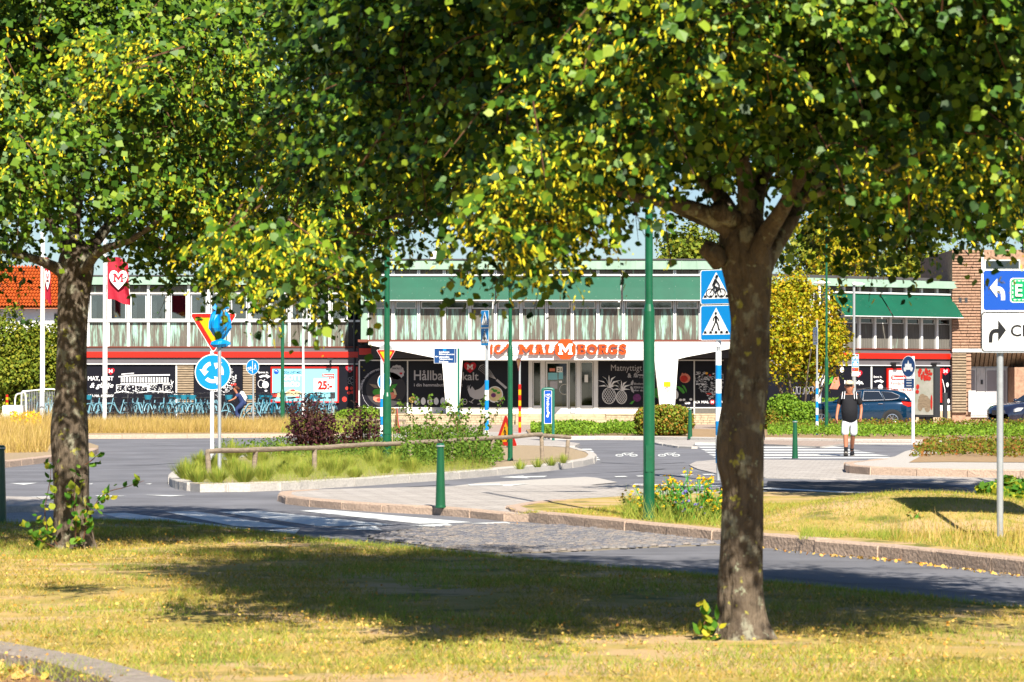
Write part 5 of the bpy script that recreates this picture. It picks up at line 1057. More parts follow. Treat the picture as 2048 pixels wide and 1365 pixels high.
# ---- left-hand lime
DL = G(145, 1097, VZ).y; sL = F/DL
tl = thing('lime_tree', 'farther lime tree with leafy shoots round its foot at the left', 'tree', tuple(G(145, 1097, VZ)))
def PL_(x, y, dd=0): return P(x, y, DL+dd)
tp = [(146, 1106, 52), (146, 1085, 44), (145, 1055, 39), (143, 1000, 36), (141, 930, 37), (139, 860, 36), (141, 780, 31), (143, 700, 29.5), (146, 620, 31), (150, 570, 33), (152, 535, 36), (155, 500, 30), (156, 480, 10)]
trunk_mesh([(*PL_(x, y), r/sL) for x, y, r in tp], tl, seed=5)
for j, (pts, r0, r1) in enumerate([([(140, 560, 0), (110, 535, -.1), (60, 515, -.3), (-40, 490, -.6)], 17, 5), ([(160, 545, 0), (185, 490, .1), (230, 440, .4), (300, 380, .8), (380, 300, 1.2)], 17, 5), ([(150, 520, 0), (148, 440, .1), (160, 300, .3), (150, 120, .3)], 18, 8), ([(160, 540, -.1), (200, 500, -.5), (270, 470, -1.2), (330, 430, -1.8)], 12, 4), ([(145, 530, .1), (100, 440, .5), (40, 330, 1), (-60, 200, 1.5)], 14, 5)]):
    limb(tl, [PL_(*p) for p in pts], (r0/sL, r1/sL), seed=20+j)
OUL = [(-900, 560), (0, 600), (60, 560), (110, 500), (150, 470), (190, 500), (230, 520), (280, 585), (330, 600), (400, 610), (500, 640), (560, 630), (640, 640), (700, 600), (760, 540), (860, 470), (1000, 450)]
lx = np.array([p[0] for p in OUL], float); ly = np.array([p[1] for p in OUL], float)
def botL(p): px = 1024+F*p[0]/p[1]; return H+(HY-np.interp(px, lx, ly)+14)*p[1]/F+.32+.12*noise.noise(Vector((p[0]*2, p[1]*2, 3)))
crown('crown', tl, (-4.1, DL+.3, 5.3), (4.0, 4.0, 3.7), 11500, .066, botL, 6.4, .8, seed=8, indiv=0, tpl='quad', shadow=shadL, recess=hollow([(60, 450, 150, 80), (140, 60, 80, 50), (210, 370, 60, 70), (40, 250, 60, 50)], DL+1.2), holes=-.05, depth_bias=.36)
# ---- third lime, trunk outside the frame on the right
t3 = thing('lime_tree', 'bright green lime tree reaching in from the right edge behind the road sign', 'tree', (8.7, 42, MZ))
trunk_mesh([(8.7, 42, 0, .24), (8.7, 42, 1, .19), (8.75, 42, 2.4, .17), (8.7, 42, 4.4, .14)], t3, seed=9)
for j in range(5): a = j*1.26; limb(t3, [Vector((8.7, 42, 2.6)), Vector((8.7+math.cos(a)*1.2, 42+math.sin(a)*1.2, 3.8)), Vector((8.7+math.cos(a)*3, 42+math.sin(a)*3, 5.4))], (.1, .03), seed=j)
def bot3(p): px = 1024+F*p[0]/p[1]; return H+(HY-np.interp(px, [1500, 1800, 1900, 2048, 2500], [380, 430, 480, 470, 480]))*p[1]/F+.4+.1*noise.noise(Vector((p[0]*2, p[1]*2, 3)))
crown('crown', t3, (8.3, 39, 5.0), (5.3, 4.2, 2.7), 3600, .11, bot3, 9, .15, seed=12, tpl='quad', m='shrub_green', holes=-.2)
# ---- leafy shoots at the trunk feet
def shoots(parent, items, seed, m='leaf_bright', size=.072):
    rr = random.Random(seed); me = bpy.data.meshes.new('leaf'); T, fs = TPL['leaf']; me.from_pydata([tuple(v) for v in T], [], fs); me.materials.append(M[m])
    mb = MB(); PL0 = wloc(parent)
    for pts, k, sp_ in items:
        c = sm(pts, 6); mb.tube(c, [.007*(1-.7*i/len(c)) for i in range(len(c))], 4, False)
        for i in range(k):
            p = c[int(rr.random()*(len(c)-1))]+Vector((rr.gauss(0, sp_), rr.gauss(0, sp_), rr.gauss(0, sp_))); s = size*rr.uniform(.6, 1.3)
            o = bpy.data.objects.new('leaf', me); col.objects.link(o); o.parent = parent; o.location = p-PL0; o.rotation_euler = (rr.uniform(.3, 1.6), rr.uniform(-.5, .5), rr.uniform(-1.2, 1.2)); o.scale = (s, s, s)
    mb.build('shoot_stem', M['twig'], parent)
def px3(f, l): return [f(*p) for p in l]
shoots(tl, [(px3(PL_, [(115, 1090, -.3), (95, 1060, -.35), (90, 1020, -.35), (100, 960, -.3), (103, 915, -.25)]), 34, .06), (px3(PL_, [(110, 1095, -.4), (80, 1080, -.45), (65, 1060, -.4)]), 26, .07), (px3(PL_, [(150, 1085, -.35), (152, 1040, -.38), (148, 990, -.3), (150, 950, -.25)]), 34, .05),
    (px3(PL_, [(170, 1060, -.2), (190, 1010, -.1), (215, 985, 0), (250, 975, .1), (288, 962, .1)]), 30, .035), (px3(PL_, [(170, 930, -.2), (185, 920, -.2), (192, 912, -.2)]), 7, .03), (px3(PL_, [(165, 1085, -.3), (172, 1050, -.3), (168, 1030, -.3)]), 14, .05)], 3)
shoots(tr, [(px3(PR, [(1420, 1262, -.15), (1405, 1230, -.2), (1395, 1205, -.2)]), 13, .05), (px3(PR, [(1415, 1265, -.1), (1408, 1250, -.2), (1412, 1240, -.2)]), 7, .03)], 4, size=.075)
# ---- generic shrubs
def leafblob(name, m, cen, rad, n, size, parent=None, kind='stuff', shape='ball', tpl='quad', up=.4, shell=.35, seed=0, zmin=None, noisef=.2):
    r_ = np.random.default_rng(seed+int(abs(cen[0])*10)); d = unit(r_.normal(size=(n, 3))); f = r_.random(n)**shell
    if shape == 'box': q = np.max(np.abs(d), axis=1, keepdims=True); d2 = d/(q*.55+.45*np.linalg.norm(d, axis=1, keepdims=True)); p = d2*f[:, None]
    else:
        p = d*f[:, None]
    nz = np.array([noise.noise(Vector(q*2.3)+Vector((seed, cen[0], 0))) for q in d]); p = p*(1+noisef*1.6*nz)[:, None]
    p = p*np.array(rad)+np.array(cen)
    if zmin is not None: k = p[:, 2] > zmin; p, d = p[k], d[k]; n = len(p)
    N = d+np.array([0, 0, up])+r_.normal(size=(n, 3))*.5
    return cloud(name, M[m], p, r_.normal(size=(n, 3))+d*.4, N, size*r_.uniform(.6, 1.3, n), tpl, parent, kind=kind, tint=r_.random(n))
def stems(c, top, n, r0, parent, m='twig', seed=0, h0=0., name='stem'):
    rr = random.Random(seed); mb = MB()
    for i in range(n):
        a = rr.uniform(0, 6.28); e = Vector((c[0]+math.cos(a)*top[0]*rr.uniform(.3, .9), c[1]+math.sin(a)*top[0]*.7, c[2]+top[1]*rr.uniform(.75, 1))); b = Vector((c[0]+rr.gauss(0, .06), c[1]+rr.gauss(0, .06), c[2]+h0)); mb.tube([b, b.lerp(e, .5)+Vector((0, 0, .1*top[1])), e], [r0, r0*.7, r0*.3], 5, False)
    return mb.build(name, M[m], parent)
def shrub(name, label, cat, base, rx, h, m, n, size, seed=0, shape='ball', group=None, noisef=.2, stem_n=8, low=.04, shell=.35):
    t = thing(name, label, cat, tuple(base), 0, group); o = leafblob('foliage', m, (base[0], base[1], base[2]+h*.52), (rx, rx*.8, h*.5), n, size, t, None, shape, seed=seed, zmin=base[2]+low, noisef=noisef, shell=shell)
    stems(base, (rx*.7, h*.85), stem_n, .012+.008*h, t, seed=seed); return t
# purple shrubs on the island (drawn as wands with leaves)
def wand_shrub(label, base, rx, h, n_w, m, size, seed, name='purple_shrub', lw=22, tops=1.):
    t = thing(name, label, 'shrub', tuple(base)); rr = random.Random(seed); mb = MB(); Pp = []; Bb = []
    for i in range(n_w):
        a = rr.uniform(0, 6.28); rd = rx*math.sqrt(rr.random()); hh = h*(1-.35*(rd/rx)**2)*rr.uniform(.45, 1.05); e = Vector((base[0]+math.cos(a)*rd, base[1]+math.sin(a)*rd*.7, base[2]+hh)); b = Vector((base[0]+math.cos(a)*rd*.15, base[1]+math.sin(a)*rd*.1, base[2])); md = b.lerp(e, .5)+Vector((math.cos(a)*rd*.25, 0, 0)); c = sm([b, md, e], 5)
        mb.tube(c, [.008*(1-.7*k/len(c)) for k in range(len(c))], 4, False)
        for q in range(lw): s = rr.uniform(.25, 1)**.8; k = s*(len(c)-1); p = c[int(k)].lerp(c[min(int(k)+1, len(c)-1)], k-int(k)); Pp.append((p.x+rr.gauss(0, size*.6), p.y+rr.gauss(0, size*.6), p.z+rr.gauss(0, size*.5))); Bb.append((rr.gauss(0, 1), rr.gauss(0, 1), .5))
    mb.build('stem', M['twig'], t); n = len(Pp); cloud('foliage', M[m], Pp, Bb, rdir(n, .5), rng.uniform(.6, 1.3, n)[:, None]*size*np.array([[.8, 1.15]]), 'leaf', t, kind=None); return t
b1 = G(627, 915, .13); s = F/b1.y
wand_shrub('large purple-leaved shrub, the left and fuller of the two behind the log rail', b1, 54/s, 132/s, 120, 'purple_leaf', .06, 3, lw=20)
b1 = G(728, 915, .13)
wand_shrub('looser purple-leaved shrub beside the green lamp post behind the log rail', b1, 44/s, 118/s, 52, 'purple_leaf', .055, 5, lw=18)
# island planting: tufts of grass, then low green shrubs
ORD = 'first second third fourth fifth sixth seventh eighth ninth tenth eleventh twelfth thirteenth fourteenth fifteenth sixteenth seventeenth eighteenth nineteenth twentieth'.split()
tuft_px = [(372, 968), (400, 955), (395, 975), (430, 945), (440, 972), (470, 955), (485, 974), (520, 940), (530, 968), (560, 955), (580, 935), (600, 965), (630, 950), (640, 930), (665, 962), (700, 945), (715, 960), (745, 938), (770, 955), (790, 945), (820, 952), (850, 935), (500, 930), (460, 932), (410, 938), (730, 926), (680, 930), (560, 928), (800, 930)]
def tuft(px, py, label, group, hpx=38, n=230, sz=.13, m='green_grass', z=.13):
    b = G(px, py, z); h = hpx*b.y/F; t = thing('grass_tuft', label, 'grass tuft', tuple(b), 0, group)
    a = rng.uniform(0, 2*math.pi, n); sp_ = rng.random(n)**.7; B = np.stack([np.cos(a)*sp_*.95, np.sin(a)*sp_*.95, np.full(n, 1.)-.45*sp_], 1); N = np.stack([-np.cos(a), -np.sin(a), np.full(n, .8)], 1)
    pos = np.array(b)[None]+np.stack([np.cos(a)*sp_*.07, np.sin(a)*sp_*.07, np.zeros(n)], 1); hh = h*rng.uniform(.6, 1.1, n); cloud('blades', M[m], pos, B, N, np.stack([np.full(n, .13), hh], 1), 'blade', t, kind=None); return t
for i, (x, y) in enumerate(tuft_px): row = [q for q in tuft_px if (q[1] > 950) == (y > 950)]; k_ = 1+sum(q[0] < x for q in row); tuft(x+random.uniform(-8, 8), y-7+random.uniform(-4, 3), '%s yellow-green grass tuft from the island tip in its %s row' % (ORD[k_-1], 'front kerbside' if y > 950 else 'back'), 'grass tufts in the kerbed island', random.choice((22, 28, 33, 38, 44)), 600)
for x, y, lb in ((1040, 939, 'small grass tuft nearest the striped roadworks post on the gravel island end'), (1075, 935, 'second small grass tuft along the gravel tip of the island'), (1102, 932, 'third small grass tuft along the gravel tip of the island'), (1126, 927, 'small grass tuft farthest right at the gravel tip of the island')): tuft(x, y, lb, 'small tufts on the gravel tip', 22, 120, m='green_grass')
def groundcover(name, poly, n, hz, z, m, size, seed=0, thr=-9, sc=1.2, wands=0):
    x, y = scatter([(p.x, p.y) for p in poly], n); nn = np.array([noise.noise((a*sc, b*sc, seed)) for a, b in zip(x, y)]); k = nn > thr; x, y, nn = x[k], y[k], nn[k]; n = len(x)
    h = (hz[0]+(hz[1]-hz[0])*np.clip(.5+nn*1.1, 0, 1))*rng.random(n)**.4; return cloud(name, M[m], np.stack([x, y, z+h], 1), rdir(n, .6), rdir(n, .8), size*rng.uniform(.6, 1.3, n), 'quad')
groundcover('low_shrubs', [G(420, 930), G(1000, 950), G(1010, 935), G(960, 905), G(700, 908), G(480, 925)], 15000, (.05, .45), .13, 'shrub_green', .05, 2, -.25)
groundcover('low_shrubs', [G(800, 960), G(990, 950), G(1005, 930), G(960, 910), G(820, 915)], 11000, (.1, .62), .13, 'shrub_green', .055, 5, -.35)
mb = MB(); rr = random.Random(2); Pp = []
for _ in range(26):
    b = G(rr.uniform(830, 960), rr.uniform(915, 940), .13); e = b+Vector((rr.uniform(-.6, .6), rr.uniform(-.3, .3), rr.uniform(.5, 1.35))); c = sm([b, b.lerp(e, .5)+Vector((0, 0, .15)), e], 6); mb.tube(c, .005, 3, False)
    for p in c[2:]:
        for _ in range(5): Pp.append((p.x+rr.gauss(0, .03), p.y+rr.gauss(0, .03), p.z+rr.gauss(0, .03)))
wd = thing('arching_shrub', 'arching green wands of a loose shrub rising over the log rail near the direction post', 'shrub', tuple(G(895, 928, .13))); mb.build('stem', M['twig'], wd); n = len(Pp); cloud('foliage', M['shrub_green'], Pp, rdir(n), rdir(n, .5), np.full(n, .055), 'leaf', wd, kind=None)
# two dry allium heads
for x, y0, y1, lb in ((824, 800, 930, 'tall dry allium seed head left of the direction post'), (785, 822, 925, 'dry allium seed head beside the green lamp post')):
    b = G(x, y1-10, .13); z = P(x, y0, b.y).z; al = thing('dry_flower', lb, 'flower', tuple(b)); mb = MB(); mb.tube([b, Vector((b.x, b.y, z))], .006, 5); mb.build('stem', M['food_cream'], al)
    n = 120; d = rdir(n); cloud('seed_head', M['dry_grass'], np.array([b.x, b.y, z])+d*.055, d, rdir(n), np.full(n, .035), 'quad', al, kind=None)
# flower patch around the near lamp post
rr = random.Random(11)
def flower_plant(px, py, hpx, label, k=1, group=None, m='flower_yellow', z=MZ):
    b = G(px, py, z); t = thing('wild_flowers', label, 'flowers', tuple(b), 0, group); mb = MB(); Pp = []; Lf = []
    for _ in range(k):
        h = hpx*rr.uniform(.35, 1.1)*b.y/F; e = b+Vector((rr.gauss(0, .12), rr.gauss(0, .1), h)); a = b+Vector((rr.gauss(0, .05), rr.gauss(0, .05), 0)); c = [a, a.lerp(e, .6)+Vector((.01, 0, 0)), e]; mb.tube(c, [.006, .005, .003], 4, False)
        for _ in range(4): q = e+Vector((rr.gauss(0, .04), rr.gauss(0, .04), rr.uniform(-.06, .03))); mb.tube([a.lerp(e, .75), q], .002, 3, False); Pp.append(tuple(q)); Pp.append((q.x+.01, q.y, q.z+.004))
        for _ in range(12): p = a.lerp(e, rr.uniform(.05, .85)); Lf.append((p.x+rr.gauss(0, .03), p.y+rr.gauss(0, .03), p.z))
    mb.build('stem', M['food_green'], t); n = len(Pp); cloud('blossom', M[m], Pp, rdir(n)*np.array([1, 1, .3]), rdir(n, 1), np.full(n, .038), 'quad', t, kind=None); n = len(Lf); cloud('foliage', M['shrub_green'], Lf, rdir(n), rdir(n, .3), np.full(n, .05), 'quad', t, kind=None); return t
for px, py, hp, lb in ((1288, 1040, 55, 'shorter yellow flowers just left of the near green lamp post'), (1312, 1046, 75, 'yellow flowers touching the right side of the near green lamp post'), (1338, 1048, 82, 'second clump of yellow flowers right of the near green lamp post'), (1362, 1050, 92, 'tallest yellow flower clump, between lamp post and near tree trunk'), (1388, 1052, 84, 'yellow flowers mid-way between lamp post and trunk'), (1412, 1054, 90, 'yellow flower clump just left of the near tree trunk'), (1430, 1056, 78, 'yellow flowers partly hidden by the near tree trunk')): flower_plant(px, py-10, hp, lb, 9, 'yellow wild flowers by the lamp post')
flower_plant(1372, 1044, 60, 'few pale blue chicory-like flowers among the yellow ones', 7, None, 'flower_blue')
blades('grass', [G(1240, 1040, MZ), G(1450, 1056, MZ), G(1450, 1022, MZ), G(1260, 1014, MZ)], 2600, (.08, .36), MZ, M['green_grass'], w=.22, lean=.5)
flower_plant(1820, 1060, 34, 'small orange-brown dried weed left of the turf mound', 5, None, 'dry_grass')
groundcover('flowers', [G(20, 872), G(82, 872), G(82, 855), G(20, 855)], 1100, (.2, .65), .12, 'flower_yellow', .09, 1)
# bushes right edge on the median
bb_ = G(2035, 1022, MZ); shrub('green_bush', 'bright yellow-green bush behind the road sign post at the right edge', 'bush', bb_, 82*bb_.y/F, 62*bb_.y/F, 'leaf_bright', 2600, .10, 3)
# beds behind
groundcover('groundcover', [G(1535, 882), G(2400, 887), G(2400, 868), G(1535, 866)], 24000, (.08, .32), .12, 'juniper', .075, 3, sc=.9)
groundcover('groundcover', [G(1535, 872), G(2400, 872), G(2400, 862), G(1535, 862)], 8000, (.16, .40), .12, 'red_tip_leaf', .08, 7, sc=1.6, thr=-.1)
groundcover('groundcover', [G(1062, 876), G(1110, 880), G(1300, 880), G(1300, 866), G(1062, 866)], 13000, (.08, .38), .12, 'juniper', .08, 4, sc=1.1)
groundcover('low_shrubs', [G(1818, 930), G(1900, 929), G(2048, 932), G(2400, 938), G(2400, 905), G(2048, 902), G(1860, 908)], 15000, (.05, .30), .17, 'red_tip_leaf', .065, 5, sc=1.3)
groundcover('low_shrubs', [G(690, 880), G(980, 876), G(980, 872), G(700, 871)], 3000, (.05, .35), .07, 'shrub_green', .08, 5, sc=.8, thr=.0)
# named shrubs and trees of the middle distance
b = G(1328, 873, .1); s = F/b.y; shrub('clipped_hedge', 'boxy clipped hedge with reddish tips behind the near green lamp post', 'hedge', b, 60/s, 62/s, 'autumn_leaf', 7000, .085, 4, 'box', noisef=.05)
for x, y, rx, h, lb, sd_ in ((690, 846, 20, 38, 'small round light-green bush under the strawberry mural', 1), (733, 847, 30, 44, 'larger round light-green bush left of the left portal leg', 2)):
    D_b = 112; b = P(x, y, D_b); b.z = 0; s = F/D_b; shrub('round_bush', lb, 'bush', b, rx/s, h/s, 'juniper', 2600, .09, sd_)
yt = thing('yellow_tree', 'spreading yellow and orange leaved tree in front of the right wing', 'tree', tuple(G(1600, 862)))
b = G(1600, 862); D_b = b.y; s = F/D_b
for i in range(9): a = i*.7; limb(yt, [Vector((b.x+.2*math.cos(a), b.y+.2*math.sin(a), 0)), Vector((b.x+.7*math.cos(a), b.y+.6*math.sin(a), 1.3)), Vector((b.x+1.6*math.cos(a), b.y+1.2*math.sin(a), 3.2))], (.06, .02), name='trunk' if i < 1 else 'stem', seed=i)
for i, (x, y, rx, ry) in enumerate(((1590, 665, 66, 70), (1640, 640, 48, 62), (1570, 600, 62, 58), (1560, 700, 70, 62), (1650, 700, 46, 46), (1610, 730, 60, 48), (1590, 585, 42, 40), (1675, 680, 24, 40), (1530, 640, 50, 90))):
    c = P(x, y, D_b+random.uniform(-.6, .8)); leafblob('crown', 'autumn_leaf' if i in (5, 9, 10) else 'yellow_leaf', tuple(c), (rx/s, rx/s*.8, ry/s), 2000, .12, yt, None, seed=i, noisef=.75, shell=.45)
for x, y, rx, h, lb, sd_, m, shp in ((1570, 832, 42, 50, 'rounded light green bush under the yellow tree', 3, 'juniper', 'ball'), (1600, 832, 36, 34, 'clipped rounded light green bush right under the yellow tree', 4, 'juniper', 'box'), (1555, 838, 36, 28, 'low brownish clipped hedge under the yellow tree beside the trunk', 6, 'autumn_leaf', 'box'), (1665, 835, 38, 42, 'green box hedge between the striped post and the car', 8, 'juniper', 'box'), (1690, 830, 66, 40, 'long green hedge behind the parked blue car', 9, 'juniper', 'box'), (1750, 826, 40, 44, 'green hedge end behind the roof of the blue car', 10, 'juniper', 'box')):
    D_b = 118.5 if x > 1620 else 102.5; b = P(x, y, D_b); b.z = 0; s = F/D_b; shrub('clipped_hedge' if shp == 'box' else 'round_bush', lb, 'hedge' if shp == 'box' else 'bush', b, rx/s, (H*s+774-y+h)/s-.1, m, 3600, .10, sd_, shp, noisef=.06)
# green bushes at far left
for i, (x, y, rx, h, m) in enumerate(((20, 830, 80, 215, 'far_leaf'), (90, 830, 50, 200, 'far_leaf'), (-70, 830, 80, 230, 'far_leaf'), (45, 832, 64, 175, 'shrub_green'), (105, 830, 30, 95, 'shrub_green'))):
    D_b = 134+i*.8; s = F/D_b; b = P(x, y, D_b); b.z = 0
    shrub('large_bush', ['tall green-yellow bush in front of the tiled house', 'tall bush directly left of the far trunk', 'tall bush cut by the left frame edge', 'lower darker green bush behind the bicycle barrier', 'narrow dark green bush touching the far trunk'][i], 'bush', b, rx/s, h/s, m, 11000, .15, i, noisef=.3)
# trees behind the shop
def far_tree(x, y, rx, ry, D_b, label, m, n, size, seed, th=0):
    s = F/D_b; c = P(x, y, D_b); t = thing('distant_tree', label, 'tree', (c.x, D_b, 0)); mb = MB(); mb.tube([(c.x, D_b, 0), (c.x+.1, D_b, c.z*.6), (c.x, D_b, c.z)], [.3, .22, .1], 8); mb.build('trunk', M['bark'], t)
    for k in range(4):
        a = k*1.7; q = Vector((c.x+math.cos(a)*rx/s*.6, D_b+math.sin(a), c.z+ry/s*.35*math.sin(a*2))); mb = MB(); mb.tube([(c.x, D_b, c.z*.6), q], [.12, .04], 5); mb.build('branch', M['bark'], t)
    o = leafblob('crown', m, tuple(c), (rx/s, rx/s*.8, ry/s), n, size, t, None, seed=seed, noisef=.6, shell=.55); return t
far_tree(1375, 520, 62, 78, 158, 'olive-green tree above the shop roof left of the near trunk', 'far_leaf', 6500, .22, 1)
far_tree(1690, 510, 80, 80, 160, 'yellowish-green tree above the roof right of the near trunk', 'yellow_leaf', 2600, .22, 2)
far_tree(1650, 500, 95, 85, 165, 'green-yellow tree behind the right wing roof', 'far_leaf', 8000, .22, 3)
far_tree(882, 525, 20, 32, 190, 'small distant tree tip beside the white roof dome', 'far_leaf', 900, .25, 4)
far_tree(1830, 540, 110, 60, 175, 'dark tree behind the roof near the brick building', 'far_leaf', 5000, .25, 5)
far_tree(-120, 560, 160, 200, 185, 'large tree behind the tiled house', 'far_leaf', 9000, .3, 6)
# ================================================================= street furniture
def base_at(px, py, z=0.): return G(px, py, z)
def local_h(b, py): return H+(HY-py)*b.y/F-b.z       # height above the base of a thing standing at b
def lamp(px, py, z, pxj, lo, up, label, head=True, m='green_paint', total=8.2, hd='arm', az=0, group=None):
    b = G(px, py, z); s = F/b.y; t = thing('street_lamp', label, 'street lamp', tuple(b), 0, group); hj = local_h(b, pxj); r0, r1 = lo/2/s, up/2/s
    mb = MB(); mb.lathe([(r0*1.25, 0), (r0*1.25, .03), (r0, .05), (r0, hj-.02), (r0*.98, hj+.04), (r1*1.02, hj+.12)], 20); mb.build('lower_pole', M[m], t, smooth=False, world=False)
    mb = MB(); mb.lathe([(r1, hj+.12), (r1*.85, total)], 16); mb.build('upper_pole', M[m], t, world=False, smooth=False)
    mb = MB(); mb.box(-r0*.6, r0*.6, -r0-.004, -r0+.02, .55, .85); mb.build('service_hatch', M[m], t, world=False)
    mb = MB(); e = Vector((math.cos(az)*1.1, math.sin(az)*1.1, total+.32)); mb.tube(sm([(0, 0, total-.02), (math.cos(az)*.3, math.sin(az)*.3, total+.2), e], 6), r1*.6, 8); mb.build('arm', M[m], t, world=False)
    mb = MB(); mb.ball(e+Vector((math.cos(az)*.3, math.sin(az)*.3, 0)), (.36, .15, .08), 12, 6); mb.build('lamp_head', M['white_metal'], t, world=False, smooth=True); return t
lamp(1298, 1040, MZ, 630, 23, 16, 'near green lamp post with thicker lower part, rising from the yellow flowers')
lamp(774, 922, .13, 797, 17, 12, 'green lamp post between the purple shrubs on the kerbed island', az=2.5)
lamp(1020.5, 922, .13, 703, 10, 7, 'slimmer green lamp post in front of the roadworks sign', az=1.)
lamp(565, 858, .12, 786, 9, 7, 'green lamp post behind the dry grass, in front of the bicycles', az=2)
lamp(1653, 869, .12, 722, 7, 4.6, 'thin green lamp post right of the yellow tree beside the walking man', az=1)
lamp(606.5, 853, .1, 735, 5.4, 4, 'thin pale grey lamp post in front of the bread poster', m='white_metal', az=1)
# bollards
def bollard(px, py, z, hpx, label):
    b = G(px, py, z); h = hpx*b.y/F; t = thing('bollard', label, 'bollard', tuple(b), 0, 'dark green street bollards'); k = h/.87
    mb = MB(); mb.lathe([(.075*k, 0), (.075*k, .02), (.068*k, .03), (.046*k, h-.07), (.046*k, h-.055)], 24); mb.build('post', M['green_bollard'], t, world=False, smooth=False)
    mb = MB(); mb.lathe([(.050*k, h-.055), (.055*k, h-.045), (.055*k, h-.02), (.040*k, h), (.0, h+.002)], 24); mb.build('cap', M['green_paint'], t, world=False)
    mb = MB(); mb.lathe([(.0565*k, h-.042), (.0565*k, h-.024)], 24); mb.build('reflector_band', M['grey_metal'], t, world=False)
bollard(881, 1016, .10, 129, 'near dark green bollard standing on the pale paved island in the centre')
bollard(1590, 917, .02, 76, 'dark green bollard beside the zebra crossing left of the walking man')
bollard(1380, 878, .07, 61, 'farthest dark green bollard in front of the clipped hedge')
bollard(1, 1047, .03, 156, 'dark green bollard cut by the left frame edge')
# log rail
fr = thing('log_fence', 'low wooden rail fence of round logs across the kerbed island', 'fence', tuple(G(700, 930, .13)))
ppx = [(415, 905, 955), (511, 903, 950), (629, 896, 928), (820, 886, 912), (985, 877, 911), (1083, 871, 922), (1136, 874, 917), (735, 893, 915), (905, 882, 905)]
rail = [(415, 903), (511, 900), (629, 896), (730, 890), (820, 886), (905, 882), (985, 876.5), (1083, 869)]
db = {}
P0, P1 = G(415, 958, .13), G(1083, 921, .13)
def rp(px, py):
    q = (px-1024)/F; t = (q*P0.y-P0.x)/((P1.x-P0.x)-q*(P1.y-P0.y)); D_ = P0.y+t*(P1.y-P0.y); return P(px, py, D_)
pts = [rp(*p) for p in rail]
def log(pts, r, seed): mb = MB(); c = sm(pts, 4); rr = random.Random(seed); mb.tube([p+Vector((0, 0, rr.uniform(-.006, .006))) for p in c], [r*rr.uniform(.93, 1.06) for _ in c], 10); return mb.build('rail', M['log'], fr, smooth=False)
log(pts[:4], .044, 1); log([pts[3]+Vector((0, .03, 0)), pts[4], pts[5]], .044, 2); log([pts[5]+Vector((0, -.03, .01)), pts[6], pts[7]], .043, 3)
log([pts[7]+Vector((0, .02, -.02)), P(1140, 875, P1.y+1.1)], .04, 4)
for px, py in rail+[(1136, 878)]:
    if px in (730,): continue
    p = rp(px, py) if px < 1100 else P(px, 878, P1.y+1.0); mb = MB(); l = random.uniform(-.05, .05); mb.tube([(p.x+l, p.y+.02, .1), (p.x+l*.5, p.y+.01, p.z*.5), (p.x, p.y, p.z-.03)], [.05, .046, .043], 10); mb.build('post', M['log'], fr)
# far rail behind the shrubs
fr2 = thing('log_fence', 'distant low log rail between the small bushes and the shop plinth', 'fence', tuple(P(750, 848, 104)))
mb = MB(); mb.tube([P(668, 841, 104), P(812, 841, 104)], .05, 8); mb.build('rail', M['log'], fr2)
for x in (672, 718, 760, 808): mb = MB(); p = P(x, 843, 104); mb.tube([(p.x, p.y, 0), p], .05, 8); mb.build('post', M['log'], fr2)
# generic sign helpers (front faces -Y in local space)
def plate(parent, pts, y, m, name, th=.004): mb = MB(); mb.ext(pts, (0, y, 0), (1, 0, 0), (0, 0, 1), (0, -1, 0), 0, th); return mb.build(name, M[m], parent, world=False)
def rect(x0, x1, z0, z1, r=0):
    if not r: return [(x0, z0), (x1, z0), (x1, z1), (x0, z1)]
    o = []
    for cx, cz, a in ((x1-r, z0+r, -90), (x1-r, z1-r, 0), (x0+r, z1-r, 90), (x0+r, z0+r, 180)): o += [(cx+r*math.cos(R(a+k*22.5)), cz+r*math.sin(R(a+k*22.5))) for k in range(5)]
    return o
def pole(parent, r, h, m='grey_metal', z0=0, x=0, y=0, name='pole'): mb = MB(); mb.tube([(x, y, z0), (x, y, h)], r, 14); return mb.build(name, M[m], parent, world=False)
def stripes(parent, r, z0, z1, k, m1, m2, x=0, y=0):
    for i in range(k): a, b_ = z0+(z1-z0)*i/k, z0+(z1-z0)*(i+1)/k; mb = MB(); mb.tube([(x, y, a), (x, y, b_)], r, 14); mb.build('sleeve_band', M[m1 if i % 2 else m2], parent, world=False)
def ltext(parent, s_, x0, z0, w_, h_, y, m, shear=0, bold=.02, rot=0, name='lettering'):
    v, f = txt(s_, w_, h_, shear, bold); me = bpy.data.meshes.new(name)
    if rot: ca, sa = math.cos(rot), math.sin(rot); v = [(a*ca-b_*sa, a*sa+b_*ca) for a, b_ in v]
    me.from_pydata([(x0+a, y, z0+b_) for a, b_ in v], [], f); me.materials.append(M[m]); o = bpy.data.objects.new(name, me); col.objects.link(o); o.parent = parent; return o
def multi(parent, polys, y, m, name):
    mb = MB()
    for i, p in enumerate(polys): mb.ext(p, (0, y-.0004*i, 0), (1, 0, 0), (0, 0, 1), (0, -1, 0), 0, .0015)
    return mb.build(name, M[m], parent, world=False)
def walker(cx, cz, s):
    L = line2d([(0, .62), (0, .18)], .2)+line2d([(0, .22), (.16, -.1), (.26, -.5), (.36, -.52)], .12)+line2d([(0, .22), (-.14, -.12), (-.34, -.5), (-.26, -.56)], .12)+line2d([(.02, .58), (.2, .36), (.28, .18)], .08)+line2d([(-.02, .58), (-.2, .4), (-.22, .2)], .08)+[circ(.0, .8, .10, .11, 12)]
    return [[(cx+a*s, cz+b_*s) for a, b_ in p] for p in L]
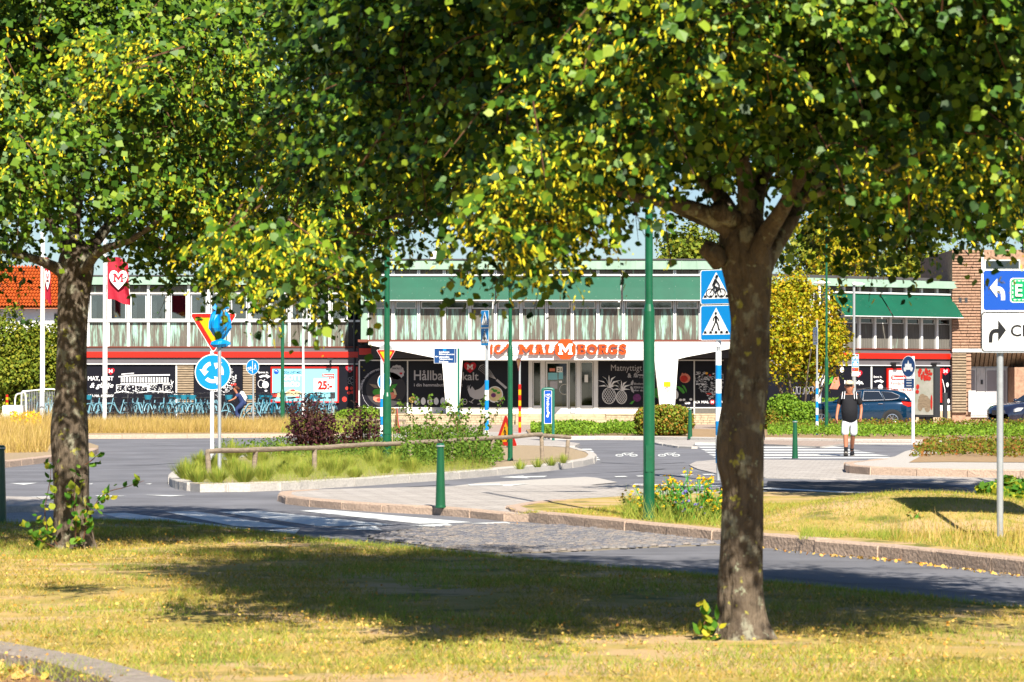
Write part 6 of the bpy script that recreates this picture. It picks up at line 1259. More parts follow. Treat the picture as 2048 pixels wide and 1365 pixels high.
def cyc(cx, cz, s, rider=True):
    L = []
    for wx in (-.36, .36): L += [q for a in range(12) for q in line2d([(wx+.24*math.cos(a*.5236), -.32+.24*math.sin(a*.5236)), (wx+.24*math.cos(a*.5236+.5236), -.32+.24*math.sin(a*.5236+.5236))], .05)]
    L += line2d([(-.36, -.32), (-.12, 0), (.24, -.02), (.36, -.32)], .05)+line2d([(-.14, .04), (.0, -.34), (.24, -.02), (.22, .1), (.3, .1)], .05)
    if rider: L += line2d([(-.14, .1), (.02, .45)], .18)+line2d([(.02, .42), (.24, .14)], .07)+line2d([(-.12, .1), (.1, -.05), (.02, -.34)], .10)+[circ(.08, .62, .09, .1, 10)]
    return [[(cx+a*s, cz+b_*s) for a, b_ in p] for p in L]
def zebra_bits(cx, cz, w_): return [[(cx-w_+i*w_*.47, cz), (cx-w_+i*w_*.47+w_*.26, cz), (cx-w_*1.0+i*w_*.47+w_*.22, cz+w_*.16), (cx-w_+i*w_*.47+w_*.04, cz+w_*.16)] for i in range(5)]
def cross_sign(parent, x0, x1, z0, z1, who, y):
    w_, h_ = x1-x0, z1-z0; plate(parent, rect(x0, x1, z0, z1, min(w_, h_)*.07), y, 'sign_white', 'sign_border'); plate(parent, rect(x0+w_*.03, x1-w_*.03, z0+h_*.02, z1-h_*.02, min(w_, h_)*.06), y-.005, 'sign_sky' if who != 'x' else 'sign_blue', 'sign_face', .002)
    cx = (x0+x1)/2; b_ = z0+h_*.16; plate(parent, [(cx-w_*.43, b_), (cx+w_*.43, b_), (cx, z1-h_*.07)], y-.008, 'sign_white', 'white_triangle', .002); sx = w_/h_
    P_ = walker(0, 0, h_*.36) if who == 'walk' else cyc(0, 0, h_*.50)
    P_ = [[(cx+a*sx, b_+h_*(.32 if who == 'walk' else .33)+b2) for a, b2 in p] for p in P_]
    multi(parent, P_, y-.011, 'sign_black', 'figure_print'); multi(parent, zebra_bits(cx-w_*.02, b_+h_*.035, w_*.36), y-.013, 'sign_black', 'crossing_print')
# big crossing signs by the trunk
b = G(1437, 961, .02); s = F/b.y; t = thing('crossing_sign', 'large blue crossing sign for cyclists over walkers, half hidden by the near trunk', 'road sign', tuple(b), R(-42)); h = lambda y: local_h(b, y)
pole(t, .038, h(672)); stripes(t, .052, .3, h(703), 8, 'sign_white', 'sign_sky'); mb = MB(); mb.lathe([(.05, h(694)), (.05, h(682))], 12); mb.build('clamp', M['white_metal'], t, world=False)
W2 = 31/s/math.cos(R(40)); cross_sign(t, -W2, W2, h(681), h(611), 'walk', -.06); cross_sign(t, -W2, W2, h(609), h(540), 'cycle', -.06)
# second crossing sign
b = G(973.5, 905, .13); s = F/b.y; t = thing('crossing_sign', 'narrow turned blue crossing sign pair on a blue-white striped post in the centre', 'road sign', tuple(b), R(-55)); h = lambda y: local_h(b, y)
pole(t, .036, h(690)); stripes(t, .05, .05, h(761), 7, 'sign_white', 'sign_sky')
W2 = 9/s/math.cos(R(50)); cross_sign(t, -W2, W2, h(656), h(621), 'walk', -.05); cross_sign(t, -W2, W2, h(692), h(657), 'cycle', -.05)
# edge-on crossing sign right, on striped post
b = G(1634, 870, .12); s = F/b.y; t = thing('crossing_sign', 'edge-on crossing sign on a thin blue-white striped post left of the walking man', 'road sign', tuple(b), R(-82)); h = lambda y: local_h(b, y)
pole(t, .03, h(640), x=.0); stripes(t, .045, 0, h(763), 8, 'sign_white', 'sign_sky'); cross_sign(t, -.3, .3, h(690), h(655), 'walk', -.05)
b = G(1639, 857); t = thing('street_lamp', 'tall thin white post right behind the striped sign post', 'street lamp', tuple(b)); h = lambda y: local_h(b, y); pole(t, .09, h(690), 'white_metal', name='lower_pole'); pole(t, .05, h(565), 'white_metal', z0=h(690)); mb = MB(); mb.ball((.1, 0, h(566)), (.35, .14, .08)); mb.build('lamp_head', M['white_metal'], t, world=False)
# yield + roundabout sign
b = G(424, 936, .13); s = F/b.y; t = thing('roundabout_sign', 'round blue roundabout sign below a red and yellow give-way triangle at the island tip', 'road sign', tuple(b), R(2)); h = lambda y: local_h(b, y)
pole(t, .038, h(702), 'white_metal', y=.02); cxs = (426-424)/s
r = 36/s; plate(t, circ(cxs, h(745), r, r, 48), -.03, 'sign_white', 'sign_border'); plate(t, circ(cxs, h(745), r*.955, r*.955, 48), -.035, 'sign_sky', 'sign_face', .002)
ar = []
for k in range(3):
    a0 = R(105+120*k)
    c = lambda rr_, a: (cxs+rr_*r*math.cos(a), h(745)+rr_*r*math.sin(a)); P_ = []
    A = np.linspace(a0, a0+R(62), 8); P_ = [c(.60, a) for a in A]+[c(.40, a) for a in A[::-1]]
    ar += [[P_[i], P_[i+1], P_[14-i], P_[15-i]] for i in range(7)]; ar.append([c(.76, a0+R(62)), c(.24, a0+R(62)), c(.5, a0+R(62)+R(36))])
multi(t, ar, -.038, 'sign_white', 'arrow_print')
def tri(cx, zt, zb, w_): return [(cx, zb), (cx+w_, zt), (cx-w_, zt)]
def yieldsign(t, cx, zt, zb, w_, y=-.03):
    def rt(f): 
        o = []; c0 = (zt*2+zb)/3; V = [(cx, zb), (cx+w_, zt), (cx-w_, zt)]
        for i in range(3):
            a, p, n_ = Vector(V[i-1]), Vector(V[i]), Vector(V[(i+1) % 3]); cc = Vector((cx, c0)); q1, q2 = p.lerp(a, .07), p.lerp(n_, .07); o += [tuple(cc+(q1-cc)*f), tuple(cc+(p.lerp((q1+q2)/2, .55)-cc)*f), tuple(cc+(q2-cc)*f)]
        return o
    plate(t, rt(1), y, 'sign_white', 'sign_border'); plate(t, rt(.965), y-.005, 'sign_red', 'sign_face', .002); plate(t, rt(.66), y-.008, 'sign_yellow', 'sign_centre', .002)
yieldsign(t, (427-424)/s, h(627), h(707), 48/s)
# bare post with a blue plastic bag
b = G(439, 950, .13); s = F/b.y; t = thing('metal_post', 'bare grey metal post standing just right of the roundabout sign', 'post', tuple(b)); h = lambda y: local_h(b, y); pole(t, .031, h(632)); pole(t, .034, .3, z0=.0, name='post_foot')
bz = h(695)+b.z; bg_ = MB(); rs = random.Random(8); n_ = 22
prof = [(.09, 0), (.15, .05), (.13, .10), (.045, .135), (.055, .15), (.12, .22), (.17, .33), (.185, .45), (.16, .56), (.10, .63), (.05, .66)]
for i, (r_, z_) in enumerate(prof):
    for k in range(n_):
        a = 2*math.pi*k/n_; f = 1+.28*noise.noise(Vector((math.cos(a)*2, math.sin(a)*2, z_*7)))+.16*math.sin(a*7+z_*9)*(1 if r_ > .05 else .3)+.08*math.cos(a*13); bg_.v.append((b.x+r_*f*math.cos(a)+.01, b.y+r_*f*math.sin(a), bz+z_+.02*noise.noise(Vector((a, z_*4, 0)))))
for i in range(len(prof)-1):
    for k in range(n_): bg_.f.append((i*n_+k, i*n_+(k+1) % n_, (i+1)*n_+(k+1) % n_, (i+1)*n_+k)); bg_.m.append(0)
bg_.f.append(tuple((len(prof)-1)*n_+k for k in range(n_))); bg_.m.append(0)
for a0 in (-.6, .9): bg_.add([(b.x+.03*a0, b.y-.05, bz+.6), (b.x+.2*a0, b.y-.06, bz+.68), (b.x+.16*a0, b.y-.02, bz+.80), (b.x+.06*a0, b.y, bz+.70)], [(0, 1, 2, 3)])
o = bg_.build('plastic_bag', M['bag_blue']); tag(o, 'crumpled bright blue plastic bag tied over the top of the bare metal post', 'plastic bag')
# distant yield + stripes
b = G(764, 886, .07); s = F/b.y; t = thing('yield_sign', 'small give-way sign with blue-white striped post half behind the green lamp post', 'road sign', tuple(b), R(4)); h = lambda y: local_h(b, y)
pole(t, .045, h(703), 'white_metal'); stripes(t, .055, 0, h(780), 6, 'sign_white', 'sign_sky'); yieldsign(t, 8/s, h(700), h(734), 19.5/s, -.06)
plate(t, circ(8/s, h(703), 14.5/s, 14.5/s, 24), -.02, 'sign_back', 'sign_back_plate'); plate(t, circ(5/s, h(764), 13.5/s, 17/s, 32), .08, 'sign_white', 'sign_border'); plate(t, circ(5/s, h(764), 12.6/s, 16/s, 32), .074, 'sign_sky', 'sign_face', .002)
# direction sign left with district names
b = G(917, 868, .07); s = F/b.y; t = thing('direction_sign', 'small navy direction board with five white place names on a slim green post', 'direction sign', tuple(b)); h = lambda y: local_h(b, y)
pole(t, .04, h(697), 'green_frame'); x0, x1 = -49/s, -3/s; plate(t, rect(x0, x1, h(727), h(697)), -.02, 'sign_white', 'sign_border'); plate(t, rect(x0+.01, x1-.01, h(726.5), h(697.5)), -.025, 'sign_navy', 'sign_face', .002); plate(t, rect(x1-5/s, x1-4/s, h(727), h(697)), -.03, 'grey_metal', 'profile', .002)
for i, (q, wd_) in enumerate((('Limhamn', 20), ('Ribersborgs-', 31), ('stranden', 20), ('Västervång', 27), ('Fridhem', 18))): ltext(t, q, -38.5/s, h(706.5+i*4.85), wd_/s, 3.9/s, -.030, 'sign_white')
plate(t, rect(-31/s, -24.5/s, h(702), h(698.5)), -.028, 'sign_sky', 'route_patch', .002); multi(t, line2d([(-46/s, h(713.7)), (-40/s, h(713.7))], .9/s)+[[(-46.5/s, h(713.7)), (-44/s, h(711.8)), (-44/s, h(715.6))]], -.028, 'sign_white', 'arrow_print')
# cycle direction sign in green frame
b = G(1096, 886, .0); s = F/b.y; t = thing('cycle_route_sign', 'upright narrow blue cycle route sign reading Fridhem in a green tube frame', 'direction sign', tuple(b)); h = lambda y: local_h(b, y)
mb = MB(); mb.tube(sm([(-10.5/s, 0, 0), (-10.5/s, 0, h(800)), (-10.5/s, 0, h(783)), (-9/s, 0, h(779)), (0, 0, h(778)), (9/s, 0, h(779)), (10.5/s, 0, h(783)), (10.5/s, 0, h(800)), (10.5/s, 0, 0)], 5), .042, 12); mb.build('tube_frame', M['green_frame'], t, world=False)
plate(t, rect(-8/s, 8/s, h(848), h(781), .03), -.0, 'sign_white', 'sign_border'); plate(t, rect(-7/s, 7/s, h(847), h(782), .025), -.005, 'sign_blue', 'sign_face', .002); multi(t, cyc(0, h(788.5), 9.5/s, False), -.008, 'sign_white', 'bicycle_print')
ltext(t, 'Fridhem', -2.8/s, h(795), 29/s, 5.2/s, -.009, 'sign_white', rot=R(-90)); multi(t, [[(-3.5/s, h(834)), (0/s, h(823.5)), (3.2/s, h(825)), (0/s, h(835.5))]], -.009, 'sign_white', 'arrow_print')
# roadworks post and signs
b = G(1039.5, 866, .07); s = F/b.y; t = thing('marker_post', 'red and yellow banded post with an edge-on triangular warning sign', 'road sign', tuple(b), R(-78)); h = lambda y: local_h(b, y); pole(t, .035, h(716)); stripes(t, .05, 0, h(769), 9, 'sign_yellow', 'sign_red'); plate(t, [(0, h(743)), (.42, h(717)), (-.42, h(717))], -.04, 'sign_red', 'sign_face'); plate(t, [(0, h(737)), (.28, h(719.5)), (-.28, h(719.5))], -.045, 'sign_yellow', 'sign_centre', .002)
def works(px, py, yb, yt, wpx, rot, label, z=0.):
    b = G(px, py, z); s = F/b.y; t = thing('roadworks_sign', label, 'road sign', tuple(b), R(rot)); h = lambda y: local_h(b, y); hh = h(yt)-h(yb); w_ = hh*.56; z0 = h(yb)
    plate(t, [(-w_, z0), (w_, z0), (w_*1.03, z0+hh*.05), (.03, z0+hh), (-.03, z0+hh), (-w_*1.03, z0+hh*.05)], 0, 'sign_red', 'sign_face', .01); plate(t, [(-w_*.70, z0+hh*.13), (w_*.70, z0+hh*.13), (0, z0+hh*.78)], -.011, 'sign_yellow', 'sign_centre', .002)
    multi(t, [[(a*.9, b_) for a, b_ in p] for p in walker(-.03, z0+hh*.36, hh*.30)]+[circ(w_*.33, z0+hh*.14, w_*.2, hh*.09, 9, 0, math.pi)]+line2d([(0, z0+hh*.4), (w_*.25, z0+hh*.24)], .02), -.014, 'sign_black', 'figure_print'); pole(t, .025, z0+hh*.6, x=0, y=.04); mb = MB(); mb.box(-.25, .25, .0, .12, 0, .05); mb.build('foot', M['rubber'], t, world=False)
works(1012, 906, 892, 832, 0, -52, 'red-edged yellow roadworks triangle partly behind the slimmer green lamp post', .0)
works(794, 886, 867, 816, 0, -76, 'narrow turned roadworks triangle right of the green lamp post among the shrubs', .07)
# shared path sign left
b = G(506.5, 858, .12); s = F/b.y; t = thing('shared_path_sign', 'round blue walking and cycling sign on a thin grey post beside the bicycles', 'road sign', tuple(b), R(-28)); h = lambda y: local_h(b, y)
pole(t, .035, h(722)); r = 15.4/s; plate(t, circ(0, h(734.5), r, r, 36), -.04, 'sign_white', 'sign_border'); plate(t, circ(0, h(734.5), r*.94, r*.94, 36), -.045, 'sign_sky', 'sign_face', .002); multi(t, line2d([(0, h(722)), (0, h(747))], .02)+cyc(-r*.45, h(735), r*.85, False)+walker(r*.45, h(735), r*.55), -.048, 'sign_white', 'symbol_print')
# parking signs on grey lamp
b = G(1708, 860); s = F/b.y; t = thing('street_lamp', 'grey lamp post with flat lamp head and stacked blue and orange parking plates', 'street lamp', tuple(b)); h = lambda y: local_h(b, y); pole(t, .075, h(752), 'grey_metal', name='lower_pole'); pole(t, .05, h(570), z0=h(752)); mb = MB(); mb.ext([(-3/s, h(570)), (-4/s, h(567)), (0, h(564.5)), (16/s, h(566.5)), (22/s, h(569)), (6/s, h(571))], (0, -.15, 0), (1, 0, 0), (0, 0, 1), (0, 1, 0), 0, .3); mb.build('lamp_head', M['white_metal'], t, world=False)
for k, (y0, y1, mm) in enumerate(((709, 722, 'sign_sky'), (722.6, 735, 'sign_sky'), (735.6, 743.5, 'logo_orange'), (744, 753, 'sign_white'))):
    plate(t, rect(-5/s, 9/s, h(y1), h(y0)), -.09, 'sign_white', 'sign_border'); pl_ = plate(t, rect(-4.5/s, 8.5/s, h(y1-.5), h(y0+.5)), -.095, mm, 'sign_face', .002)
    if k < 2: multi(t, [rect(-1/s, 5/s, h(y0+3.4), h(y0+1.6)), rect(-3/s, 7/s, h(y0+6.8), h(y0+5)), rect(-3/s, 7/s, h(y0+10), h(y0+8.4))], -.099, 'sign_white', 'small_print')
    elif k == 2: multi(t, [circ(-.02, h(739.5), 1.5/s, 1.8/s, 10)], -.099, 'sign_blue', 'dot_print')
    else: multi(t, line2d([(-2/s, h(748.5)), (6/s, h(748.5))], .8/s)+[[(-3/s, h(748.5)), (-.6/s, h(746.6)), (-.6/s, h(750.4))], [(7/s, h(748.5)), (4.6/s, h(746.6)), (4.6/s, h(750.4))]], -.099, 'sign_black', 'arrow_print')
# blue round sign by the advertising pillar
b = G(1826, 887, .12); s = F/b.y; t = thing('round_sign', 'turned round blue sign with a white vehicle symbol above a small blue plate', 'road sign', tuple(b), R(-60)); h = lambda y: local_h(b, y); pole(t, .045, h(713), 'white_metal'); r = 21.5/s; plate(t, circ(-.12, h(733.5), r*.52/.5, r, 36), -.06, 'sign_white', 'sign_border'); plate(t, circ(-.12, h(733.5), r*.98, r*.94, 36), -.065, 'sign_navy', 'sign_face', .002)
plate(t, rect(-.32, .14, h(777), h(757)), -.06, 'sign_white', 'sign_border'); plate(t, rect(-.305, .125, h(776.4), h(757.6)), -.065, 'sign_navy', 'sign_face', .002)
multi(t, [rect(-.32, .08, h(740), h(735)), rect(-.26, .02, h(735), h(728)), [(-.16, h(728)), (-.08, h(728)), (-.12, h(721))], rect(-.30, -.22, h(743), h(740)), rect(-.02, .06, h(743), h(740))], -.069, 'sign_white', 'vehicle_print'); multi(t, [rect(-.2, .03, h(y+1.6), h(y)) for y in (760, 765.5, 771)], -.069, 'sign_white', 'small_print')
# big direction sign right
b = G(2000, 1076, MZ); s = F/b.y; t = thing('road_direction_sign', 'large road direction sign, blue E6 panel above a white panel, on a grey pole', 'road sign', tuple(b), R(0)); h = lambda y: local_h(b, y)
pole(t, 6.5/s, h(700), 'grey_metal'); pole(t, 6.5/s, h(700), 'grey_metal', x=1.02)
def lx_(px): return (px-2000)/s
X1 = 2230
plate(t, rect(lx_(1961), lx_(X1), h(624), h(539), .03), -.05, 'sign_white', 'sign_border', .01); plate(t, rect(lx_(1965), lx_(X1-4), h(621), h(542), .025), -.061, 'sign_blue', 'sign_face', .002)
plate(t, rect(lx_(1961), lx_(X1), h(704), h(625), .03), -.05, 'sign_black', 'sign_border', .01); plate(t, rect(lx_(1963), lx_(X1-2), h(702), h(627), .028), -.061, 'sign_white', 'sign_face', .002); plate(t, rect(lx_(1961), lx_(X1), h(706), h(703.8), .0), -.05, 'grey_metal', 'rim', .02)
def up_arrow(dirx, cx, zb, zt, bx, m):
    wd_ = 6/s; x0 = cx-dirx*0; e = cx+dirx*bx
    P_ = sm([(cx, zb), (cx, (zb+zt)/2), (cx+dirx*.02, zt-.02), (cx+dirx*.06, zt), (e, zt)], 5); P_ = [(p[0], p[1]) for p in [Vector((*q, 0))[:2] if len(q) == 2 else q for q in P_]]
    multi(t, line2d(P_, wd_)+[[(e, zt+14/s), (e, zt-14/s), (e+dirx*17/s, zt)]], -.064, m, 'arrow_print')
def sm2(p, n): return [tuple(v)[:2] for v in [q for q in sm([(a, b_, 0) for a, b_ in p], n)]]
def arrow2(pts, tip, m):
    multi(t, line2d(sm2(pts, 5), 8/s)+[tip], -.064, m, 'arrow_print')
arrow2([(lx_(2004), h(601)), (lx_(2003), h(586)), (lx_(1998), h(579)), (lx_(1989), h(578))], [(lx_(1992), h(558)), (lx_(1992), h(596)), (lx_(1977), h(576))], 'sign_white')
arrow2([(lx_(1979), h(686)), (lx_(1980), h(670)), (lx_(1985), h(663)), (lx_(1995), h(662))], [(lx_(1994), h(641)), (lx_(1994), h(683)), (lx_(2010), h(661))], 'sign_black')
plate(t, rect(lx_(2018), lx_(2092), h(606), h(557), .03), -.064, 'sign_white', 'route_border', .002); plate(t, rect(lx_(2020), lx_(2090), h(604), h(559), .025), -.067, 'sign_green', 'route_face', .002)
dsh = []
for k in range(8): x = 2025+k*8.2; dsh += [rect(lx_(x), lx_(x+5), h(563.5), h(561.8)), rect(lx_(x), lx_(x+5), h(601.2), h(599.5))]
for k in range(4): y = 566+k*8.7; dsh += [rect(lx_(2022), lx_(2023.6), h(y+5), h(y)), rect(lx_(2086), lx_(2087.6), h(y+5), h(y))]
multi(t, dsh, -.070, 'sign_white', 'dash_print'); ltext(t, 'E 6', lx_(2028), h(594), 38/s, 25/s, -.085, 'sign_white', bold=.02); ltext(t, 'CENTRUM', lx_(2019), h(674), 150/s, 24/s, -.066, 'sign_black', bold=.02)
# advertising pillar
b = G(1853, 860); s = F/b.y; t = thing('advertising_pillar', 'dark upright advertising pillar with a lit-looking poster face beside the parked car', 'advertising pillar', tuple(b), R(-48)); h = lambda y: local_h(b, y)
mb = MB(); mb.box(-.55, .55, -.17, .17, h(835), h(734)); mb.build('cabinet', M['dark_metal'], t, world=False, bevel=.02); mb = MB(); mb.box(-.30, -.02, -.1, .1, 0, h(835)); mb.box(.05, .25, -.1, .1, 0, h(835)); mb.build('foot', M['dark_metal'], t, world=False)
simple('poster_pale', (.50, .47, .44), rough=.35, c2=(.30, .33, .26), scale=2.5)
plate(t, rect(-.47, .47, h(830), h(738)), -.172, 'poster_pale', 'poster', .004)
rs = random.Random(3); multi(t, [circ(rs.uniform(-.4, .4), h(rs.uniform(741, 758)), rs.uniform(.04, .1), rs.uniform(.04, .13), 7) for _ in range(16)]+[circ(-.28, h(774), .08, .1, 9), circ(-.3, h(784), .09, .08, 9), circ(.4, h(805), .05, .3, 9)], -.178, 'food_red', 'poster_flowers'); multi(t, [circ(rs.uniform(-.18, .25), h(rs.uniform(797, 815)), rs.uniform(.1, .2), rs.uniform(.1, .2), 9) for _ in range(12)], -.178, 'slat_wood', 'poster_dish')
# flagpoles and flags
def flagpole(px, ytop, label, fx, fw, lab2):
    b = G(px, 856); s = F/b.y; t = thing('flagpole', label, 'flagpole', tuple(b)); h = lambda y: local_h(b, y); mb = MB(); mb.lathe([(.085, 0), (.085, 1), (.05, h(ytop))], 14); mb.build('pole', M['white'], t, world=False); mb = MB(); mb.ball((0, 0, h(ytop)+.05), .07); mb.build('finial', M['white'], t, world=False)
    mb = MB(); mb.tube([(.1, 0, 1.2), (.1, -.02, h(ytop)-.1)], .012, 4); mb.build('halyard', M['white'], t, world=False)
    w_, hh = fw/s, 1.75; nx, nz = 14, 10; v = []; z0 = b.z+h(600); mb = MB()
    for j in range(nz+1):
        for i in range(nx+1):
            a = i/nx; v.append((b.x+.11+a*w_*(1-.12*(j/nz)), b.y+.10*math.sin(a*9+j*.5)*a+.05, z0+hh*j/nz-.25*a*a+.04*math.sin(a*7+j)))
    mb.add(v, [(j*(nx+1)+i, j*(nx+1)+i+1, (j+1)*(nx+1)+i+1, (j+1)*(nx+1)+i) for j in range(nz) for i in range(nx)]); o = mb.build('flag', M['flag_red']); tag(o, lab2, 'flag')
    cx, cz = b.x+.11+w_*.5, z0+hh*.47
    mb = MB(); mb.poly([(cx+a*w_*.40, b.y-.11, cz+c*.42) for a, c in HEART]); hh_ = mb.build('heart_emblem', M['sign_white'], o)
    mb = MB(); mb.poly([(cx+a*w_*.24, b.y-.12, cz+.06+c*.22) for a, c in SLABM]); mb.build('heart_letter', M['flag_red'], hh_)
flagpole(209, 470, 'white flagpole right of the far lime trunk with a spread red flag', 0, 46, 'spread red flag with a white heart and letter M beside the far lime')
flagpole(84, 470, 'white flagpole left of the far lime trunk in front of the tiled house', 0, 13, 'limp red flag hanging narrow on the leftmost flagpole')
# crowd barrier, concrete block, marker
b = P(80, 774, 113.6); b.z = .28; s = F/b.y; t = thing('crowd_barrier', 'grey tubular crowd barrier in front of the bicycles at the left', 'barrier', tuple(b)); h = lambda y: local_h(b, y)
mb = MB(); mb.tube(sm([(-37/s, 0, 0), (-37/s, 0, h(792)), (-34/s, 0, h(784)), (-28/s, 0, h(783)), (40/s, 0, h(783)), (40/s, 0, 0)], 4), .03, 8); mb.build('frame', M['white_metal'], t, world=False)
for i in range(22): mb = MB(); x = (-34+i*3.3)/s; mb.tube([(x, 0, .15), (x, 0, h(783.5))], .011, 5); mb.build('bar', M['grey_metal'], t, world=False)
t = thing('hoop_rail', 'small white bent hoop rail left of the crowd barrier', 'rail', tuple(G(36, 858))); mb = MB(); mb.tube(sm([(-.12, 0, .5), (-.1, 0, 1.25), (.1, 0, 1.38), (.3, 0, 1.3), (.32, 0, 0)], 4), .03, 8); mb.build('hoop', M['white_metal'], t, world=False)
mb = MB(); p0, p1 = P(4, 827, 112), P(45, 811, 112); mb.box(p0.x, p1.x, 112, 112.6, 0, p1.z); o = mb.build('concrete_block', M['concrete'], bevel=.03); tag(o, 'pale concrete barrier block at the left edge behind dry grass', 'concrete block')
t = thing('marker_post', 'short red and yellow marker post on the concrete block at the left edge', 'post', tuple(P(14, 811, 112.2))); stripes(t, .05, 0, .42, 4, 'sign_red', 'sign_yellow')
# bicycle stand post by the bread poster
t = thing('display_post', 'short grey post with dark display in front of the bread poster corner', 'post', tuple(G(665.5, 853))); pole(t, .07, local_h(G(665.5, 853), 788)); mb = MB(); mb.box(-.1, .1, -.08, .08, local_h(G(665.5, 853), 797), local_h(G(665.5, 853), 785)); mb.build('display', M['dark_metal'], t, world=False)
t = thing('sign_post', 'short dark metal post in front of the drawn plants on the right wing', 'post', tuple(G(1890, 856))); pole(t, .1, local_h(G(1890, 856), 786), 'dark_metal'); mb = MB(); mb.lathe([(.25, 0), (.25, .06)], 12); mb.build('foot', M['concrete'], t, world=False)
# ================================================================= bicycles, cars, people
def bike(label, loc, rz, frame_m, basket=False):
    t = thing('bicycle', label, 'bicycle', loc, rz, 'city bicycles parked along the left wing'); A, B_ = Vector((-.53, 0, .34)), Vector((.53, 0, .34))
    for c in (A, B_):
        mb = MB(); mb.tube([c+Vector((.33*math.cos(a), 0, .33*math.sin(a))) for a in np.linspace(0, 2*math.pi, 19)], .018, 5, False); wh = mb.build('wheel', M['tyre'], t, world=False)
        mb = MB()
        for k in range(8): a = k*math.pi/4; mb.tube([c, c+Vector((.32*math.cos(a), 0, .32*math.sin(a)))], .0035, 3, False)
        mb.build('spokes', M['chrome'], wh, world=False)
        mb = MB(); mb.tube([c+Vector((.36*math.cos(a), 0, .36*math.sin(a))) for a in np.linspace(R(20), R(170), 9)], .022, 5); mb.build('mudguard', M[frame_m], t, world=False)
    bb_ = Vector((0, 0, .30)); st_ = Vector((.18, 0, .85)); hd = Vector((-.36, 0, .92))
    mb = MB(); mb.tube([st_, bb_], .022, 6); mb.tube(sm([bb_, Vector((-.15, 0, .42)), hd+Vector((.03, 0, -.18))], 4), .028, 6); mb.tube([hd, A], .02, 6); mb.tube([bb_, B_, st_+Vector((-.02, 0, -.1))], .014, 5); mb.tube([Vector((.2, 0, .72)), Vector((.75, 0, .72)), B_], .012, 5); mb.build('frame', M[frame_m], t, world=False)
    mb = MB(); mb.tube([hd, hd+Vector((.04, 0, .16))], .016, 5); mb.tube(sm([hd+Vector((.22, -.28, .14)), hd+Vector((.04, -.2, .2)), hd+Vector((.02, 0, .16)), hd+Vector((.04, .2, .2)), hd+Vector((.22, .28, .14))], 4), .014, 6); mb.build('handlebar', M['bike_black'], t, world=False)
    mb = MB(); mb.ball((.19, 0, .92), (.14, .08, .04), 10, 5); mb.build('saddle', M['rubber'], t, world=False)
    if basket:
        mb = MB(); mb.lathe([(.12, .86), (.17, 1.04)], 10, (-.55, 0, 0)); mb.build('basket', M[basket], t, world=False)
    return t
protos = [bike('pale blue city bicycle parked among others, leftmost part of the row', tuple(G(200, 857)), R(60), 'bike_pale'), bike('pale blue city bicycle with a teal basket in the row', tuple(G(380, 857)), R(75), 'bike_pale', 'bike_teal'), bike('dark city bicycle standing in the row', tuple(G(250, 857)), R(70), 'bike_black'), bike('teal city bicycle in the row before the bread poster', tuple(G(640, 857)), R(65), 'bike_teal', 'bike_teal')]
rs = random.Random(21)
spots = [(62, 2), (100, 0), (178, 0), (192, 1), (207, 0), (224, 2), (240, 0), (262, 2), (284, 0), (305, 1), (322, 2), (338, 0), (352, 1), (362, 0), (372, 2), (384, 0), (396, 1), (406, 0), (416, 2), (428, 0), (440, 1), (452, 2), (530, 0), (545, 3), (575, 2), (590, 3), (615, 0), (628, 1), (642, 3), (655, 0), (560, 0), (520, 1)]+[(x, rs.choice((2, 0, 2, 2, 3))) for x in (70, 110, 185, 215, 250, 272, 295, 330, 345, 368, 390, 412, 434, 446, 462, 536, 552, 582, 604, 634)]
first = [True]*4
for i, (x, k) in enumerate(spots):
    o = protos[k] if first[k] else copy_tree(protos[k]); first[k] = False
    g = P(x, 774, (114.6 if i < 32 else 116.8)+rs.uniform(-.5, .8)); g.z = .28; o.location = g; o.rotation_euler = (rs.uniform(-.06, .06), 0, R(rs.choice((1, -1))*rs.uniform(40, 88)+(180 if rs.random() < .4 else 0)))
    zi = 0 if x < 200 else 1 if x < 345 else 2 if x < 420 else 3 if x < 500 else 4 if x < 580 else 5; ZC = globals().setdefault('ZC', {}); ZC[zi] = ZC.get(zi, 0)+1
    zone = 'left of the far flagpole' if x < 200 else 'under the drawn building mural' if x < 345 else 'before the slat wall by the roundabout sign' if x < 420 else 'between the roundabout sign and the cyclist' if x < 500 else 'behind the dry grass by the lamp post' if x < 580 else 'before the red-framed bread poster'
    o['label'] = {0: 'pale blue bicycle %s', 1: 'pale bicycle with teal basket %s', 2: 'dark bicycle %s', 3: 'teal bicycle with basket %s'}[k] % zone+', %s there' % ORD[ZC[zi]-1]
# ---- skinned figures
def skin(name, pts, edges, m, parent, sub=2, root=0, yflat=1.):
    me = bpy.data.meshes.new(name); me.from_pydata([p[:3] for p in pts], edges, []); o = bpy.data.objects.new(name, me); col.objects.link(o)
    o.modifiers.new('s', 'SKIN'); lay = me.skin_vertices[0].data
    for i, p in enumerate(pts): lay[i].radius = (p[3], p[4] if len(p) > 4 else p[3]); lay[i].use_root = i == root
    sb = o.modifiers.new('u', 'SUBSURF'); sb.levels = sb.render_levels = sub
    bpy.context.view_layer.update(); dg = bpy.context.evaluated_depsgraph_get(); nm = bpy.data.meshes.new_from_object(o.evaluated_get(dg)); bpy.data.objects.remove(o)
    nm.materials.clear(); nm.materials.append(M[m]); nm.polygons.foreach_set('use_smooth', [True]*len(nm.polygons)); q = bpy.data.objects.new(name, nm); col.objects.link(q); q.parent = parent; return q
def chain(a, n): return [(a+i, a+i+1) for i in range(n-1)]
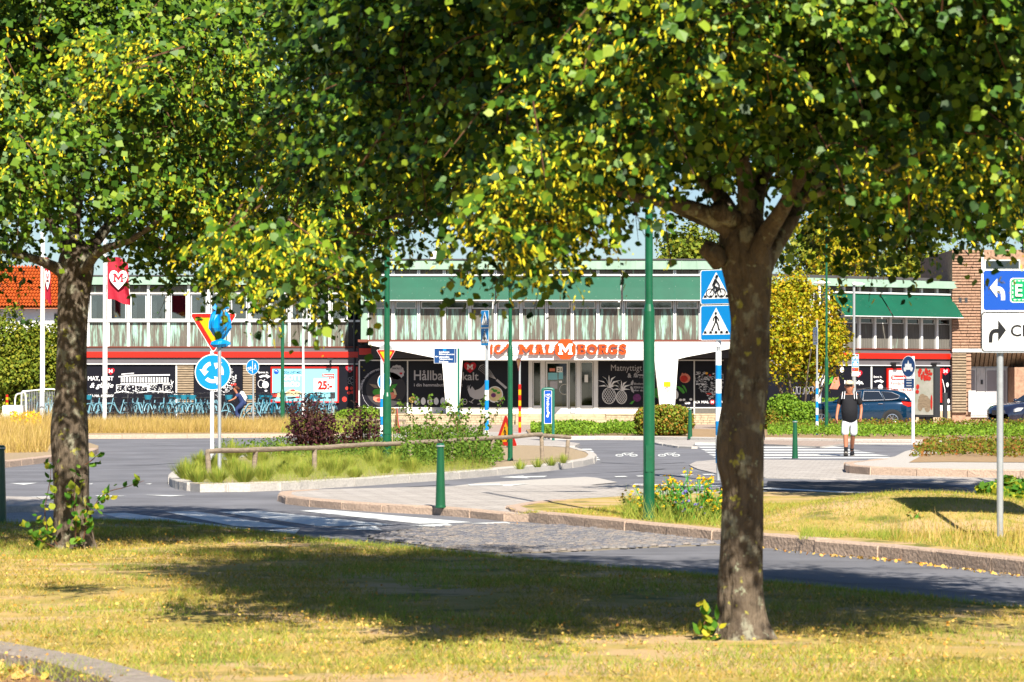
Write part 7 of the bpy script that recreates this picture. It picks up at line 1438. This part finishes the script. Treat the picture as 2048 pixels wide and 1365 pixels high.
# man walking towards the camera (faces -Y)
b = G(1699, 911, .02); s = F/b.y; man = thing('person', 'man in black polo, white shorts and beige cap walking over the zebra crossing', 'person', tuple(b), R(-8))
pts = [(0, .02, .93, .11), (0, .0, 1.05, .13), (0, .0, 1.25, .14), (0, .02, 1.38, .12), (0, .01, 1.45, .07), (0, -.01, 1.52, .075), (0, -.02, 1.60, .112), (0, 0, 1.70, .085)]
ed = chain(0, 8)
def add(pl, frm):
    k = len(pts); pts.extend(pl); ed.append((frm, k)); ed.extend(chain(k, len(pl))); return k+len(pl)-1
for sx in (-1, 1):
    if sx < 0: arm = [(-.17, .02, 1.42, .06), (-.24, .02, 1.24, .048), (-.275, -.02, 1.10, .042), (-.30, -.08, .93, .033), (-.305, -.10, .86, .034)]
    else: arm = [(.17, .02, 1.42, .06), (.25, .06, 1.24, .048), (.28, .08, 1.12, .042), (.27, .0, .97, .033), (.262, -.03, .90, .034)]
    e = add(arm, 3); hx, hy, hz = arm[-1][:3]
    for fi, (dx, dy) in enumerate(((-.02, .03), (-.007, .012), (.006, -.006), (.018, -.024))): add([(hx+dx, hy+dy, hz-.05, .010), (hx+dx*.9-sx*.006, hy+dy, hz-.085, .009), (hx+dx*.6-sx*.018, hy+dy, hz-.105, .008)], e)
    add([(hx-sx*.018, hy-.035, hz-.025, .011), (hx-sx*.024, hy-.045, hz-.06, .009)], e)
# front foot (viewer's left) and trailing leg
add([(-.095, .0, .86, .095), (-.09, -.10, .50, .062), (-.085, -.12, .28, .058), (-.08, -.17, .10, .036), (-.08, -.24, .055, .032)], 0)
add([(.095, .02, .86, .095), (.085, .05, .50, .06), (.06, .20, .28, .055), (.05, .32, .12, .036), (.06, .27, .04, .032)], 0)
skin('body', pts, ed, 'skin', man)
sh = [(0, .02, .80, .20, .17), (0, -.02, .90, .19, .19), (0, -.06, 1.06, .225, .22), (0, -.03, 1.24, .20, .18), (0, .02, 1.36, .14, .13), (0, .02, 1.44, .085), (-.18, .02, 1.37, .095), (-.235, .02, 1.26, .078), (-.245, .015, 1.20, .068), (.18, .02, 1.37, .095), (.24, .05, 1.26, .078), (.255, .06, 1.20, .068)]
skin('polo_shirt', sh, chain(0, 6)+[(4, 6), (6, 7), (7, 8), (4, 9), (9, 10), (10, 11)], 'cloth_black', man)
skin('shorts', [(0, .02, .95, .17, .15), (0, .02, .86, .17, .15), (-.095, -.03, .76, .105), (-.10, -.08, .60, .098), (-.10, -.09, .45, .10), (.095, .02, .76, .105), (.10, .04, .60, .098), (.095, .06, .45, .10)], [(0, 1), (1, 2), (2, 3), (3, 4), (1, 5), (5, 6), (6, 7)], 'cloth_white', man)
mb = MB(); mb.tube([(-.08, -.165, .20), (-.08, -.165, .10)], .046, 12); mb.build('sock', M['cloth_black'], man, world=False); mb = MB(); mb.tube([(.055, .28, .20), (.05, .32, .11)], .046, 12); mb.build('sock', M['cloth_black'], man, world=False)
for x, y, z, tl in ((-.08, -.25, .055, .45), (.06, .25, .045, -.25)):
    Mx = Matrix.Translation((x, y, z)) @ Matrix.Rotation(-tl, 4, 'X'); mb = MB(); mb.ball((0, 0, 0), (.055, .145, .05), 14, 8); mb.v = [tuple(Mx @ Vector(v)) for v in mb.v]; so = mb.build('shoe', M['cloth_black'], man, world=False, smooth=True)
    mb = MB(); mb.prism([(p[0], p[1]) for p in circ(0, 0, .056, .148, 18)], -.052, -.028, True); mb.v = [tuple(Mx @ Vector(v)) for v in mb.v]; mb.build('sole', M['sole'], so, world=False)
mb = MB(); mb.ball((0, 0, 1.705), (.105, .12, .085), 16, 8); mb.ext(circ(0, -.10, .085, .10, 16), (0, 0, 1.695), (1, 0, 0), (0, 1, .0), (0, 0, 1), 0, .012); cp = mb.build('cap', M['cap_beige'], man, world=False, smooth=True)
mb = MB(); mb.box(-.075, -.008, -.118, -.095, 1.645, 1.675); mb.box(.008, .075, -.118, -.095, 1.645, 1.675); mb.box(-.01, .01, -.113, -.10, 1.662, 1.668); mb.box(-.098, -.09, -.1, .02, 1.66, 1.668); mb.box(.09, .098, -.1, .02, 1.66, 1.668); mb.build('sunglasses', M['sign_black'], man, world=False)
mb = MB(); mb.add([(0, -.135, 1.615), (-.016, -.105, 1.61), (.016, -.105, 1.61), (0, -.10, 1.65)], [(0, 1, 3), (0, 3, 2), (0, 2, 1)]); mb.build('nose', M['skin'], man, world=False, smooth=True)
mb = MB(); mb.box(-.028, .028, -.105, -.096, 1.585, 1.592); simple('lips', (.35, .10, .08), rough=.6); mb.build('mouth', M['lips'], man, world=False)
for x in (-.1, .1): mb = MB(); mb.ball((x, 0, 1.63), (.015, .025, .034), 8, 6); mb.build('ear', M['skin'], man, world=False, smooth=True)
bp_ = thing('backpack', 'grey backpack with pale striped straps worn by the walking man', 'backpack', (b.x, b.y, b.z), R(-8))
mb = MB(); mb.box(-.16, .16, .17, .33, 1.0, 1.42); mb.build('sack', M['cloth_black'], bp_, world=False, bevel=.05)
for sx in (-1, 1):
    for dx, mm in ((.105, 'cloth_white'), (.135, 'cloth_black'), (.16, 'cloth_white')):
        P_ = sm([(sx*(dx-.01), .14, 1.44), (sx*dx, .02, 1.575-.25*dx-.03), (sx*(dx+.005), -.12, 1.46), (sx*(dx+.018), -.185, 1.34)], 5); mb = MB(); mb.tube(P_, .0085 if mm == 'cloth_white' else .016, 6); mb.build('strap', M[mm], bp_, world=False)
# cyclist riding to the left
b = G(478, 856); s = F/b.y; cb = bike('pale blue bicycle ridden by the woman with the white backpack', tuple(b), R(4), 'bike_pale'); cb['group'] = None
del cb['group']
cy = thing('person', 'woman in navy clothes riding a bicycle to the left past the parked bicycles', 'person', tuple(b), R(4))
pts = [(.20, 0, .98, .08), (.10, 0, 1.14, .09), (-.02, 0, 1.32, .11), (-.08, 0, 1.38, .055), (-.13, 0, 1.46, .05), (-.17, 0, 1.54, .085), (-.16, 0, 1.62, .07)]; ed = chain(0, 7)
for sy in (-1, 1):
    e = add([(-.04, sy*.15, 1.33, .05), (-.17, sy*.2, 1.17, .038), (-.34, sy*.24, 1.10, .028), (-.38, sy*.25, 1.09, .028)], 2)
    for k in range(4): add([(-.41, sy*(.22+k*.018), 1.085, .009), (-.425, sy*(.22+k*.018), 1.06, .008)], e)
    add([(-.38, sy*.21, 1.07, .010), (-.39, sy*.205, 1.05, .008)], e)
add([(.14, -.1, .93, .07), (-.14, -.11, .72, .06), (-.03, -.11, .38, .045), (0, -.11, .2, .035), (-.10, -.11, .16, .03)], 0); add([(.14, .1, .93, .07), (-.08, .11, .62, .06), (.04, .11, .30, .045), (.04, .11, .12, .035), (-.07, .11, .09, .03)], 0)
skin('body', pts, ed, 'skin', cy)
skin('shirt', [(.24, 0, .88, .16), (.17, 0, 1.02, .155), (.10, 0, 1.14, .145), (0, 0, 1.30, .14), (-.05, 0, 1.36, .08), (-.05, -.15, 1.32, .075), (-.13, -.19, 1.22, .062), (-.05, .15, 1.32, .075), (-.13, .19, 1.22, .062)], [(0, 1), (1, 2), (2, 3), (3, 4), (3, 5), (5, 6), (3, 7), (7, 8)], 'cloth_navy', cy)
skin('trousers', [(.2, 0, 1.0, .15), (.12, -.1, .92, .11), (-.14, -.11, .72, .085), (-.02, -.11, .36, .065), (.12, .1, .92, .11), (-.08, .11, .62, .085), (.04, .11, .28, .065), (.12, 0, 1.14, .15)], [(0, 1), (1, 2), (2, 3), (0, 4), (4, 5), (5, 6), (0, 7)], 'cloth_navy', cy)
mb = MB(); mb.ball((-.115, 0, 1.605), (.092, .09, .085), 12, 8); mb.ball((-.02, 0, 1.575), (.05, .04, .05), 8, 6); mb.build('hair', M['hair'], cy, world=False, smooth=True)
o = thing('backpack', 'white backpack on the back of the cycling woman', 'backpack', tuple(b), R(4)); mb = MB(); mb.box(-.02, .16, -.15, .15, -.22, .22); Mx = Matrix.Translation((.135, 0, 1.235)) @ Matrix.Rotation(R(-32), 4, 'Y'); mb.v = [tuple(Mx @ Vector(v)) for v in mb.v]; mb.build('sack', M['cloth_white'], o, world=False, bevel=.04)
# ---- parked cars
def car(label, loc, rz, paint, name='parked_car'):
    t = thing(name, label, 'car', loc, rz); Lh = 2.24
    # lower body: stations along x (nose at -x): x, half width, z sill, z shoulder
    stn = [(-2.24, .62, .42, .62), (-2.20, .74, .32, .80), (-2.05, .84, .25, .90), (-1.75, .88, .22, .97), (-1.2, .90, .22, 1.03), (-.7, .90, .22, 1.07), (0, .90, .22, 1.09), (.8, .90, .22, 1.12), (1.5, .895, .22, 1.15), (1.9, .87, .24, 1.14), (2.12, .82, .30, 1.08), (2.22, .74, .38, .95), (2.25, .66, .45, .8)]
    def ring(x, w_, z0, z1): hgt = z1-z0; return [(x, -w_*.90, z0), (x, -w_, z0+hgt*.25), (x, -w_*1.005, z0+hgt*.55), (x, -w_*.985, z0+hgt*.8), (x, -w_*.90, z1), (x, -w_*.45, z1+.03), (x, w_*.45, z1+.03), (x, w_*.90, z1), (x, w_*.985, z0+hgt*.8), (x, w_*1.005, z0+hgt*.55), (x, w_, z0+hgt*.25), (x, w_*.90, z0)]
    def loft(rings, m, nm, sub=True):
        n = len(rings[0]); mb = MB(); mb.v = [p for r_ in rings for p in r_]
        for i in range(len(rings)-1):
            for k in range(n): mb.f.append((i*n+k, i*n+(k+1) % n, (i+1)*n+(k+1) % n, (i+1)*n+k)); mb.m.append(0)
        mb.f += [tuple(range(n)), tuple(reversed(range((len(rings)-1)*n, len(rings)*n)))]; mb.m += [0, 0]; return mb.build(nm, M[m], t, world=False, smooth=True)
    body = loft([ring(*q) for q in stn], paint, 'body')
    cab = [(-.95, .76, 1.04, 1.07), (-.55, .74, 1.05, 1.30), (-.25, .70, 1.05, 1.47), (.2, .68, 1.06, 1.54), (.9, .67, 1.08, 1.54), (1.5, .66, 1.10, 1.49), (1.85, .66, 1.10, 1.40), (2.08, .68, 1.10, 1.14)]
    def cring(x, w_, z0, z1): return [(x, -.86, z0), (x, -w_-.02-(1.54-z1)*.12, z1-.05), (x, -w_+.10, z1), (x, 0, z1+.025), (x, w_-.10, z1), (x, w_+.02+(1.54-z1)*.12, z1-.05), (x, .86, z0)]
    loft([cring(*q) for q in cab], paint, 'cabin')
    for sy in (-1, 1):     # side glass, slightly proud of the cabin
        def q(x, z): f = (z-1.08)/(1.47-1.08); return (x, sy*(.868-.155*f), z)
        for nm, g in (('front_side_window', [(-.62, 1.11), (-.28, 1.38), (.08, 1.47), (.16, 1.47), (.12, 1.11)]), ('rear_side_window', [(.22, 1.11), (.26, 1.47), (.86, 1.465), (1.04, 1.13)]), ('quarter_window', [(1.10, 1.135), (.93, 1.46), (1.35, 1.43), (1.66, 1.30), (1.62, 1.19), (1.4, 1.15)])):
            mb = MB(); mb.poly([q(x, z) for x, z in g]); w_ = mb.build(nm, M['car_glass'], t, world=False); mb = MB(); mb.tube([Vector(q(x, z))+Vector((0, sy*.005, 0)) for x, z in g+[g[0]]], .011, 5, False); mb.build('window_trim', M['chrome'], w_, world=False)
        for x in (-1.42, 1.38):
            mb = MB(); mb.poly([(x+.42*math.cos(a), sy*.915, .34+.42*math.sin(a)) for a in np.linspace(R(-12), R(192), 18)]); mb.build('wheel_arch', M['rubber'], t, world=False)
            mb = MB(); c = Vector((x, sy*.80, .34)); prof = [(.20, -.10), (.33, -.10), (.345, -.05), (.345, .10), (.325, .135), (.235, .14)]
            mb.lathe([(a, b_) for a, b_ in prof], 28); Mx = Matrix.Translation(c) @ Matrix.Rotation(R(90)*(1 if sy < 0 else -1), 4, 'X'); mb.v = [tuple(Mx @ Vector(v)) for v in mb.v]; wh = mb.build('wheel', M['tyre'], t, world=False)
            mb = MB(); 
            mb.lathe([(.232, .06), (.237, .143), (.215, .146), (.21, .08)], 24)
            for k in range(10): a = k*math.pi/5; mb.tube([(.04*math.cos(a), .04*math.sin(a), .13), (.215*math.cos(a+.1), .215*math.sin(a+.1), .145)], [.02, .012], 5)
            mb.lathe([(.05, .12), (.05, .155)], 10); mb.v = [tuple(Mx @ Vector(v)) for v in mb.v]; mb.build('rim', M['chrome'], wh, world=False)
        mb = MB(); mb.box(-1.0, 1.0, sy*.91-.012, sy*.91+.012, .20, .34); mb.build('sill_trim', M['rubber'], t, world=False)
        for x in (.0, .92): mb = MB(); mb.tube([(x-.09, sy*.905, .98), (x, sy*.925, .985), (x+.09, sy*.905, .98)], .014, 5); mb.build('door_handle', M['chrome'], t, world=False)
        for x in (.16, 1.06): mb = MB(); mb.box(x-.004, x+.004, sy*.905-.004, sy*.905+.003, .32, 1.07); mb.build('door_gap', M['rubber'], t, world=False)
        mb = MB(); mb.ball((-.62, sy*1.0, 1.13), (.10, .09, .075), 10, 6); mb.build('mirror', M[paint], t, world=False, smooth=True)
        mb = MB(); mb.ext([(-2.13, .70), (-1.86, .74), (-1.72, .86), (-1.95, .86), (-2.12, .80)], (0, sy*.80, 0), (1, -sy*.0, 0), (0, 0, 1), (0, sy, 0), 0, .085); mb.build('headlight', M['lamp_clear'], t, world=False)
        mb = MB(); mb.ext([(1.78, .96), (1.74, 1.07), (2.20, 1.03), (2.24, .90), (2.0, .86)], (0, sy*.70, 0), (1, 0, 0), (0, 0, 1), (0, sy, 0), 0, .165); mb.build('tail_light', M['lamp_red'], t, world=False)
        mb = MB(); mb.box(2.12, 2.25, sy*.72-.1, sy*.72+.1, .50, .56); mb.build('rear_reflector', M['lamp_red'], t, world=False)
    mb = MB(); mb.poly([(2.085, -.62, 1.16), (2.085, .62, 1.16), (1.88, .56, 1.42), (1.88, -.56, 1.42)]); mb.build('rear_window', M['car_glass'], t, world=False)
    mb = MB(); mb.poly([(-.975, .68, 1.095), (-.975, -.68, 1.095), (-.27, -.60, 1.475), (-.27, .60, 1.475)]); mb.build('windscreen', M['car_glass'], t, world=False)
    mb = MB(); mb.box(-2.27, -2.16, -.7, .7, .24, .44); mb.box(2.16, 2.28, -.72, .72, .30, .56); mb.build('bumper', M['rubber'], t, world=False, bevel=.03); mb = MB(); mb.box(-2.27, -2.2, -.35, .35, .58, .76); mb.build('grille', M['dark_metal'], t, world=False)
    mb = MB(); mb.box(2.24, 2.262, -.26, .26, .80, .92); mb.build('number_plate', M['sign_white'], t, world=False)
    for sy in (-1, 1): mb = MB(); mb.tube([(-.1, sy*.58, 1.545), (.4, sy*.58, 1.60), (1.2, sy*.57, 1.59), (1.6, sy*.56, 1.52)], .015, 5); mb.build('roof_rail', M['dark_metal'], t, world=False)
    return t
D_c = 113.5
c = car('metallic dark blue compact SUV parked facing left behind the walking man', ((1716-1024)*D_c/F, D_c, 0), R(-9), 'car_blue')
D2 = 108; c2 = car('dark car nose at the right frame edge in front of the brick building', ((2100-1024)*D2/F, D2+1, 0), R(28), 'car_dark')
